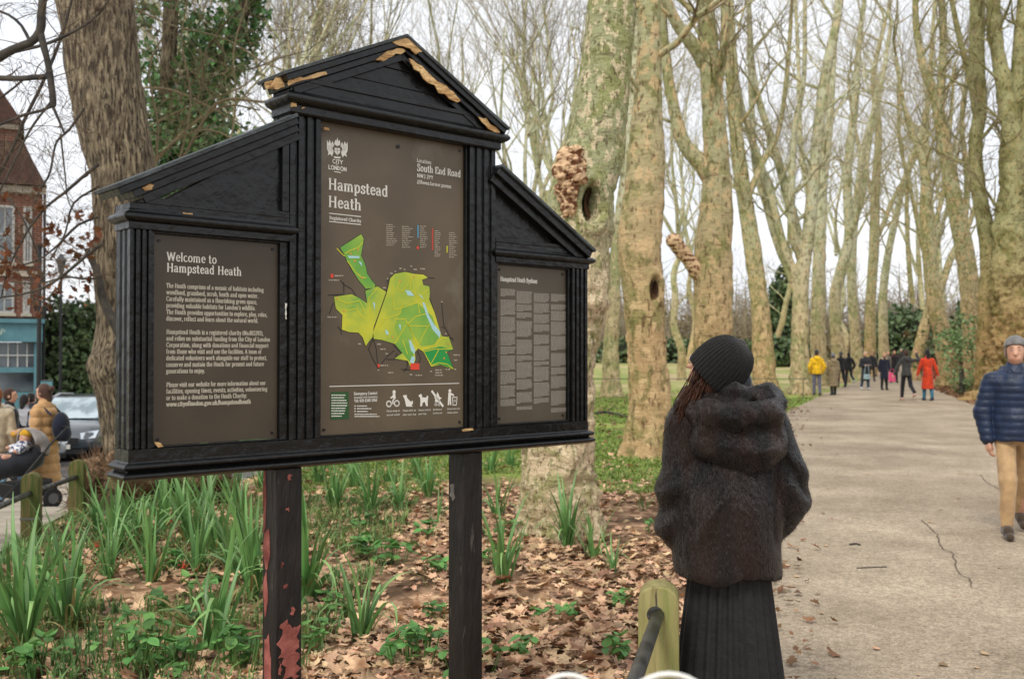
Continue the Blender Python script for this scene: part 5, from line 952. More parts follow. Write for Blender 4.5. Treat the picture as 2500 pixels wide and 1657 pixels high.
# brushwood and brambles on the bank right of the path
rg = random.Random(66); tubes = []; pts = []
for k in range(1100):
    y = rg.uniform(37, 84); x = float(redge(y)) + rg.uniform(1.6, 13); z = gz(x, y); h = rg.uniform(.8, 3.2) * (1 if y > 44 else .5); l = np.array([rg.gauss(0, .5), rg.gauss(0, .5), 0]) * h
    tubes.append((np.array([(x, y, z - .1), np.array([x, y, z + h * .5]) + l * .3, np.array([x, y, z + h * .85]) + l * .8, np.array([x, y, z + h * .9]) + l * 1.4]), np.array([.03, .022, .014, .006])))
    for j in range(5):
        f = rg.uniform(.4, 1); q = np.array([x, y, z + h * f]) + l * f; e = q + np.array([rg.gauss(0, .5), rg.gauss(0, .5), rg.uniform(-.1, .7)]); tubes.append((np.array([q, (q + e) / 2, e]), np.array([.012, .008, .004])))
        if rg.random() < .75: pts += [e + np.array([rg.gauss(0, .2), rg.gauss(0, .2), rg.gauss(0, .2)]) for _ in range(4)]
V, F = many_tubes(tubes, 3); o = link('bank_brushwood', mesh_np('bank_brushwood', V, F), mat('brushwood', srgb(122, 100, 76), srgb(90, 72, 54), scale=1, rough=1, island=.3)); tag(o, 'brown brushwood covering the bank right of the path', None, None, 'stuff')
V, F = leaf_sheet(pts, [rg.uniform(.12, .26) for _ in pts], 1.0, IVO, .2, rg); o = link('bramble_leaves', mesh_np('bramble_leaves', V, F), mat('bramble_leaf', srgb(74, 98, 54), srgb(116, 100, 66), scale=.35, rough=.7, island=.35, lo=.42, hi=.58)); tag(o, 'bramble and ivy leaves among the brushwood on the bank', None, None, 'stuff')
# ================================================================== LOW PLANTS AND FALLEN LEAVES
iris_m = mat('iris_blade', srgb(78, 128, 66), srgb(132, 168, 98), scale=3, rough=.42, spec=.5, stretch=(1, 1, .5), objrand=.35, trans=.2)
iris_old = mat('iris_blade_withered', srgb(176, 158, 104), srgb(132, 120, 70), scale=5, rough=.8, objrand=.3, trans=.2)
herb_m = mat('herb_leaf', srgb(78, 128, 60), srgb(116, 158, 86), scale=14, rough=.5, objrand=.45, trans=.25)
stemg = mat('green_stem', srgb(90, 120, 60), rough=.6)
def blade(rg, L_, w_, lean, curl):
    n = 8; V = []; a = lean; p = np.array([0.0, 0.0]); 
    for i in range(n + 1):
        t = i / n; ww = w_ * (1 - t ** 2.2) * (.75 + .25 * min(1, t * 4)) + .0008
        V += [(-ww, p[0] - .15 * ww, p[1]), (0, p[0] + .25 * ww, p[1]), (ww, p[0] - .15 * ww, p[1])]
        p = p + np.array([math.sin(a), math.cos(a)]) * L_ / n; a += curl / n * (.3 + 1.6 * t)
    F = [(3 * i + j, 3 * i + j + 1, 3 * i + j + 4, 3 * i + j + 3) for i in range(n) for j in (0, 1)]
    return np.array(V), np.array(F)
rg = random.Random(31); BL = []
for k in range(14):
    V, F = blade(rg, rg.uniform(.42, .70), rg.uniform(.010, .017), rg.uniform(.02, .40), rg.choice([.3, .7, 1.2, 1.8, 2.5, 3.0])); me = mesh_np('leaf', V, F, True); me.materials.append(iris_m); BL.append(me)
BO_ = []
for k in range(3):
    V, F = blade(rg, .45, .008, .5, 2.2); me = mesh_np('leaf', V, F, True); me.materials.append(iris_old); BO_.append(me)
def ground_at(x, y):                       # a photo point (2366 wide) on the ground
    r = ray(x * K, y * K); t = EYE / -r[2]
    for _ in range(12):
        P = np.array([0, 0, EYE]) + r * t; t -= (P[2] - gz(P[0], P[1])) / r[2] * .8
    return np.array([0, 0, EYE]) + r * t
def iris(x, y, s, n, label, seed, group='iris clumps in the leaf litter', old=1, fan=1.0):
    rg = random.Random(seed); p = ground_at(x, y); t = thing('iris_clump', label, 'plant', p, 0, group)
    for k in range(n):
        me = rg.choice(BL) if k >= old else rg.choice(BO_); o = link('leaf', me, None, t); a = rg.uniform(0, 6.283); d = rg.uniform(0, .055); o.location = (d * math.cos(a), d * math.sin(a), -.01)
        sc_ = s * rg.uniform(.75, 1.25); o.scale = (sc_,) * 3; o.rotation_euler = (rg.uniform(-.12, .22) * fan, rg.gauss(0, .12) * fan, a - math.pi / 2 + rg.gauss(0, .5))
    return t
IR = [(1312, 1268, .95, 22, 'bushy iris clump in front of the mossy plane trunk'), (1372, 1292, .75, 14, 'upright iris clump right of the bushy one at the mossy trunk'), (1160, 1345, .85, 15, 'iris clump beside the right post of the board'), (838, 1482, .95, 12, 'lone iris clump midway between the two posts'),
 (706, 1395, 1.15, 20, 'tall iris clump touching the right side of the left post'), (1150, 1195, .8, 11, 'small iris clump just right of the right post, further back'), (775, 1180, .85, 18, 'iris clump behind the board, first from the left post'), (858, 1185, .9, 18, 'iris clump behind the board, second from the left post'), (925, 1178, .8, 16, 'iris clump behind the board, third from the left post'), (990, 1150, .9, 18, 'iris clump behind the board close to the right post'),
 (820, 1128, .8, 16, 'back row iris clump nearest the left post'), (900, 1120, .8, 16, 'back row iris clump midway between the posts'), (965, 1108, .8, 16, 'back row iris clump nearest the right post'), (1135, 1092, .75, 15, 'back row iris clump right of the right post'), (1180, 1080, .7, 12, 'last back row iris clump left of the mossy trunk'), (735, 1120, .8, 15, 'back row iris clump hidden half by the left post'),
 (1488, 1178, .42, 6, 'tiny lone iris shoot in the leaves left of the fur coat'), (265, 1290, 1.0, 20, 'iris clump left of the burry tree foot, in front'), (320, 1262, .95, 20, 'broad iris clump in front of the burry foot'), (385, 1232, 1.05, 18, 'iris clump with tall blade under the left wing of the board'), (440, 1262, .95, 20, 'iris clump below the left wing, centre of the bed'), (500, 1290, 1.0, 20, 'iris clump with pale dead blades below the left wing'),
 (560, 1250, 1.0, 20, 'iris clump left of the left post, further back'), (585, 1380, 1.15, 20, 'iris clump touching the left side of the left post'), (225, 1240, 1.0, 12, 'iris clump with long dark blades by the second fence post'), (540, 1170, .8, 16, 'iris clump behind the bed left of the left post'), (470, 1190, .8, 16, 'iris clump right of the burry foot'), (600, 1130, .7, 14, 'iris clump far back beside the left post'),
 (55, 1500, 1.1, 22, 'large dark iris clump in the bottom left corner'), (150, 1450, 1.0, 18, 'arching iris clump right of the corner one'), (60, 1345, .6, 16, 'iris clump at the left edge below the fence'), (125, 1310, .55, 14, 'iris clump in front of the first fence post'), (490, 1500, 1.2, 12, 'drooping iris clump low between corner and left post'), (20, 1420, 1.0, 16, 'iris clump cut by the left edge'), (350, 1345, .8, 14, 'short iris clump in the middle of the left bed'), (170, 1370, .8, 14, 'iris clump half way down the left side of the bed'), (640, 1225, .85, 14, 'iris clump behind the left post'), (1010, 1215, .6, 7, 'single bladed iris just left of the right post'), (1415, 1320, .55, 6, 'flopped iris blades right of the mossy trunk'),
 (300, 1215, .8, 18, 'iris clump hard against the burry foot, left'), (420, 1205, .8, 18, 'iris clump hard against the burry foot, right'), (250, 1340, .8, 16, 'iris clump below the red seed pods'), (455, 1330, .85, 16, 'iris clump behind the bright seed pod'), (540, 1330, .9, 18, 'iris clump a step left of the left post'), (90, 1390, .8, 16, 'iris clump between the corner clump and the fence'), (340, 1290, .85, 18, 'iris clump in the very middle of the left bed'), (10, 1310, .55, 12, 'iris clump at the left edge beside the nearest left post')]
for i, (x, y, s, n, lab) in enumerate(IR): iris(x, y, s * 1.02, int(n * 1.7), lab, 500 + i, old=4 if x < 640 else 1, fan=1.9 if i in (32, 38) else 1.0)
# broad-leaved seedlings
HL = []
for k in range(4):
    V = []; F = []; n = 6; L_ = .07
    for i in range(n + 1):
        t = i / n; ww = .026 * math.sin(math.pi * min(1, t * .93 + .07)) ** .8 * (1 if t < .98 else .1); z = -.02 * t * t * (k - 1) + .006; V += [(-ww, L_ * t, z + .006), (0, L_ * t, z), (ww, L_ * t, z + .006)]
    F = [(3 * i + j, 3 * i + j + 1, 3 * i + j + 4, 3 * i + j + 3) for i in range(n) for j in (0, 1)]; me = mesh_np('leaf', np.array(V), np.array(F), True); me.materials.append(herb_m); HL.append(me)
def herb(x, y, s, n, label, seed, group='leafy seedlings among the fallen leaves'):
    rg = random.Random(seed); p = ground_at(x, y); t = thing('leafy_plant', label, 'plant', p, 0, group); b = MB(); n = int(n * (1.3 if s < 1.3 else 2.0))
    for k in range(n):
        a = rg.uniform(0, 6.283); d = rg.uniform(0, .13) * s; h = rg.uniform(.03, .13) * s; q = (d * math.cos(a), d * math.sin(a), h); b.tube([(q[0] * .7, q[1] * .7, -.02), q], .0025 * s, 4)
        for j in range(2 if k % 2 else 3):
            o = link('leaf', rg.choice(HL), None, t); o.location = q; sc_ = min(s, 1.05) * rg.uniform(.6, 1.15); o.scale = (sc_,) * 3; o.rotation_euler = (rg.uniform(-.3, .5), rg.gauss(0, .2), a + j * 2.3 + rg.gauss(0, .4))
    b.build('stem', stemg, t); return t
HE = [(850, 1225, 1.2, 9, 'leafy seedling patch midway between the posts, back'), (835, 1290, 1.3, 10, 'leafy seedling patch midway between the posts, middle'), (905, 1300, 1.3, 10, 'leafy seedlings right of the middle patch'), (985, 1245, 1.2, 8, 'leafy seedlings left of the right post, back'), (1010, 1330, 1.0, 7, 'leafy seedlings left of the right post, middle'), (990, 1440, .9, 6, 'small leafy seedlings low beside the right post'), (950, 1535, 1.5, 12, 'large leafy rosette low left of the right post'), (1180, 1240, 1.2, 8, 'leafy seedlings right of the right post, back'), (1130, 1310, 1.0, 7, 'leafy seedlings touching the right post'),
 (1215, 1530, 1.0, 6, 'leafy seedlings low right of the right post'), (1330, 1430, .7, 4, 'tiny leafy seedling on bare soil'), (1440, 1400, .9, 6, 'leafy seedling left of the mossy bollard'), (1430, 1530, 1.0, 7, 'leafy seedlings at the foot of the mossy bollard'), (1260, 1440, .8, 5, 'small leafy seedling mid right of the soil patch'), (315, 1535, 1.9, 14, 'broad leafy plant at the bottom left of centre'), (395, 1555, 1.6, 12, 'broad leafy plant at the bottom edge'), (535, 1560, 1.8, 13, 'broad leafy plant at the bottom beside the left post'), (360, 1420, 1.2, 8, 'leafy plant in the leaf litter of the left bed'), (480, 1390, 1.2, 9, 'leafy plant left of the left post'), (395, 1320, 1.2, 9, 'leafy plant by the orange seed pods'), (430, 1440, 1.0, 6, 'single stemmed leafy seedling in the left bed'), (760, 1420, 1.1, 7, 'leafy seedlings right of the left post'), (70, 1560, 1.5, 9, 'leafy plant in the bottom left corner'), (1235, 1140, .8, 7, 'leafy seedlings at the left of the mossy trunk'), (700, 1500, 1.2, 7, 'leafy seedlings at the foot of the left post'), (1090, 1560, 1.3, 9, 'leafy rosette at the bottom right of the right post'), (1500, 1230, .8, 5, 'leafy seedlings left of the fur coat')]
for i, (x, y, s, n, lab) in enumerate(HE): herb(x, y, s, n, lab, 700 + i)
# seed pods
seed_m = mat('orange_seed', srgb(196, 70, 34), srgb(170, 44, 30), scale=20, rough=.35)
for i, (x, y, lab) in enumerate(((213, 1300, 'red seed pods low in the left of the bed'), (247, 1288, 'red seed pods beside the first ones'), (417, 1352, 'bright orange seed pod in the middle of the bed'), (383, 1240, 'red seed pods under the left wing of the board'), (571, 1240, 'orange seed pods near the left post'))):
    rg = random.Random(i); p = ground_at(x, y); t = thing('seed_pod', lab, 'seed pod', p, 0, 'split iris pods with red seeds'); b = MB(); b.tube([(0, 0, 0), (.01, 0, .10), (.03, 0, .14)], .003, 5); b.build('stalk', stemg, t); b = MB()
    for k in range(22): b.ball((.03 + rg.gauss(0, .014), rg.gauss(0, .014), .145 + rg.gauss(0, .016)), .0055, 6, 4)
    b.build('seeds', seed_m, t)['kind'] = 'stuff'
# ground ivy, moss and rank grass of the bed (uncountable)
rg = random.Random(71); VV = []; FF = []; c = 0
def tuft(P, h, w_, n):
    global c
    for _ in range(n):
        a = rg.uniform(0, 6.283); l = rg.uniform(.2, 1.0) * h; dx, dy = math.cos(a), math.sin(a); q = P + np.array([rg.gauss(0, .03), rg.gauss(0, .03), 0]); ww = w_ * rg.uniform(.6, 1.3)
        VV.extend([q + [-dy * ww, dx * ww, 0], q + [dy * ww, -dx * ww, 0], q + [dx * l * .35 + dy * ww * .8, dy * l * .35 - dx * ww * .8, h * .7], q + [dx * l * .35 - dy * ww * .8, dy * l * .35 + dx * ww * .8, h * .7], q + [dx * l, dy * l, h * rg.uniform(.6, 1.1)]])
        FF.extend([(c, c + 1, c + 2), (c, c + 2, c + 3), (c + 3, c + 2, c + 4)]); c += 5
for k in range(4200):
    x, y = rg.uniform(-4.6, -1.0), rg.uniform(4.3, 11); 
    if x > fence_x(y) + .05 and float(vnoise(np.array([x * 1.3, y * 1.3, 2.0]))) > -.1 - .12 * (-x - 1) : tuft(np.array([x, y, gz(x, y)]), rg.uniform(.05, .15), .006, 4)
o = link('rank_grass', mesh_np('rank_grass', np.array(VV), np.array(FF)), mat('rank_grass_m', srgb(80, 116, 62), srgb(128, 146, 84), scale=2, rough=.6, island=.45, trans=.2)); tag(o, 'rank grass and undergrowth filling the bed at the left', None, None, 'stuff')
VV = []; FF = []; c = 0
for k in range(30000):
    y = 11.5 + 26 * rg.random() ** 1.6; x = rg.uniform(-3.0, float(ledge(y)) + .02); g_ = float(vnoise(np.array([x * .5, y * .4, 7.0])))
    if g_ < -.25 - (y - 13) * .03: continue
    tuft(np.array([x, y, gz(x, y)]), rg.uniform(.03, .075), .006 + y * .0004, 2)
o = link('lawn_grass', mesh_np('lawn_grass', np.array(VV), np.array(FF)), mat('lawn_grass_m', srgb(108, 134, 58), srgb(142, 158, 84), scale=1, rough=.6, island=.35, trans=.2)); tag(o, 'short lawn grass behind the nearest plane trees', None, None, 'stuff')
# fallen leaves
litter_m = mat('fallen_leaf', srgb(208, 174, 138), srgb(146, 110, 82), scale=5, rough=.85, island=.55); leaf_m = mat('fallen_leaf_near', srgb(210, 174, 138), srgb(140, 100, 72), scale=14, rough=.85, objrand=.4)
PLO = [(0, 0), (.10, .06), (.38, -.08), (.34, .16), (.55, .34), (.36, .42), (.34, .72), (.14, .62), (0, 1.0), (-.14, .62), (-.34, .72), (-.36, .42), (-.55, .34), (-.34, .16), (-.38, -.08), (-.10, .06)]
pts = []; szs = []; tries = 0
while len(pts) < 17000 and tries < 200000:
    tries += 1; y = 3.6 + 14 * rg.random() ** 1.25; x = rg.uniform(-.53 * y - .3, min(.53 * y, float(ledge(y)) - .03))
    if x < fence_x(y) + .1: continue
    if y > 12.5 and rg.random() < .75: continue
    n = float(vnoise(np.array([x * .9, y * .9, 4.0]))) + .5 * float(vnoise(np.array([x * 2.6, y * 2.6, 9.0])))
    if n < -.28 and rg.random() < .8: continue
    if x > .2 and x < 1.2 and y < 6.5 and rg.random() < .45: continue
    pts.append((x, y, gz(x, y) + .012 + rg.uniform(0, .028))); szs.append(rg.uniform(.03, .10))
V, F = leaf_sheet(pts, szs, .28, PLO, .5, rg); o = link('leaf_litter', mesh_np('leaf_litter', V, F), litter_m); tag(o, 'carpet of dry tan fallen plane leaves', None, None, 'stuff')
pts = []; szs = []
for k in range(4200):
    y = rg.uniform(16, 50); x = float(redge(y)) + abs(rg.gauss(0, 1.6)) - .25; pts.append((x, y, gz(x, y) + .02 + rg.uniform(0, .04))); szs.append(rg.uniform(.09, .18))
for k in range(1800):
    y = rg.uniform(18, 45); x = rg.uniform(-2, float(ledge(y))); pts.append((x, y, gz(x, y) + .03)); szs.append(rg.uniform(.08, .15))
for k in range(900):
    y = 4.5 + 26 * rg.random() ** 1.3; x = float(ledge(y)) + rg.gauss(-.05, .16 + .01 * y); pts.append((x, y, .03 + rg.uniform(0, .012))); szs.append(rg.uniform(.035, .10))
V, F = leaf_sheet(pts, szs, .35, LEAFO, .5, rg); o = link('bank_leaves', mesh_np('bank_leaves', V, F), mat('bank_leaf', srgb(140, 104, 74), srgb(98, 70, 50), scale=4, rough=.9, island=.4)); tag(o, 'drift of brown leaves on the bank along the right of the path', None, None, 'stuff')
variants = []
for k in range(8):
    V, F = leaf_sheet([(0, 0, 0)], [.115], .15, PLO if k % 3 else LEAFO, rg.uniform(.3, .8), rg); me = mesh_np('fallen_leaf', V, F, False); me.materials.append(leaf_m); variants.append(me)
k = 0
while k < 285:
    y = rg.uniform(3.9, 7.2); x = rg.uniform(-.5 * y, min(.9, float(ledge(y)) - .1))
    if x < fence_x(y) + .2 or float(vnoise(np.array([x * .9, y * .9, 4.0]))) < -.35: continue
    o = link('fallen_leaf', variants[k % 8], None, ground); o.location = (x, y, gz(x, y) + rg.uniform(.035, .06)); o.rotation_euler = (rg.gauss(0, .35), rg.gauss(0, .35), rg.uniform(0, 6.28)); s = rg.uniform(.65, 1.3); o.scale = (s, s, s); k += 1
# scraps on the path
b = MB()
for k in range(170):
    y = 4 + 26 * rg.random() ** 1.5; a, c_ = float(ledge(y)), float(redge(y)); x = a + (c_ - a) * rg.random() ** 1.5; z = .01 + .02 * math.sin(math.pi * (x - a) / (c_ - a)) ** .5; s = rg.uniform(.01, .035); t = rg.uniform(0, 3.14)
    b.add([(x + s * math.cos(t + q) * (1 if q_ % 2 else .6), y + s * math.sin(t + q), z + .004 * (q_ % 2)) for q_, q in enumerate((0, 1.2, 2.5, 3.6, 5))], [(0, 1, 2, 3, 4)])
o = b.build('path_scraps', litter_m); tag(o, 'scattered leaf scraps and bits on the gravel path', None, None, 'stuff')
for (pts_, r, lab) in (([(2075, 1332), (2090, 1330), (2100, 1333)], .009, 'short dark stick on the path right of the coat'), ([(2092, 1390), (2130, 1388), (2165, 1387)], .005, 'longer thin stick on the path below the short one')):
    P = [pathpt(*p) + np.array([0, 0, .012]) for p in pts_]; b = MB(); b.tube(P, r, 6); o = b.build('stick', bark_dark); tag(o, lab, 'stick')
b = MB(); P = [ground_at(*p) for p in ((1375, 960), (1400, 957), (1430, 962), (1450, 968))]; b.tube([p + np.array([0, 0, .06]) for p in P], [.03, .04, .03, .015], 7); b.tube([P[1] + [0, 0, .06], P[1] + [.3, .2, .25]], [.02, .008], 6); o = b.build('fallen_branch', bark_dark); tag(o, 'dark fallen branch on the lawn right of the mossy trunk', 'branch')
# low metal rail across the lawn
railm = mat('rail_green', srgb(70, 84, 64), srgb(96, 100, 80), scale=8, rough=.6); t = thing('lawn_rail', 'low metal rail fence crossing the lawn behind the plane trunks', 'fence', (0, 36, 0)); p0, p1 = at(1370, 872, 36), at(1872, 868, 36)
b = MB(); b.tube([(p0[0], 0, .74), (p1[0], .0, .74)], .014, 8); b.build('rail', railm, t)
for x in np.arange(p0[0], p1[0], 1.9): b = MB(); b.tube([(x, 0, -.1), (x, 0, .76)], .02, 8); b.build('post', railm, t)
# ================================================================== FENCES, STREET, HOUSE, CARS
post_m = mat('mossy_timber', srgb(136, 128, 80), srgb(176, 164, 112), scale=6, rough=.85, bump=.7, stretch=(5, 5, .5), bscale=14, c3=srgb(116, 126, 62), s3=3, p3=(.5, .7))
post_l = mat('mossy_timber_dark', srgb(92, 86, 48), srgb(116, 104, 62), scale=6, rough=.85, bump=.7, stretch=(5, 5, .5), bscale=14, c3=srgb(70, 84, 34), s3=4, p3=(.45, .6)); iron = mat('worn_iron_rail', srgb(58, 58, 56), srgb(96, 96, 92), scale=14, rough=.45, metal=.5, bump=.3, c3=srgb(150, 150, 146), s3=30, p3=(.62, .7)); strap_m = mat('steel_strap', srgb(120, 120, 112), rough=.4, metal=.8)
def bollard(x, y, w_, h, rz, label, m, name='fence_post', strap=False, hole=True):
    z = gz(x, y); t = thing(name, label, 'post', (x, y, z), rz, 'timber posts of the low rail fence'); b = MB(); n = 10; hw = w_ / 2; th = w_ * .46; capz = h - hw * .75
    poly_ = [(-hw, -.3), (hw, -.3), (hw, capz)] + [(hw * math.cos(math.pi * i / n), capz + hw * .75 * math.sin(math.pi * i / n)) for i in range(1, n)] + [(-hw, capz)]
    b.prism(poly_, -th, th); b.build('timber', m, t, bevel=.006)
    if strap: s_ = MB(); s_.box(-hw - .003, hw + .003, -th - .004, th + .004, h * .34, h * .34 + .02); s_.build('strap', strap_m, t)
    return t, z
# near post by the coat, its split and rail
px_, py_ = (1521 - 1183) / 2300 * 3.98, 3.98
t, z = bollard(px_, py_, .158, .695, math.radians(-10), 'pale mossy round topped bollard in front of the fur coat', post_m, 'fence_post')
crk = MB(); crk.add([(-.012, -.0745, .66), (-.008, -.0745, .69), (-.004, -.0745, .62), (-.009, -.0745, .56)], [(0, 1, 2, 3)]); crk.build('split', bark_dark, t)
b = MB(); b.tube([(-.012, -.066, .585), (-.012, -.0775, .585)], [.036, .032], 16); b.build('rail_socket', iron, t)
cz_ = z + .585; pa = np.array([px_ - .004, py_ - .03, cz_]); pb = np.array([px_ - .47, py_ - 2.0, cz_ + .02])
b = MB(); b.tube([pa, (pa + pb) / 2, pb], .0245, 16); o = b.build('fence_rail', iron, None, True); tag(o, 'scuffed black iron rail running down from the pale bollard', 'rail', 'iron rails of the low fence')
bollard(px_ - .47, py_ - 2.06, .158, .695, math.radians(-10), 'next bollard nearer the camera, below the picture', post_m)
# posts on the street side
FP = [(-3.82, 7.1, .62), (-4.14, 8.6, .60), (-4.42, 10.15, .60), (-4.93, 12.1, .60)]; labs = ['post just outside the left edge', 'nearest mossy dark post on the left, in front of the pram', 'second mossy post, in front of the camel coat', 'third post, half behind the rough barked tree']
prev = None
for i, (x, y, h) in enumerate(FP):
    t, z = bollard(x, y, .145, h, math.radians(12), labs[i], post_l, strap=(i == 1)); q = np.array([x, y, z + h - .17])
    if prev is not None:
        b = MB(); b.tube([prev, q], .024, 12); o = b.build('fence_rail', iron, None, True); tag(o, ['', 'iron rail entering from the left edge to the nearest left post', 'iron rail between the two mossy left posts', 'iron rail from the second post to the burry tree'][i], 'rail', 'iron rails of the low fence')
    prev = q
# ------------------------------------------------------------------ brick house with shop
def brick_mat():
    m = bpy.data.materials.new('red_brick'); m.use_nodes = True; t = m.node_tree; N = t.nodes; l = t.links.new; b = N['Principled BSDF']; b.inputs['Roughness'].default_value = .9
    tcn = N.new('ShaderNodeTexCoord'); sx = N.new('ShaderNodeSeparateXYZ'); l(tcn.outputs['Object'], sx.inputs[0]); ad = N.new('ShaderNodeMath'); l(sx.outputs[0], ad.inputs[0]); l(sx.outputs[1], ad.inputs[1]); cx = N.new('ShaderNodeCombineXYZ'); l(ad.outputs[0], cx.inputs[0]); l(sx.outputs[2], cx.inputs[1])
    br = N.new('ShaderNodeTexBrick'); br.inputs['Scale'].default_value = 1; br.inputs['Brick Width'].default_value = .225; br.inputs['Row Height'].default_value = .075; br.inputs['Mortar Size'].default_value = .008; br.inputs['Color1'].default_value = (*srgb(112, 62, 46), 1); br.inputs['Color2'].default_value = (*srgb(82, 46, 36), 1); br.inputs['Mortar'].default_value = (*srgb(150, 120, 100), 1)
    l(cx.outputs[0], br.inputs['Vector']); l(br.outputs[0], b.inputs['Base Color']); return m
BR_ = brick_mat(); teal = mat('teal_paint', srgb(78, 122, 130), srgb(92, 136, 144), scale=3, rough=.45); hwht = mat('sash_paint', srgb(170, 168, 162), rough=.5); wht = mat('white_paint', srgb(214, 212, 204), rough=.5); glass = mat('window_glass', srgb(52, 60, 66), srgb(120, 128, 132), scale=.7, rough=.08, spec=.8); slate = mat('roof_tile', srgb(84, 58, 48), srgb(66, 50, 44), scale=6, rough=.9); stone = mat('stone_band', srgb(176, 164, 146), rough=.8)
HY = 32.0; hx1 = at(96, 820, HY)[0]; hx0 = hx1 - 9; g0 = -1.15
H = thing('brick_house', 'red brick corner house with teal shopfront and white sash windows', 'house', (hx1, HY, g0), math.radians(26))
zt = lambda yD: float(at(50, yD, HY)[2]) - g0
b = MB(); b.box(-9, 0, 0, 8, zt(735), zt(430)); b.build('wall', BR_, H)
b = MB(); b.box(-9, -.75, .4, 8, zt(425), zt(290)); b.build('upper_wall', BR_, H)
b = MB(); b.prism([(-9, zt(432)), (.12, zt(432)), (.08, zt(436) + .1), (-.30, zt(415) + .55), (-.55, zt(400) + .9), (-9, zt(400) + .9)], -.30, .45); b.build('lower_roof', slate, H)
b = MB(); b.box(-9, .1, -.12, 0, zt(450), zt(434)); b.box(-9, .05, -.06, 0, zt(640), zt(628)); b.box(-9, -.7, .3, .4, zt(300), zt(285)); b.build('stone_band', stone, H)
b = MB(); b.prism([(-9, zt(288)), (-.55, zt(288)), (-1.45, zt(190)), (-2.2, zt(150)), (-9, zt(150))], .2, 8); b.build('roof', slate, H)
b = MB(); b.tube([(.06, -.06, 0), (.06, -.06, zt(440))], .045, 10); b.build('drainpipe', mat('pipe_black', (.015, .015, .016), rough=.5), H)
def window(x0, x1, z0, z1, y, par, bars=(1, 1)):
    f = MB(); w_ = .07; f.box(x0, x0 + w_, y - .05, y, z0, z1); f.box(x1 - w_, x1, y - .05, y, z0, z1); f.box(x0 + w_, x1 - w_, y - .05, y, z0, z0 + w_); f.box(x0 + w_, x1 - w_, y - .05, y, z1 - w_, z1)
    for k in range(1, bars[0] + 1): xm = x0 + (x1 - x0) * k / (bars[0] + 1); f.box(xm - .02, xm + .02, y - .04, y - .002, z0 + w_, z1 - w_)
    for k in range(1, bars[1] + 1): zm = z0 + (z1 - z0) * k / (bars[1] + 1); f.box(x0 + w_, x1 - w_, y - .045, y - .003, zm - .025, zm + .025)
    fo = f.build('window', hwht, par); g = MB(); g.box(x0 + w_, x1 - w_, y - .02, y - .012, z0 + w_, z1 - w_); g.build('pane', glass, fo); s_ = MB(); s_.box(x0 - .06, x1 + .06, y - .12, y - .001, z0 - .09, z0 - .002); s_.build('sill', stone, fo)
for (xa, xb, ya, yb, yy_) in ((-1.35, -.80, 700, 655, -.003), (-.55, -.35, 725, 650, -.003), (-1.35, -.80, 610, 480, -.003), (-.55, -.30, 610, 480, -.003), (-2.6, -1.9, 610, 480, -.003), (-2.6, -1.9, 725, 650, -.003), (-1.75, -1.0, 410, 330, .397), (-3.0, -2.2, 410, 330, .397), (-3.8, -3.1, 610, 480, -.003)): window(xa, xb, zt(ya) if yb != 655 else zt(725), zt(yb), yy_, H)
S_o = MB(); S_o.box(-9, .02, -.35, 0, zt(790), zt(748)); S_o.box(-9, .08, -.45, .02, zt(747.5), zt(738)); fas = S_o.build('fascia', teal, H)
b = MB(); sp = [(-2.3 + .012 * i, .5 * (zt(775) + zt(758)) + .09 * math.sin(i * .55) * math.sin(i * .17 + 1) + .03 * math.sin(i * 1.3)) for i in range(105)]; strokes(b, sp, 0, 0, 1, 1, -.353, .035, .6); b.build('fascia_script', mat('script_cream', srgb(176, 190, 176), rough=.6), fas)
b = MB(); b.box(-9, 0, -.1, 0, 0, zt(905)); b.box(-.22, .0, -.2, 0, zt(904.9), zt(790.5)); b.box(-1.75, -1.6, -.15, 0, zt(904.9), zt(790.5)); b.box(-3.4, -3.2, -.15, 0, zt(904.9), zt(790.5)); b.box(-1.6, -.22, -.12, 0, zt(860), zt(848)); b.build('shopfront', teal, H)
b = MB(); b.box(-8.9, -.05, .05, .1, zt(904), zt(791)); b.build('shop_glass', glass, H)
b = MB(); [b.box(x - .015, x + .015, -.05, .04, zt(847), zt(792)) for x in np.arange(-1.5, -.25, .27)]; b.box(-1.6, -.22, -.055, .045, zt(822), zt(819)); b.build('glazing_bar', wht, H)
# lamp column and bracket sign, street lamp
blackp = mat('black_street_paint', (.014, .015, .017), rough=.4); pl = at(90, 820, 21); z0 = gz(pl[0], 21)
t = thing('lamp_column', 'thick black lamp column standing before the teal shop', 'lamp post', (pl[0], 21, z0)); b = MB(); zt2 = float(at(90, 575, 21)[2]) - z0; b.tube([(0, 0, 0), (0, 0, .9), (0, 0, .95), (0, 0, zt2)], [.075, .075, .05, .042], 12); b.build('column', blackp, t); b = MB(); b.box(.045, .29, -.02, .02, 1.72, 1.96); o = b.build('bracket_sign', teal, t); b = MB(); b.tube([(0, 0, 1.98), (.3, 0, 1.98)], .012, 6); b.build('bracket', blackp, t)
b = MB(); b.tube([(0, 0, zt2), (0, 0, zt2 + .1)], [.05, .07], 10); b.build('column_cap', blackp, t)
pl = at(140, 820, 30); z0 = gz(pl[0], 30); t = thing('street_lamp', 'old style black lantern on a pole between house and rough barked tree', 'lamp post', (pl[0], 30, z0)); zl = float(at(140, 612, 30)[2]) - z0
b = MB(); b.tube([(0, 0, 0), (0, 0, .8), (0, 0, zl - .25)], [.07, .05, .035], 10); b.build('pole', blackp, t); b = MB(); b.tube([(0, 0, zl - .25), (0, 0, zl + .12), (0, 0, zl + .13), (0, 0, zl + .25), (0, 0, zl + .33)], [.07, .15, .19, .08, .05], 8); b.build('lantern', mat('lantern_glass', srgb(70, 84, 96), rough=.3), t)
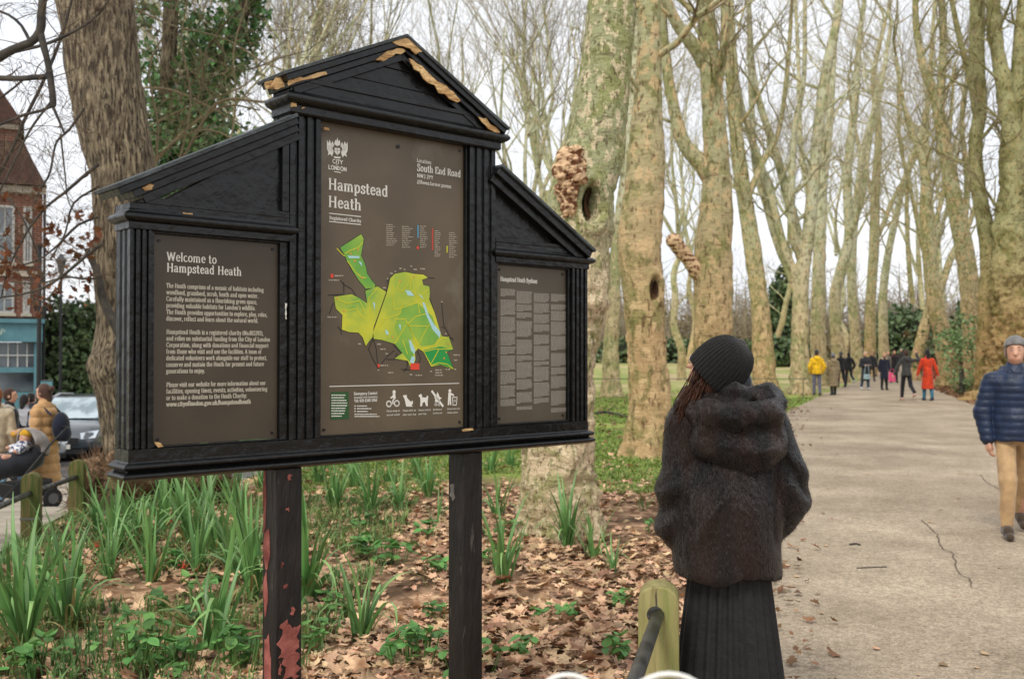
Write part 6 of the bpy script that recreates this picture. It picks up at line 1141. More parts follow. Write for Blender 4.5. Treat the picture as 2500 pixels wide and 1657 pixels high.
# ------------------------------------------------------------------ cars
tyre = mat('tyre_rubber', (.015, .015, .016), rough=.8); rim_m = mat('alloy', srgb(150, 150, 154), rough=.35, metal=.8); cglass = mat('car_glass', srgb(120, 136, 142), srgb(176, 190, 196), scale=2.2, rough=.06, spec=1, lo=.42, hi=.58); lamp_m = mat('headlamp', srgb(196, 204, 212), rough=.15, spec=.8); chrome = mat('chrome', srgb(190, 192, 196), rough=.2, metal=1); plastic = mat('black_plastic', (.018, .018, .02), rough=.5)
def car(name, label, x, y, rz, paint, kind='suv'):
    t = thing(name, label, 'car', (x, y, gz(x, y)), rz, 'cars parked along the kerb')
    Ln, W, Ht = (4.5, 1.86, 1.66) if kind == 'suv' else (4.0, 1.74, 1.46); s = Ht / 1.66; fx = Ln / 4.5
    # lower body: cross sections along the length (front at +x)
    sec = [(-2.25, .42, .98, .78), (-2.15, .30, 1.06, .88), (-1.7, .24, 1.10, .93), (0, .22, 1.06, .93), (1.0, .22, 1.04, .93), (1.45, .24, 1.00, .92), (1.9, .30, .92, .88), (2.15, .34, .80, .80), (2.27, .42, .66, .66)]
    V = []; 
    for (px, zb_, zt_, hw) in sec:
        px *= fx; zb_ *= s; zt_ *= s; hw *= W / 1.86
        for (u, v) in ((-.85, 0), (-1, .15), (-1, .62), (-.93, .9), (-.72, 1), (0, 1.03), (.72, 1), (.93, .9), (1, .62), (1, .15), (.85, 0)): V.append((px, u * hw, zb_ + (zt_ - zb_) * v))
    n = 11; F = [(i * n + j, i * n + (j + 1) % n, (i + 1) * n + (j + 1) % n, (i + 1) * n + j) for i in range(len(sec) - 1) for j in range(n)] + [list(range(n))[::-1], [(len(sec) - 1) * n + j for j in range(n)]]
    b = MB(); b.add(V, F); b.build('body', paint, t, True, bevel=.02)
    # cabin: roof and pillars in paint, glass set in
    cab = [(-2.12, 1.04, .80), (-1.75, 1.60, .66), (-.3, 1.66, .68), (.35, 1.60, .66), (1.12, 1.02, .80)]
    V = []
    for (px, z_, hw) in cab: V += [(px * fx, -hw * W / 1.86, z_ * s), (px * fx, hw * W / 1.86, z_ * s)]
    b = MB(); b.add(V, [(i * 2, i * 2 + 2, i * 2 + 3, i * 2 + 1) for i in range(len(cab) - 1)] + [[0, 2, 4, 6, 8], [9, 7, 5, 3, 1], [1, 9, 8, 0]]); b.build('cabin', paint, t, bevel=.03)
    g = MB(); w1, w2 = .74 * W / 1.86, .60 * W / 1.86
    def lerp(a, c, k): return a + (c - a) * k
    g.add([(1.06 * fx + .02, -w1, 1.07 * s + .012), (1.06 * fx + .02, w1, 1.07 * s + .012), (.40 * fx + .02, w2, 1.57 * s + .012), (.40 * fx + .02, -w2, 1.57 * s + .012)], [(0, 1, 2, 3)]); g.build('windscreen', cglass, t)
    for sy in (-1, 1):
        g = MB(); g.add([(-1.6 * fx, sy * (.775 * W / 1.86 + .0), 1.12 * s), (.92 * fx, sy * (.785 * W / 1.86), 1.10 * s), (.36 * fx, sy * (.685 * W / 1.86), 1.53 * s), (-1.5 * fx, sy * (.685 * W / 1.86), 1.54 * s)], [(0, 1, 2, 3)]); g.build('side_window', glass, t)
        m_ = MB(); m_.ball((.72 * fx, sy * (W / 2 + .07), 1.1 * s), (.07, .10, .07), 8, 6); m_.build('mirror', paint, t, True)
        h = MB(); h.add([(2.17 * fx, sy * .80 * W / 1.86, .66 * s), (2.275 * fx, sy * .50, .64 * s), (2.20 * fx, sy * .46, .78 * s), (1.98 * fx, sy * .84 * W / 1.86, .84 * s)], [(0, 1, 2, 3)] if sy < 0 else [(3, 2, 1, 0)])
        h.V = [(a + .015, b_ * 1.02, c_) for a, b_, c_ in h.V]; h.build('headlight', lamp_m, t)
        for wx in (-1.35, 1.38):
            wy = sy * (W / 2 - .09); wh = MB(); wh.tube([(wx * fx, wy - .1, .34), (wx * fx, wy + .1, .34)], .34, 20); wo = wh.build('wheel', tyre, t); r_ = MB(); r_.tube([(wx * fx, wy - .108, .34), (wx * fx, wy + .108, .34)], .21, 12); r_.build('rim', rim_m, wo)
    g = MB(); g.box(2.20 * fx, 2.285 * fx, -.44, .44, .50 * s, .66 * s); go = g.build('grille', plastic, t)
    c_ = MB(); c_.box(2.286 * fx, 2.295 * fx, -.44, .44, .655 * s, .675 * s); c_.build('grille_trim', chrome, go); p = MB(); p.box(2.29 * fx, 2.30 * fx, -.26, .26, .40 * s, .51 * s); p.build('number_plate', wht, t); bm = MB(); bm.box(2.16 * fx, 2.275 * fx, -.62, .62, .28 * s, .39 * s); bm.build('bumper', plastic, t)
    return t
dark_p = mat('car_paint_dark', srgb(52, 60, 66), rough=.22, spec=.8, coat=1); silver = mat('car_paint_silver', srgb(188, 194, 200), rough=.25, metal=.4, coat=1); whitep = mat('car_paint_white', srgb(220, 222, 224), rough=.25, coat=1)
p = at(188, 820, 26.5); car('parked_car', 'dark grey sport utility car facing us, left of the rough barked trunk', p[0], 26.6, math.radians(-80), dark_p)
p = at(28, 820, 23); car('parked_car', 'silver hatchback behind the man in the dark jacket', p[0] - .9, 23.2, math.radians(-20), silver, 'hatch')
p = at(122, 820, 32.4); car('parked_car', 'white car further back between lamp column and dark car', p[0], 32.4, math.radians(-30), whitep, 'hatch')
# ================================================================== PEOPLE
skin = mat('skin', srgb(206, 160, 134), srgb(190, 138, 114), scale=9, rough=.5, spec=.4)
MC = {}
def cloth(r, g, b_, k=.78, rough=.85, sheen=.3, bump=.25):
    key = (r, g, b_, rough)
    if key not in MC: MC[key] = mat('cloth_%s' % ('dark' if r + g + b_ < 200 else 'light'), srgb(r, g, b_), srgb(int(r * k), int(g * k), int(b_ * k)), scale=11, rough=rough, sheen=sheen, bump=bump, bscale=60)
    return MC[key]
def bmesh_part(name, prims, res, m, par, sm=.03, cut=None, quilt=None, fold=0, seed=0, cutn=None):
    V, F = blob(prims, res, sm, cut, cutn=cutn)
    if quilt or fold:
        N_ = normals_np(V, F)
        if quilt: V = V + N_ * (quilt[1] * (np.abs(np.sin(math.pi * V[:, 2] / quilt[0])) ** .5 - .6))[:, None]
        if fold: V = V + N_ * (fold * fbm(V * np.array([9, 9, 4]) + seed, seed, 3))[:, None]
    return link(name, mesh_np(name, V, F, True), m, par)
def rot(v, a):   # rotate about z
    return np.array([v[0] * math.cos(a) - v[1] * math.sin(a), v[0] * math.sin(a) + v[1] * math.cos(a), v[2]])
def person(label, x, y, rz, H=1.75, legs=((18, 8), (-16, 14)), arms=(((-.2, .1, -1), (-.1, .35, -1)), ((.2, -.1, -1), (.1, .1, -1))), top=None, bottom=None, shoes=None, hat=None, hair=None, near=False, z=None, res=.026, female=False, skirt=None, hood=None, collar=True, headturn=0, group='people strolling on the heath'):
    s = H / 1.75; t = thing('person', label, 'person', (x, y, gz(x, y) + .03 if z is None else z), rz, group); t.scale = (s, s, s)
    T_, S_l = .43, .42; J = []
    for sgn, (a, kb) in zip((-1, 1), legs):
        a, kb = math.radians(a), math.radians(kb); hp = np.array([sgn * .09, 0, 0]); kn = hp + T_ * np.array([sgn * .01, math.sin(a), -math.cos(a)]); an = kn + S_l * np.array([0, math.sin(a - kb), -math.cos(a - kb)]); J.append((hp, kn, an, a - kb))
    lift = -min(j[2][2] for j in J) + .08; dz = lift - .93; up = lambda p: np.array([p[0], p[1], p[2] + dz]) if p[2] > .5 else np.array(p)
    J = [(h + [0, 0, lift], k + [0, 0, lift], a + [0, 0, lift], f) for h, k, a, f in J]; U = lambda *p: np.array([p[0], p[1], p[2] + dz])
    A = []
    for sgn, (u, f) in zip((-1, 1), arms):
        u = np.array(u, float); u /= np.linalg.norm(u); f = np.array(f, float); f /= np.linalg.norm(f); sh = U(sgn * (.165 if female else .18), 0, 1.39); el = sh + u * .29; wr = el + f * .25; A.append((sh, el, wr, f, u))
    hr = res if not near else .011; HC = U(0, .015, 1.645); hq = lambda dx, dy, dz_: HC + rot(np.array([dx, dy, dz_]), headturn)
    P = [seg(U(-.06, 0, .95), U(.06, 0, .95), .11), seg(U(0, 0, 1.0), U(0, 0, 1.3), .115, .14, .68), seg(U(-.13, 0, 1.39), U(.13, 0, 1.39), .06), seg(U(0, -.005, 1.42), U(0, .01, 1.56), .054, .05), ell(HC, (.074, .093, .108)), ell(hq(0, .03, -.062), (.054, .06, .055)), seg(hq(0, .088, .005), hq(0, .104, -.024), .009, .015), ell(hq(-.076, -.005, -.01), (.012, .02, .03)), ell(hq(.076, -.005, -.01), (.012, .02, .03)), seg(hq(-.02, .083, -.06), hq(.02, .083, -.06), .010), seg(hq(-.035, .082, .03), hq(.035, .082, .03), .012)]
    for (h, k, a, f), sgn in zip(J, (-1, 1)): P += [seg(h, k, .082, .052), seg(k, a, .054, .036), seg(a, a + np.array([0, .10 * math.cos(f * .5), -.03 + .08 * math.sin(f * .5)]), .034, .020)]
    for sgn, (sh, el, wr, f, u) in zip((-1, 1), A):
        side = np.cross(f, [0, 1, 0]); side = np.array([1.0, 0, 0]) if np.linalg.norm(side) < .1 else side / np.linalg.norm(side); kd = np.cross(side, f); P += [seg(sh, el, .046, .038), seg(el, wr, .038, .026), seg(wr, wr + f * .07, .028, .034, .8)]
        if near:
            for q in range(4):
                b0 = wr + f * .08 + kd * (.024 - .016 * q); m0 = b0 + f * .035 + side * (-sgn) * .006; e0 = m0 + f * .022 + side * (-sgn) * .02; P += [seg(b0, m0, .0095, .009), seg(m0, e0, .009, .008)]
            th = wr + f * .03 + kd * .03; P += [seg(th, th + f * .035 + kd * .018, .012, .010), seg(th + f * .035 + kd * .018, th + f * .062 + kd * .014, .010, .009)]
        else: P += [seg(wr + f * .06, wr + f * .13, .032, .022)]
    bmesh_part('body', P, hr, skin, t, .018)
    fc = cloth
    if bottom is not None:
        B = [seg(U(-.06, 0, .94), U(.06, 0, .94), .112)]
        for (h, k, a, f) in J: B += [seg(h + [0, 0, -.02], k, .088, .070), seg(k, a + [0, 0, .04], .072, .058)]
        bmesh_part('trousers', B, res * (.6 if near else 1), bottom, t, .02, fold=.010 if near else 0, seed=3)
    if skirt is not None:
        z0, r0, m_ = skirt; bmesh_part('skirt', [seg(U(0, 0, 1.0), (0, 0, z0 + .02), .14, r0, .85)], res, m_, t, .02, cut=lambda G: z0 - G[..., 2], fold=.01)
    if shoes is not None:
        for (h, k, a, f) in J:
            d_ = np.array([0, .17 * math.cos(f * .6), -.045 + .12 * math.sin(f * .6)]); bmesh_part('shoe', [seg(a + [0, -.02, -.01], a + d_ * .5 + [0, 0, .01], .052, .046), seg(a + [0, -.03, -.045], a + d_, .036, .034)], res * .8, shoes, t, .02)
    if top is not None:
        m_, hem, hr_, quilt, puf = top; hz = hem + (dz if hem > .5 else dz * .5); hr_ = max(hr_, .178) + .012; P = [seg((0, 0, hz + .03), U(0, 0, 1.04), hr_, .152 * puf, .95), seg(U(0, 0, 1.02), U(0, 0, 1.32), .145 * puf, .158 * puf, .8), seg(U(-.135, 0, 1.375), U(.135, 0, 1.375), .082 * puf)]
        if collar: P.append(seg(U(0, -.005, 1.44), U(0, .0, 1.50), .082, .078))
        for (sh, el, wr, f, u) in A: P += [seg(sh, el, .066 * puf, .060 * puf), seg(el, wr - f * .015, .058 * puf, .047 * puf)]
        bmesh_part('coat', P, res * (.55 if near else 1), m_, t, .025, cut=lambda G: hz - G[..., 2], cutn=len(P) - 4, quilt=quilt, fold=.008 if near else .004, seed=int(x * 10) % 50)
    if hood is not None: bmesh_part('hood', [seg(U(-.09, -.09, 1.47), U(.09, -.09, 1.47), .06), ell(U(0, -.12, 1.42), (.11, .06, .08)), seg(U(-.10, .0, 1.475), U(-.06, .07, 1.44), .04, .03), seg(U(.10, .0, 1.475), U(.06, .07, 1.44), .04, .03)], res * .8, hood, t, .03)
    if hair is not None:
        m_, ln = hair; P = [ell(hq(0, -.012, .012), (.086, .10, .112))]
        if ln: P += [seg(hq(0, -.06, -.04), hq(0, -.085, -.08 - ln), .075, .05, .7)]
        def hc(G): q = G - HC; yy = q[..., 1] * math.cos(-headturn) + q[..., 0] * math.sin(-headturn); return np.minimum(yy - .035, .055 + 0 * yy - q[..., 2] + .0)  # free the face
        bmesh_part('hair', P, res * (.5 if near else .8), m_, t, .02, cut=lambda G: np.where((G[..., 1] - HC[1] > .035) & (G[..., 2] - HC[2] < .06), .02, -1), fold=.004)
    if hat is not None: bmesh_part('hat', [ell(hq(0, -.005, .045), (.088, .106, .098))], res * (.45 if near else .8), hat, t, .02, cut=lambda G: (HC[2] + .038) - G[..., 2] + .25 * (G[..., 1] - HC[1]) * 1, fold=.002)
    if near:
        for sx_ in (-1, 1):
            e = MB(); e.ball(tuple(hq(sx_ * .029, .083, .012)), .0085, 10, 6); eo = e.build('eye', mat('eye_white', (.6, .58, .55), rough=.3), t, True); e = MB(); e.ball(tuple(hq(sx_ * .029, .0885, .012)), .0052, 8, 5); e.build('iris', plastic, eo, True)
            e = MB(); e.tube([hq(sx_ * .014, .095, .033), hq(sx_ * .03, .094, .038), hq(sx_ * .045, .083, .033)], [.003, .004, .002], 6); e.build('eyebrow', cloth(96, 70, 50), t, True)
        e = MB(); e.tube([hq(-.022, .088, -.057), hq(0, .094, -.056), hq(.022, .088, -.057)], [.002, .0035, .002], 6); e.build('mouth', mat('lips', srgb(150, 84, 76), rough=.4), t, True)
    return t, U, A, J
blackc, navy, dgrey, jean, whites = cloth(30, 30, 34), cloth(24, 30, 50), cloth(58, 58, 56), cloth(66, 96, 120), cloth(222, 220, 216)
brown_h, dark_h = cloth(74, 48, 34), cloth(30, 24, 22)
def far(px, yf, lab, away, top, hgt=1.75, **kw):
    d = EYE * 2300 / (yf - 820); p = at(px, 820, d); return person(lab, p[0], d, away, hgt, top=top, **kw), p, d
HANG = (((-.16, .05, -1), (-.05, .25, -1)), ((.16, -.05, -1), (.05, .2, -1))); POCK = (((-.45, -.15, -1), (.25, .45, -1)), ((.45, -.15, -1), (-.25, .45, -1)))
PI = math.pi
far(1887, 915, 'person in bright yellow puffer jacket and grey jeans walking away', .0, (cloth(240, 190, 24), .84, .185, (.10, .012), 1.25), 1.74, arms=POCK, bottom=cloth(104, 104, 122), shoes=cloth(70, 64, 52), hat=cloth(40, 44, 62), hair=(brown_h, 0), hood=cloth(240, 190, 24), legs=((4, 2), (-3, 5)))
far(1925, 914, 'person in long quilted olive coat and grey hat beside the yellow jacket', .1, (cloth(142, 126, 96), .36, .20, (.12, .012), 1.2), 1.62, arms=HANG, bottom=blackc, shoes=blackc, hat=cloth(130, 130, 140), hair=(cloth(96, 90, 88), 0), hood=cloth(142, 126, 96), legs=((-4, 3), (4, 2)))
far(1943, 896, 'person in black coat half hidden behind the olive coat', .2, (blackc, .80, .17, None, 1.05), 1.74, arms=HANG, bottom=blackc, shoes=blackc, hair=(cloth(90, 90, 96), 0), legs=((10, 4), (-10, 14)))
far(1961, 893, 'person in black puffer jacket and white trainers walking away', .0, (blackc, .86, .165, (.09, .01), 1.12), 1.70, arms=POCK, bottom=blackc, shoes=whites, hair=(dark_h, .16), legs=((14, 6), (-20, 40)), hood=blackc)
far(1999, 902, 'person in long charcoal coat with pale blue shoulder bag', PI, (cloth(44, 44, 50), .42, .20, None, 1.08), 1.72, arms=(((-.2, .1, -1), (.5, .8, .1)), ((.2, .0, -1), (-.5, .8, .1))), bottom=jean, shoes=whites, hair=(cloth(214, 190, 160), 0), legs=((10, 5), (-10, 14)))
bag_p = at(2001, 867, 44.2); d_ = EYE * 2300 / 82
def bag(label, px, yc, w_, h_, dist, m, hl):
    p = at(px, yc, dist); t = thing('handbag', label, 'bag', p); b = MB(); b.prism([(-w_ / 2, -h_ / 2), (w_ / 2, -h_ / 2), (w_ * .45, h_ / 2), (-w_ * .45, h_ / 2)], -.05, .05); b.build('bag_body', m, t, bevel=.02); b = MB(); b.tube([(-w_ * .4, 0, h_ / 2), (-w_ * .2, 0, h_ / 2 + hl), (w_ * .2, 0, h_ / 2 + hl), (w_ * .4, 0, h_ / 2)], .011, 6); b.build('strap', m, t); return t
bag('pale blue handbag hanging in front of the long charcoal coat', 2003, 870, .28, .22, 44.4, cloth(158, 186, 190), .42)
far(2014, 882, 'person in black jacket behind the charcoal coat', PI, (blackc, .74, .18, None, 1.1), 1.78, arms=HANG, bottom=cloth(60, 50, 48), shoes=blackc, hair=(dark_h, 0), legs=((12, 5), (-12, 20)))
far(2022, 868, 'distant person in dark green hooded jacket', PI, (cloth(18, 60, 54), .80, .17, None, 1.1), 1.75, arms=HANG, bottom=blackc, shoes=blackc, hood=cloth(18, 60, 54), hair=(dark_h, 0))
far(2043, 902, 'person in navy knee length coat with pale fur hood and black boots', PI, (navy, .52, .185, None, 1.1), 1.68, arms=HANG, bottom=cloth(24, 22, 24), shoes=cloth(20, 18, 18), hair=(cloth(196, 160, 116), .10), hood=cloth(206, 176, 132, rough=.95), legs=((3, 2), (-3, 4)))
bag('bright pink carrier bag held by the person in the navy coat', 2061, 871, .30, .40, 44.0, cloth(240, 88, 138, rough=.5), .14)
far(2052, 885, 'bald man seen over the fur hooded walker', PI, (cloth(120, 108, 96), .80, .17, None, 1.05), 1.80, arms=HANG, bottom=blackc, shoes=blackc, legs=((8, 4), (-8, 10)))
far(2066, 885, 'man in open black overcoat and dark red scarf beside the pink bag', PI, (cloth(26, 24, 28), .66, .18, None, 1.12), 1.84, arms=HANG, bottom=cloth(36, 34, 40), shoes=blackc, hair=(cloth(96, 66, 46), 0), hood=cloth(110, 30, 34), legs=((10, 5), (-10, 16)))
far(2094, 927, 'person in grey hooded top and black trousers raising the right arm', .0, (dgrey, .86, .16, None, 1.0), 1.76, arms=(((-.5, .1, -1), (-.35, .25, -1)), ((.9, .25, .05), (-.15, .2, .6))), bottom=cloth(24, 22, 28), shoes=cloth(206, 170, 150), hair=(brown_h, 0), hood=dgrey, legs=((14, 6), (-18, 34)))
(tr, U, A, J), p, d = far(2143, 927, 'woman in long orange red belted coat and blue jeans walking away', .0, (cloth(212, 62, 22), .40, .20, None, 1.06), 1.76, arms=(((-.32, .1, -1), (-.22, .2, -1)), ((.36, -.1, -1), (.3, .1, -1))), bottom=cloth(56, 110, 134), shoes=cloth(40, 60, 70), hair=(dark_h, .26), legs=((6, 3), (-6, 8)))
b = MB(); V_, F_ = tube_np(np.array([U(0, 0, 1.03), U(0, 0, 1.08)]), np.array([.168, .168]), 20); V_[:, 1] *= .78; b.add(V_, F_.tolist()); b.tube([U(.15, -.06, 1.04), U(.21, -.09, .85), U(.24, -.1, .68)], [.02, .022, .02], 6); b.tube([U(-.15, -.06, 1.04), U(-.19, -.1, .85)], [.018, .02], 6); b.build('belt', cloth(176, 44, 18), tr)
far(2137, 872, 'distant person in pale hat beyond the orange red coat', .0, (cloth(128, 124, 110), .7, .17, None, 1.1), 1.78, arms=HANG, bottom=cloth(90, 84, 74), shoes=blackc, hat=cloth(226, 220, 206), hair=(brown_h, 0))
far(2082, 868, 'distant person in white cap in front of the leaning trunk', PI, (cloth(70, 66, 64), .7, .17, None, 1.1), 1.8, arms=HANG, bottom=blackc, shoes=blackc, hat=whites, hair=(brown_h, 0))
p = at(1822, 820, 112); person('tiny person in purple jacket and pale hat far off on the lawn', p[0], 112, PI, 1.6, top=(cloth(70, 60, 110), .8, .18, None, 1.2), bottom=cloth(80, 50, 80), shoes=blackc, hat=whites, arms=HANG, res=.04)
# person almost wholly hidden behind the fur coat
p = at(1702, 820, 9.2); d_ = 9.2; person('person mostly hidden behind the fur coat, one pale trainer showing', p[0] + .02, 9.25, PI / 2 + .1, 1.77, legs=((24, 4), (-30, 14)), arms=HANG, top=(cloth(40, 44, 52), .86, .165, None, 1.05), bottom=cloth(50, 54, 62), shoes=cloth(150, 178, 176), hair=(dark_h, 0), res=.022)
# ---- man in the blue quilted jacket, walking toward us at the right edge
navyp = cloth(22, 40, 70, rough=.45, sheen=.15)
man, U, A, J = person('man in navy quilted jacket, tan trousers and grey knitted hat at the right edge', at(2345, 820, 8.72)[0], 8.72, PI - .32, 1.75, legs=((-22, 10), (26, 30)), arms=(((-.16, -.05, -1), (-.05, .25, -1)), ((.26, -.03, -1), (-.12, .22, -1))), top=(navyp, .87, .185, (.062, .010), 1.26), bottom=cloth(192, 158, 114, .86), shoes=cloth(74, 58, 44), hat=cloth(128, 126, 124, rough=.95), hair=(cloth(110, 90, 74), 0), near=True, res=.022, headturn=-.12, z=.03)
b = MB(); b.tube([U(0, .105, .90), U(0, .128, 1.1), U(0, .128, 1.3), U(0, .09, 1.45)], .005, 6); b.build('zip', chrome, man)
bmesh_part('collar', [seg(U(-.07, .0, 1.49), U(-.05, .07, 1.46), .036), seg(U(.07, 0, 1.49), U(.05, .07, 1.46), .036), seg(U(-.08, -.06, 1.48), U(.08, -.06, 1.48), .045), ell(U(0, -.10, 1.43), (.12, .06, .07))], .012, navyp, man, .03, quilt=(.05, .004))
# ------------------------------------------------------------------ the woman in the fur coat
CX_, CY_ = (1682 - 1183) / 2300 * 4.15, 4.15; WZ = .03
wm = thing('person', 'woman in dark brown fur coat and black knitted hat, seen from behind', 'person', (CX_, CY_, WZ), 0, 'people strolling on the heath'); Z = lambda z: z - WZ
fur = mat('fur_coat', srgb(9, 5, 4), srgb(48, 32, 25), scale=3, rough=.33, sheen=.12, bump=.7, stretch=(3.2, 3.2, .6), bscale=55, lo=.42, hi=.70, c3=srgb(34, 17, 12), s3=2, p3=(.50, .62)); furs = mat('fur_hair', srgb(12, 8, 7), srgb(38, 29, 25), scale=3, rough=.5, sheen=.0, spec=.1, stretch=(3, 3, .7), island=.15, lo=.42, hi=.62)  # paler streaks put the coat's sheen and highlights into its colour
HD = np.array([-.058, .0, Z(1.535)]); fd = np.array([-.80, .52, .34]); fd /= np.linalg.norm(fd); ri = np.cross(fd, [0, 0, 1]); ri /= np.linalg.norm(ri); uh = np.cross(ri, fd)
hp_ = lambda f, r_, u: HD + fd * f + ri * r_ + uh * u
P = [ell(HD + [0, 0, .0], (.083, .083, .095)), seg(hp_(.02, 0, -.02), hp_(.05, 0, -.06), .066, .045), seg(hp_(.085, -.0, .0), hp_(.112, 0, -.022), .010, .014), seg(hp_(.075, -.02, -.055), hp_(.075, .02, -.055), .014), seg(np.array([-.01, 0, Z(1.38)]), HD + [0, 0, -.03], .055), ell(hp_(.045, -.045, -.03), (.035, .035, .035)), seg((0, 0, Z(1.3)), (0, 0, Z(.75)), .14, .15, .65), seg((-.15, 0, Z(1.33)), (.15, 0, Z(1.33)), .06)]
for sgn in (-1, 1): P += [seg((sgn * .19, 0, Z(1.30)), (sgn * .22, -.02, Z(.98)), .045, .038), seg((sgn * .22, -.02, Z(.98)), (sgn * .19, .14, Z(.82)), .036, .028), seg((sgn * .19, .14, Z(.82)), (sgn * .16, .2, Z(.76)), .03, .03), seg((sgn * .09, 0, Z(.8)), (sgn * .09, 0, Z(.45)), .08, .055), seg((sgn * .09, 0, Z(.45)), (sgn * .09, -.02, Z(.1)), .05, .038), seg((sgn * .09, -.02, Z(.09)), (sgn * .1, .13, Z(.06)), .04, .03)]
bmesh_part('body', P, .013, skin, wm, .02)
def furpart(name, prims, cut, seed, n, hl=.0085, res=.0115, dispf=None):
    V, F = blob(prims, res, .035, cut); N_ = normals_np(V, F); V = V + N_ * dispf(V, N_)[:, None]; N_ = normals_np(V, F); o = link(name, mesh_np(name, V, F, True), fur, wm)
    rs = np.random.RandomState(seed); idx = rs.randint(0, len(V), n); p = V[idx] + rs.normal(0, .004, (n, 3)); nn = N_[idx]; dn = np.array([0, 0, -1.0]) - nn * (nn @ np.array([0, 0, -1.0]))[:, None]
    dn = dn + .25 * rs.normal(0, 1, (n, 3)); dn /= np.linalg.norm(dn, axis=1)[:, None] + 1e-6; d_ = nn * .22 + dn * .95; sd_ = np.cross(dn, nn); sd_ /= np.linalg.norm(sd_, axis=1)[:, None] + 1e-6; L_ = hl * rs.uniform(.6, 1.4, n)[:, None]; w_ = .0008
    VV = np.stack([p - nn * .002 - sd_ * w_, p - nn * .002 + sd_ * w_, p + d_ * L_], 1).reshape(-1, 3); o2 = link('fur', mesh_np('fur', VV, np.arange(len(VV)).reshape(-1, 3)), furs, o); o2['kind'] = 'stuff'; return o
def coat_folds(V, N_):
    x, y, z = V[:, 0], V[:, 1], V[:, 2]; zz_ = Z(1.25) - z; ang = x / (.10 + np.maximum(zz_, .0) * .75)
    back = smooth((-y + .02) / .1); low = smooth(zz_ / .25)
    u = ang * 2.6 + .8 * vnoise(V * 4); d = (.030 * (np.abs(np.sin(u)) ** .6 - .6) + .008 * np.sin(ang * 9)) * low * back + .012 * fbm(V * np.array([6, 6, 3.0]), 3, 3)
    arm = smooth((np.abs(x) - .20) / .05); d += arm * .006 * np.sin((z * 1.0 + np.abs(x) * .8) * 42 + 1.5 * vnoise(V * 8)) * smooth((Z(1.22) - z) / .1)
    d -= .016 * np.exp(-((np.abs(x) - (.175 + .02 * vnoise(V * 6))) / .014) ** 2) * smooth((Z(1.22) - z) / .1) * smooth((z - Z(.78)) / .1) * back   # seam between sleeve and back
    d += .014 * np.exp(-((x + .03 + (zz_ - .15) * .55 + .02 * vnoise(V * 4)) / .03) ** 2) * low * back * smooth((Z(.95) * 0 + z - Z(.78)) / .1)
    return d
P = [seg((0, -.01, Z(1.40)), (0, -.01, Z(1.30)), .10, .14), seg((-.15, 0, Z(1.315)), (.16, 0, Z(1.325)), .095, .09), seg((0, 0, Z(1.22)), (-.01, -.005, Z(.95)), .20, .222, .72), seg((-.01, 0, Z(.95)), (-.014, 0, Z(.62)), .222, .222, .84),
     seg((-.175, .0, Z(1.28)), (-.215, -.02, Z(1.06)), .084, .092), seg((-.215, -.02, Z(1.06)), (-.218, .0, Z(.90)), .092, .088), seg((-.222, .0, Z(.90)), (-.19, .10, Z(.84)), .082, .066),
     seg((.185, .0, Z(1.28)), (.235, -.01, Z(1.09)), .084, .080), seg((.235, -.01, Z(1.09)), (.250, .0, Z(1.0)), .080, .074), seg((.250, .0, Z(1.0)), (.215, .09, Z(.865)), .072, .056)]
furpart('fur_coat', P, lambda G: Z(.70) + .012 * np.sin(G[..., 0] * 22) - G[..., 2], 5, 70000, dispf=coat_folds)
def hood_d(V, N_): return .022 * fbm(V * np.array([9, 9, 11]), 8, 3)
P = [seg((-.185, -.03, Z(1.385)), (-.11, -.14, Z(1.365)), .045, .055), seg((-.11, -.14, Z(1.365)), (.02, -.185, Z(1.35)), .055, .06), seg((.02, -.185, Z(1.35)), (.13, -.15, Z(1.355)), .058, .055), seg((.13, -.15, Z(1.355)), (.195, -.05, Z(1.41)), .052, .045),
     seg((-.10, -.10, Z(1.26)), (.14, -.11, Z(1.25)), .085, .085), ell((.03, -.12, Z(1.22)), (.15, .075, .10)), seg((-.12, -.05, Z(1.43)), (.0, -.12, Z(1.445)), .03, .034), seg((.0, -.12, Z(1.445)), (.13, -.09, Z(1.455)), .034, .036), seg((.13, -.09, Z(1.455)), (.18, .0, Z(1.43)), .034, .04)]
furpart('hood', P, None, 6, 26000, dispf=hood_d)
# auburn hair over the left shoulder
hair_m = mat('auburn_hair', srgb(52, 32, 22), srgb(98, 60, 38), scale=9, rough=.4, spec=.5, stretch=(6, 6, .7), bump=.8, bscale=26)
bmesh_part('hair', [ell(HD + [0.01, -.02, -.02], (.09, .09, .10)), seg(hp_(-.0, -.06, -.03), (-.15, -.02, Z(1.42)), .05, .055), seg((-.15, -.02, Z(1.42)), (-.195, .01, Z(1.33)), .05, .042), seg((-.195, .01, Z(1.33)), (-.235, .04, Z(1.25)), .036, .016), seg((-.06, -.06, Z(1.46)), (.05, -.09, Z(1.44)), .05, .04)], .012, hair_m, wm, .03, cut=lambda G: np.where(((G - HD) @ fd > .045) & (G[..., 2] > HD[2] - .06), .02, -1), fold=.01, seed=4)
rs = random.Random(3); tw = []
for k in range(220):
    p0 = hp_(rs.uniform(-.02, .03), -.085 + rs.gauss(0, .01), rs.uniform(-.06, .02)) + np.array([rs.gauss(0, .012), rs.gauss(0, .012), 0]); p3 = np.array([-.225 + rs.gauss(0, .02), .02 + rs.gauss(0, .02), Z(1.25) + rs.gauss(0, .03)]); m1 = p0 * .6 + p3 * .4 + np.array([-.02 + rs.gauss(0, .015), -.03 + rs.gauss(0, .015), -.01]); m2 = p0 * .25 + p3 * .75 + np.array([rs.gauss(0, .012), -.03 + rs.gauss(0, .012), 0]); tw.append((np.array([p0, m1, m2, p3]), np.array([.0025, .003, .0025, .001])))
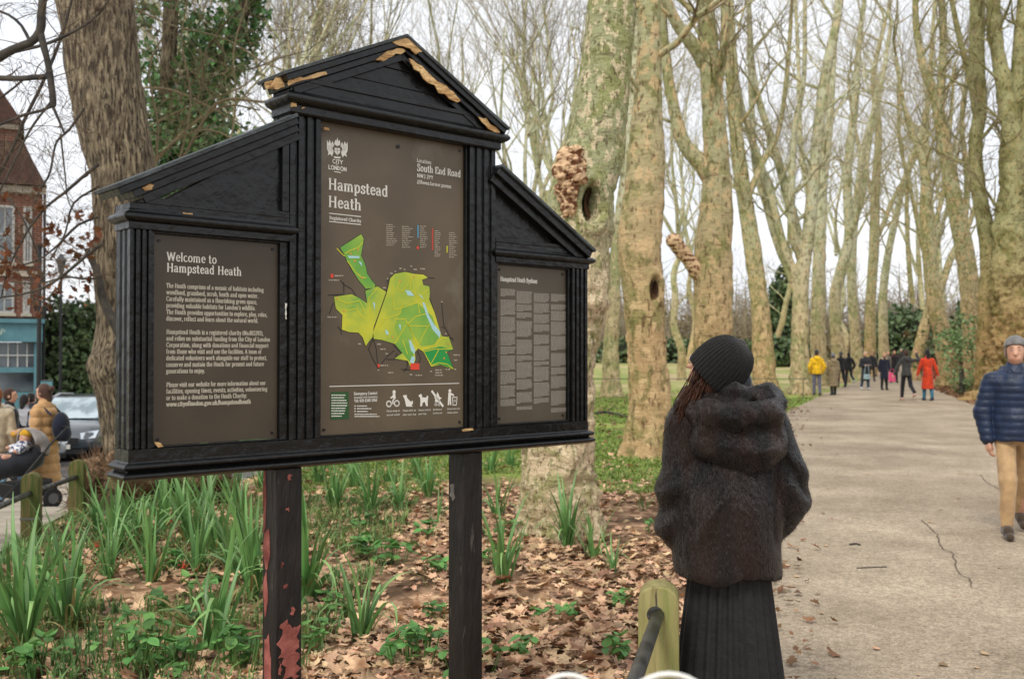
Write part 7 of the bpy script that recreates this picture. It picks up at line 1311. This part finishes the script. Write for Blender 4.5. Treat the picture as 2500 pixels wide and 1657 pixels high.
V, F = many_tubes(tw, 3); link('hair_strands', mesh_np('hair_strands', V, F, True), hair_m, wm)['kind'] = 'stuff'
# ribbed black beanie, tipped back and to the right
hb = np.array([-.084, -.01, Z(1.497)]); ax = np.array([.66, -.22, .72]); ax /= np.linalg.norm(ax); e1 = np.cross(ax, [0, 1, 0]); e1 /= np.linalg.norm(e1); e2 = np.cross(ax, e1); V = []; nr, ns = 26, 176
for j in range(nr + 1):
    t = j / nr; h = .208 * math.sin(t * PI / 2 * .999) ** 1.0; r = .119 * (math.cos(t * PI / 2) ** .62) * (1 + .06 * math.sin(PI * t)) if t > .0 else .114
    if t >= .999: r = .004
    for i in range(ns):
        a = 2 * PI * i / ns; rr = r * (1 + .022 * math.cos(44 * a)) + .002 * math.sin(3 * a + 5 * t); V.append(hb + ax * (h + (.010 * math.cos(a) if t < .2 else 0)) + (e1 * math.cos(a) * 1.0 + e2 * math.sin(a) * 1.02) * rr)
F = [(j * ns + i, (j + 1) * ns + i, (j + 1) * ns + (i + 1) % ns, j * ns + (i + 1) % ns) for j in range(nr) for i in range(ns)]
link('knitted_hat', mesh_np('knitted_hat', np.array(V), np.array(F), True), mat('black_knit', srgb(14, 13, 12), srgb(24, 22, 20), scale=60, rough=.95, sheen=.1, bump=.6, bscale=220), wm)
# glasses
gl = thing('spectacles', 'pale framed spectacles on the woman in the fur coat', 'spectacles', (CX_, CY_, WZ)); b = MB()
for sr in (-1, 1):
    c = hp_(.098, sr * .034, .018); b.tube([c + (ri * math.cos(a) * .024 + uh * math.sin(a) * .02) for a in np.linspace(0, 2 * PI, 15)], .0022, 6, False)
b.tube([hp_(.1, -.01, .018), hp_(.1, .01, .018)], .002, 6); b.tube([hp_(.096, -.058, .02), hp_(.0, -.086, .015)], .0022, 6); b.build('frame', mat('pale_frame', srgb(214, 206, 202), rough=.3), gl)
# pleated black skirt
V = []; ns = 160; zs = [Z(.74), Z(.6), Z(.4), Z(.2), Z(.07)]
for k, z_ in enumerate(zs):
    f = (zs[0] - z_) / (zs[0] - zs[-1])
    for i in range(ns):
        a = 2 * PI * i / ns; pl_ = (.5 + .5 * math.cos(26 * a + .6 * math.sin(3 * a))) ** 2; r = .150 + .075 * f + (.012 + .012 * f) * pl_; V.append((-.0 + r * math.cos(a) * 1.02 , r * math.sin(a) * .8, z_))
F = [(k * ns + i, k * ns + (i + 1) % ns, (k + 1) * ns + (i + 1) % ns, (k + 1) * ns + i) for k in range(len(zs) - 1) for i in range(ns)]
link('pleated_skirt', mesh_np('pleated_skirt', np.array(V), np.array(F)[:, ::-1], True), mat('black_skirt', srgb(18, 17, 18), srgb(27, 25, 26), scale=14, rough=.7, sheen=.1, bump=.3), wm)
for sgn in (-1, 1): bmesh_part('boot', [seg((sgn * .09, -.02, Z(.25)), (sgn * .09, -.02, Z(.10)), .055, .05), seg((sgn * .09, -.03, Z(.055)), (sgn * .1, .14, Z(.055)), .042, .036)], .014, blackc, wm, .02)
# ------------------------------------------------------------------ people on the street side
camel = cloth(196, 152, 100, .86, rough=.6)
p = at(107, 820, 13.6); zp = gz(p[0], 13.6) + .03
lady, U, A, J = person('woman in long camel quilted coat pushing a pram on the pavement', p[0] - .02, 13.6, math.radians(80), 1.70, legs=((4, 3), (-4, 5)), arms=(((-.22, -.05, -1), (.05, 1, -.12)), ((.16, .0, -1), (-.1, 1, -.12))), top=(camel, .34, .215, (.13, .022), 1.2), bottom=blackc, shoes=blackc, hair=(cloth(84, 58, 46), .02), near=True, res=.022, female=True, z=zp, collar=True)
bmesh_part('hair_bun', [ell(U(0, -.11, 1.69), (.045, .045, .045))], .012, cloth(84, 58, 46), lady, .02)
for (sh, el, wr, f, u) in A: bmesh_part('glove', [seg(wr, wr + f * .08, .036, .042), seg(wr + f * .08, wr + f * .12, .038, .028)], .012, cloth(214, 160, 60), lady, .02)
bp_ = at(143, 820, 13.75); t = thing('backpack', 'dark navy backpack on the woman in the camel coat', 'backpack', (p[0] - .02, 13.6, zp), math.radians(80)); s_ = 1.70 / 1.75; t.scale = (s_, s_, s_)
bmesh_part('pack', [ell(U(0, -.26, 1.16), (.15, .10, .21)), ell(U(0, -.33, 1.06), (.11, .06, .11))], .02, navy, t, .03); b = MB()
for sx_ in (-.12, .12): b.tube([U(sx_, -.19, 1.33), U(sx_, -.02, 1.475), U(sx_, .16, 1.36), U(sx_ * 1.1, .17, 1.18), U(sx_ * 1.15, -.02, 1.02)], .016, 6)
b.build('strap', navy, t)
# pram with baby
pc = at(40, 820, 13.0); zr = gz(pc[0], 13.1) + .03; fab = cloth(34, 36, 44, rough=.7); hoodc = cloth(150, 142, 138, rough=.8)
t = thing('pram', 'dark pushchair with pale grey hood and black footmuff', 'pram', (pc[0], 13.0, zr), math.radians(146)) # local +y = direction of travel (toward image left)
bmesh_part('footmuff', [seg((0, -.05, .62), (0, .42, .52), .17, .13), seg((0, .42, .52), (0, .62, .50), .13, .10), seg((0, -.05, .60), (0, -.22, .66), .17, .15)], .02, fab, t, .04, cut=None, fold=.008)
def hoodf():
    V = []; n = 12; m = 8
    for i in range(n + 1):
        a = math.radians(-25 + 122 * i / n); 
        for j in range(m + 1):
            b_ = math.pi * j / m; sb = .25 + .75 * math.sin(b_); V.append((.215 * math.cos(b_), -.14 - .27 * math.cos(a) * sb, .78 + .26 * math.sin(a) * sb))
    F = [(i * (m + 1) + j, i * (m + 1) + j + 1, (i + 1) * (m + 1) + j + 1, (i + 1) * (m + 1) + j) for i in range(n) for j in range(m)]; return np.array(V), np.array(F)
V, F = hoodf(); o = link('hood', mesh_np('hood', V, F, True), hoodc, t); md = o.modifiers.new('thick', 'SOLIDIFY'); md.thickness = .02
ch = MB(); 
for sx_ in (-.24, .24): ch.tube([(sx_, -.34, .13), (sx_ * .9, .02, .45), (sx_ * .9, .34, .14)], .014, 8); ch.tube([(sx_ * .9, .02, .45), (sx_ * .9, -.36, .86), (sx_ * .9, -.56, 1.03)], .014, 8)
ch.tube([(-.216, -.56, 1.03), (-.19, -.60, 1.045), (.19, -.60, 1.045), (.216, -.56, 1.03)], .017, 8); ch.tube([(-.24, -.34, .16), (.24, -.34, .16)], .012, 6); ch.build('chassis', blackp, t)
bk = MB(); bk.prism([(-.36, .16), (.12, .16), (.16, .36), (-.40, .38)], -.19, .19, 'x'); bk.build('basket', plastic, t, bevel=.02)
for (wx, wy, r) in ((-.27, -.34, .13), (.27, -.34, .13), (-.20, .38, .10), (.20, .38, .10)):
    w_ = MB(); w_.tube([(wx - .02, wy, r), (wx + .02, wy, r)], r, 18); wo = w_.build('wheel', tyre, t); w_ = MB(); w_.tube([(wx - .024, wy, r), (wx + .024, wy, r)], r * .55, 12); w_.build('rim', mat('pram_rim', srgb(90, 90, 92), rough=.5), wo)
tb = MB(); tb.box(-.03, .03, .10, .14, .80 - .08, .735); tb.build('tab', whites, t)
bt = thing('person', 'baby in mustard knitted hat and patterned suit sitting in the pram', 'person', (pc[0], 13.0, zr), math.radians(146), 'people strolling on the heath'); hc_ = np.array([.0, -.12, .93])
bmesh_part('body', [ell(hc_, (.066, .070, .078)), ell(hc_ + [0, .03, -.03], (.05, .045, .04)), ell(hc_ + [0, .072, -.006], (.010, .012, .010)), seg((0, -.1, .82), (0, -.02, .68), .075, .085), seg((-.07, -.07, .83), (-.11, .05, .76), .035, .03), seg((.07, -.07, .83), (.06, .06, .80), .035, .03), ell((-.10, .08, .77), (.025, .03, .02)), ell((.05, .09, .81), (.025, .03, .02)), seg((-.05, 0, .68), (-.07, .2, .70), .045, .04), seg((.05, 0, .68), (.07, .2, .70), .045, .04)], .011, skin, bt, .02)
bmesh_part('suit', [seg((0, -.1, .83), (0, .0, .70), .085, .10), seg((-.07, -.07, .83), (-.11, .04, .77), .045, .042), seg((.07, -.07, .83), (.06, .05, .80), .045, .042)], .014, mat('patterned_suit', srgb(206, 206, 210), srgb(60, 66, 92), scale=22, rough=.9, lo=.48, hi=.52), bt, .02)
V, F = blob([ell(hc_ + [0, -.01, .035], (.078, .082, .078))], .009, .02, cut=lambda G: hc_[2] + .025 + .2 * (G[..., 1] - hc_[1]) - G[..., 2]); aa = np.arctan2(V[:, 1] - hc_[1], V[:, 0] - hc_[0]); V += normals_np(V, F) * (.003 * np.sin(aa * 26))[:, None]; link('knitted_hat', mesh_np('knitted_hat', V, F, True), cloth(220, 168, 42, rough=.95), bt)
for sx_ in (-1, 1): e = MB(); e.ball((sx_ * .024, -.12 + .068, .938), .007, 8, 5); e.build('eye', plastic, bt, True)
# others at the left edge
p = at(22, 820, 15.5); person('man in dark jacket with pale collar turned to the right', p[0], 15.5, math.radians(-75), 1.74, arms=(((-.1, .3, -1), (0, 1, -.2)), ((.1, .3, -1), (0, 1, -.2))), top=(cloth(30, 32, 42), .84, .175, None, 1.12), bottom=cloth(70, 100, 128), shoes=blackc, hair=(cloth(70, 46, 34), .0), near=True, res=.022, hood=cloth(206, 196, 180))
p = at(-8, 820, 13.6); person('person with long ginger hair and pale bag cut by the left edge', p[0], 13.6, math.radians(20), 1.68, arms=HANG, top=(cloth(206, 190, 160), .84, .17, None, 1.1), bottom=cloth(120, 160, 184), shoes=blackc, hair=(cloth(150, 90, 44), .22), res=.022, female=True)
p = at(57, 820, 19); person('person in pale grey coat with dark hair near the shop', p[0], 19.0, math.radians(-15), 1.66, arms=HANG, top=(cloth(170, 170, 176), .6, .18, None, 1.1), bottom=blackc, shoes=blackc, hair=(dark_h, .06), res=.024, female=True)
p = at(72, 820, 20.5); person('person in dark clothes just behind the pale grey coat', p[0], 20.5, math.radians(-25), 1.70, arms=HANG, top=(cloth(50, 54, 64), .7, .17, None, 1.1), bottom=blackc, shoes=blackc, hair=(dark_h, .0), res=.026)
# two white hoops right under the camera, only their tops in frame
hm = mat('white_hoop', srgb(226, 224, 216), rough=.4)
for (xc, yt, hw, d_, lab) in ((1311, 1558, 58, 1.25, 'smaller white hoop at the bottom edge, left of the bollard'), (1545, 1556, 84, 1.15, 'larger white hoop at the bottom edge under the bollard')):
    c = at(xc, yt, d_); r = hw * 1.35 * px2m(d_); t = thing('white_hoop', lab, 'hoop', (c[0], d_, c[2] - r), 0, 'white hoops under the camera'); b = MB(); b.tube([(r * math.cos(a), 0, r * math.sin(a)) for a in np.linspace(0, 2 * PI, 33)], .0032, 8, False); b.build('ring', hm, t, True); b = MB(); b.tube([(0, 0, -r), (0, 0, -(c[2] - r) - .02)], .006, 6); b.build('stake', hm, t)
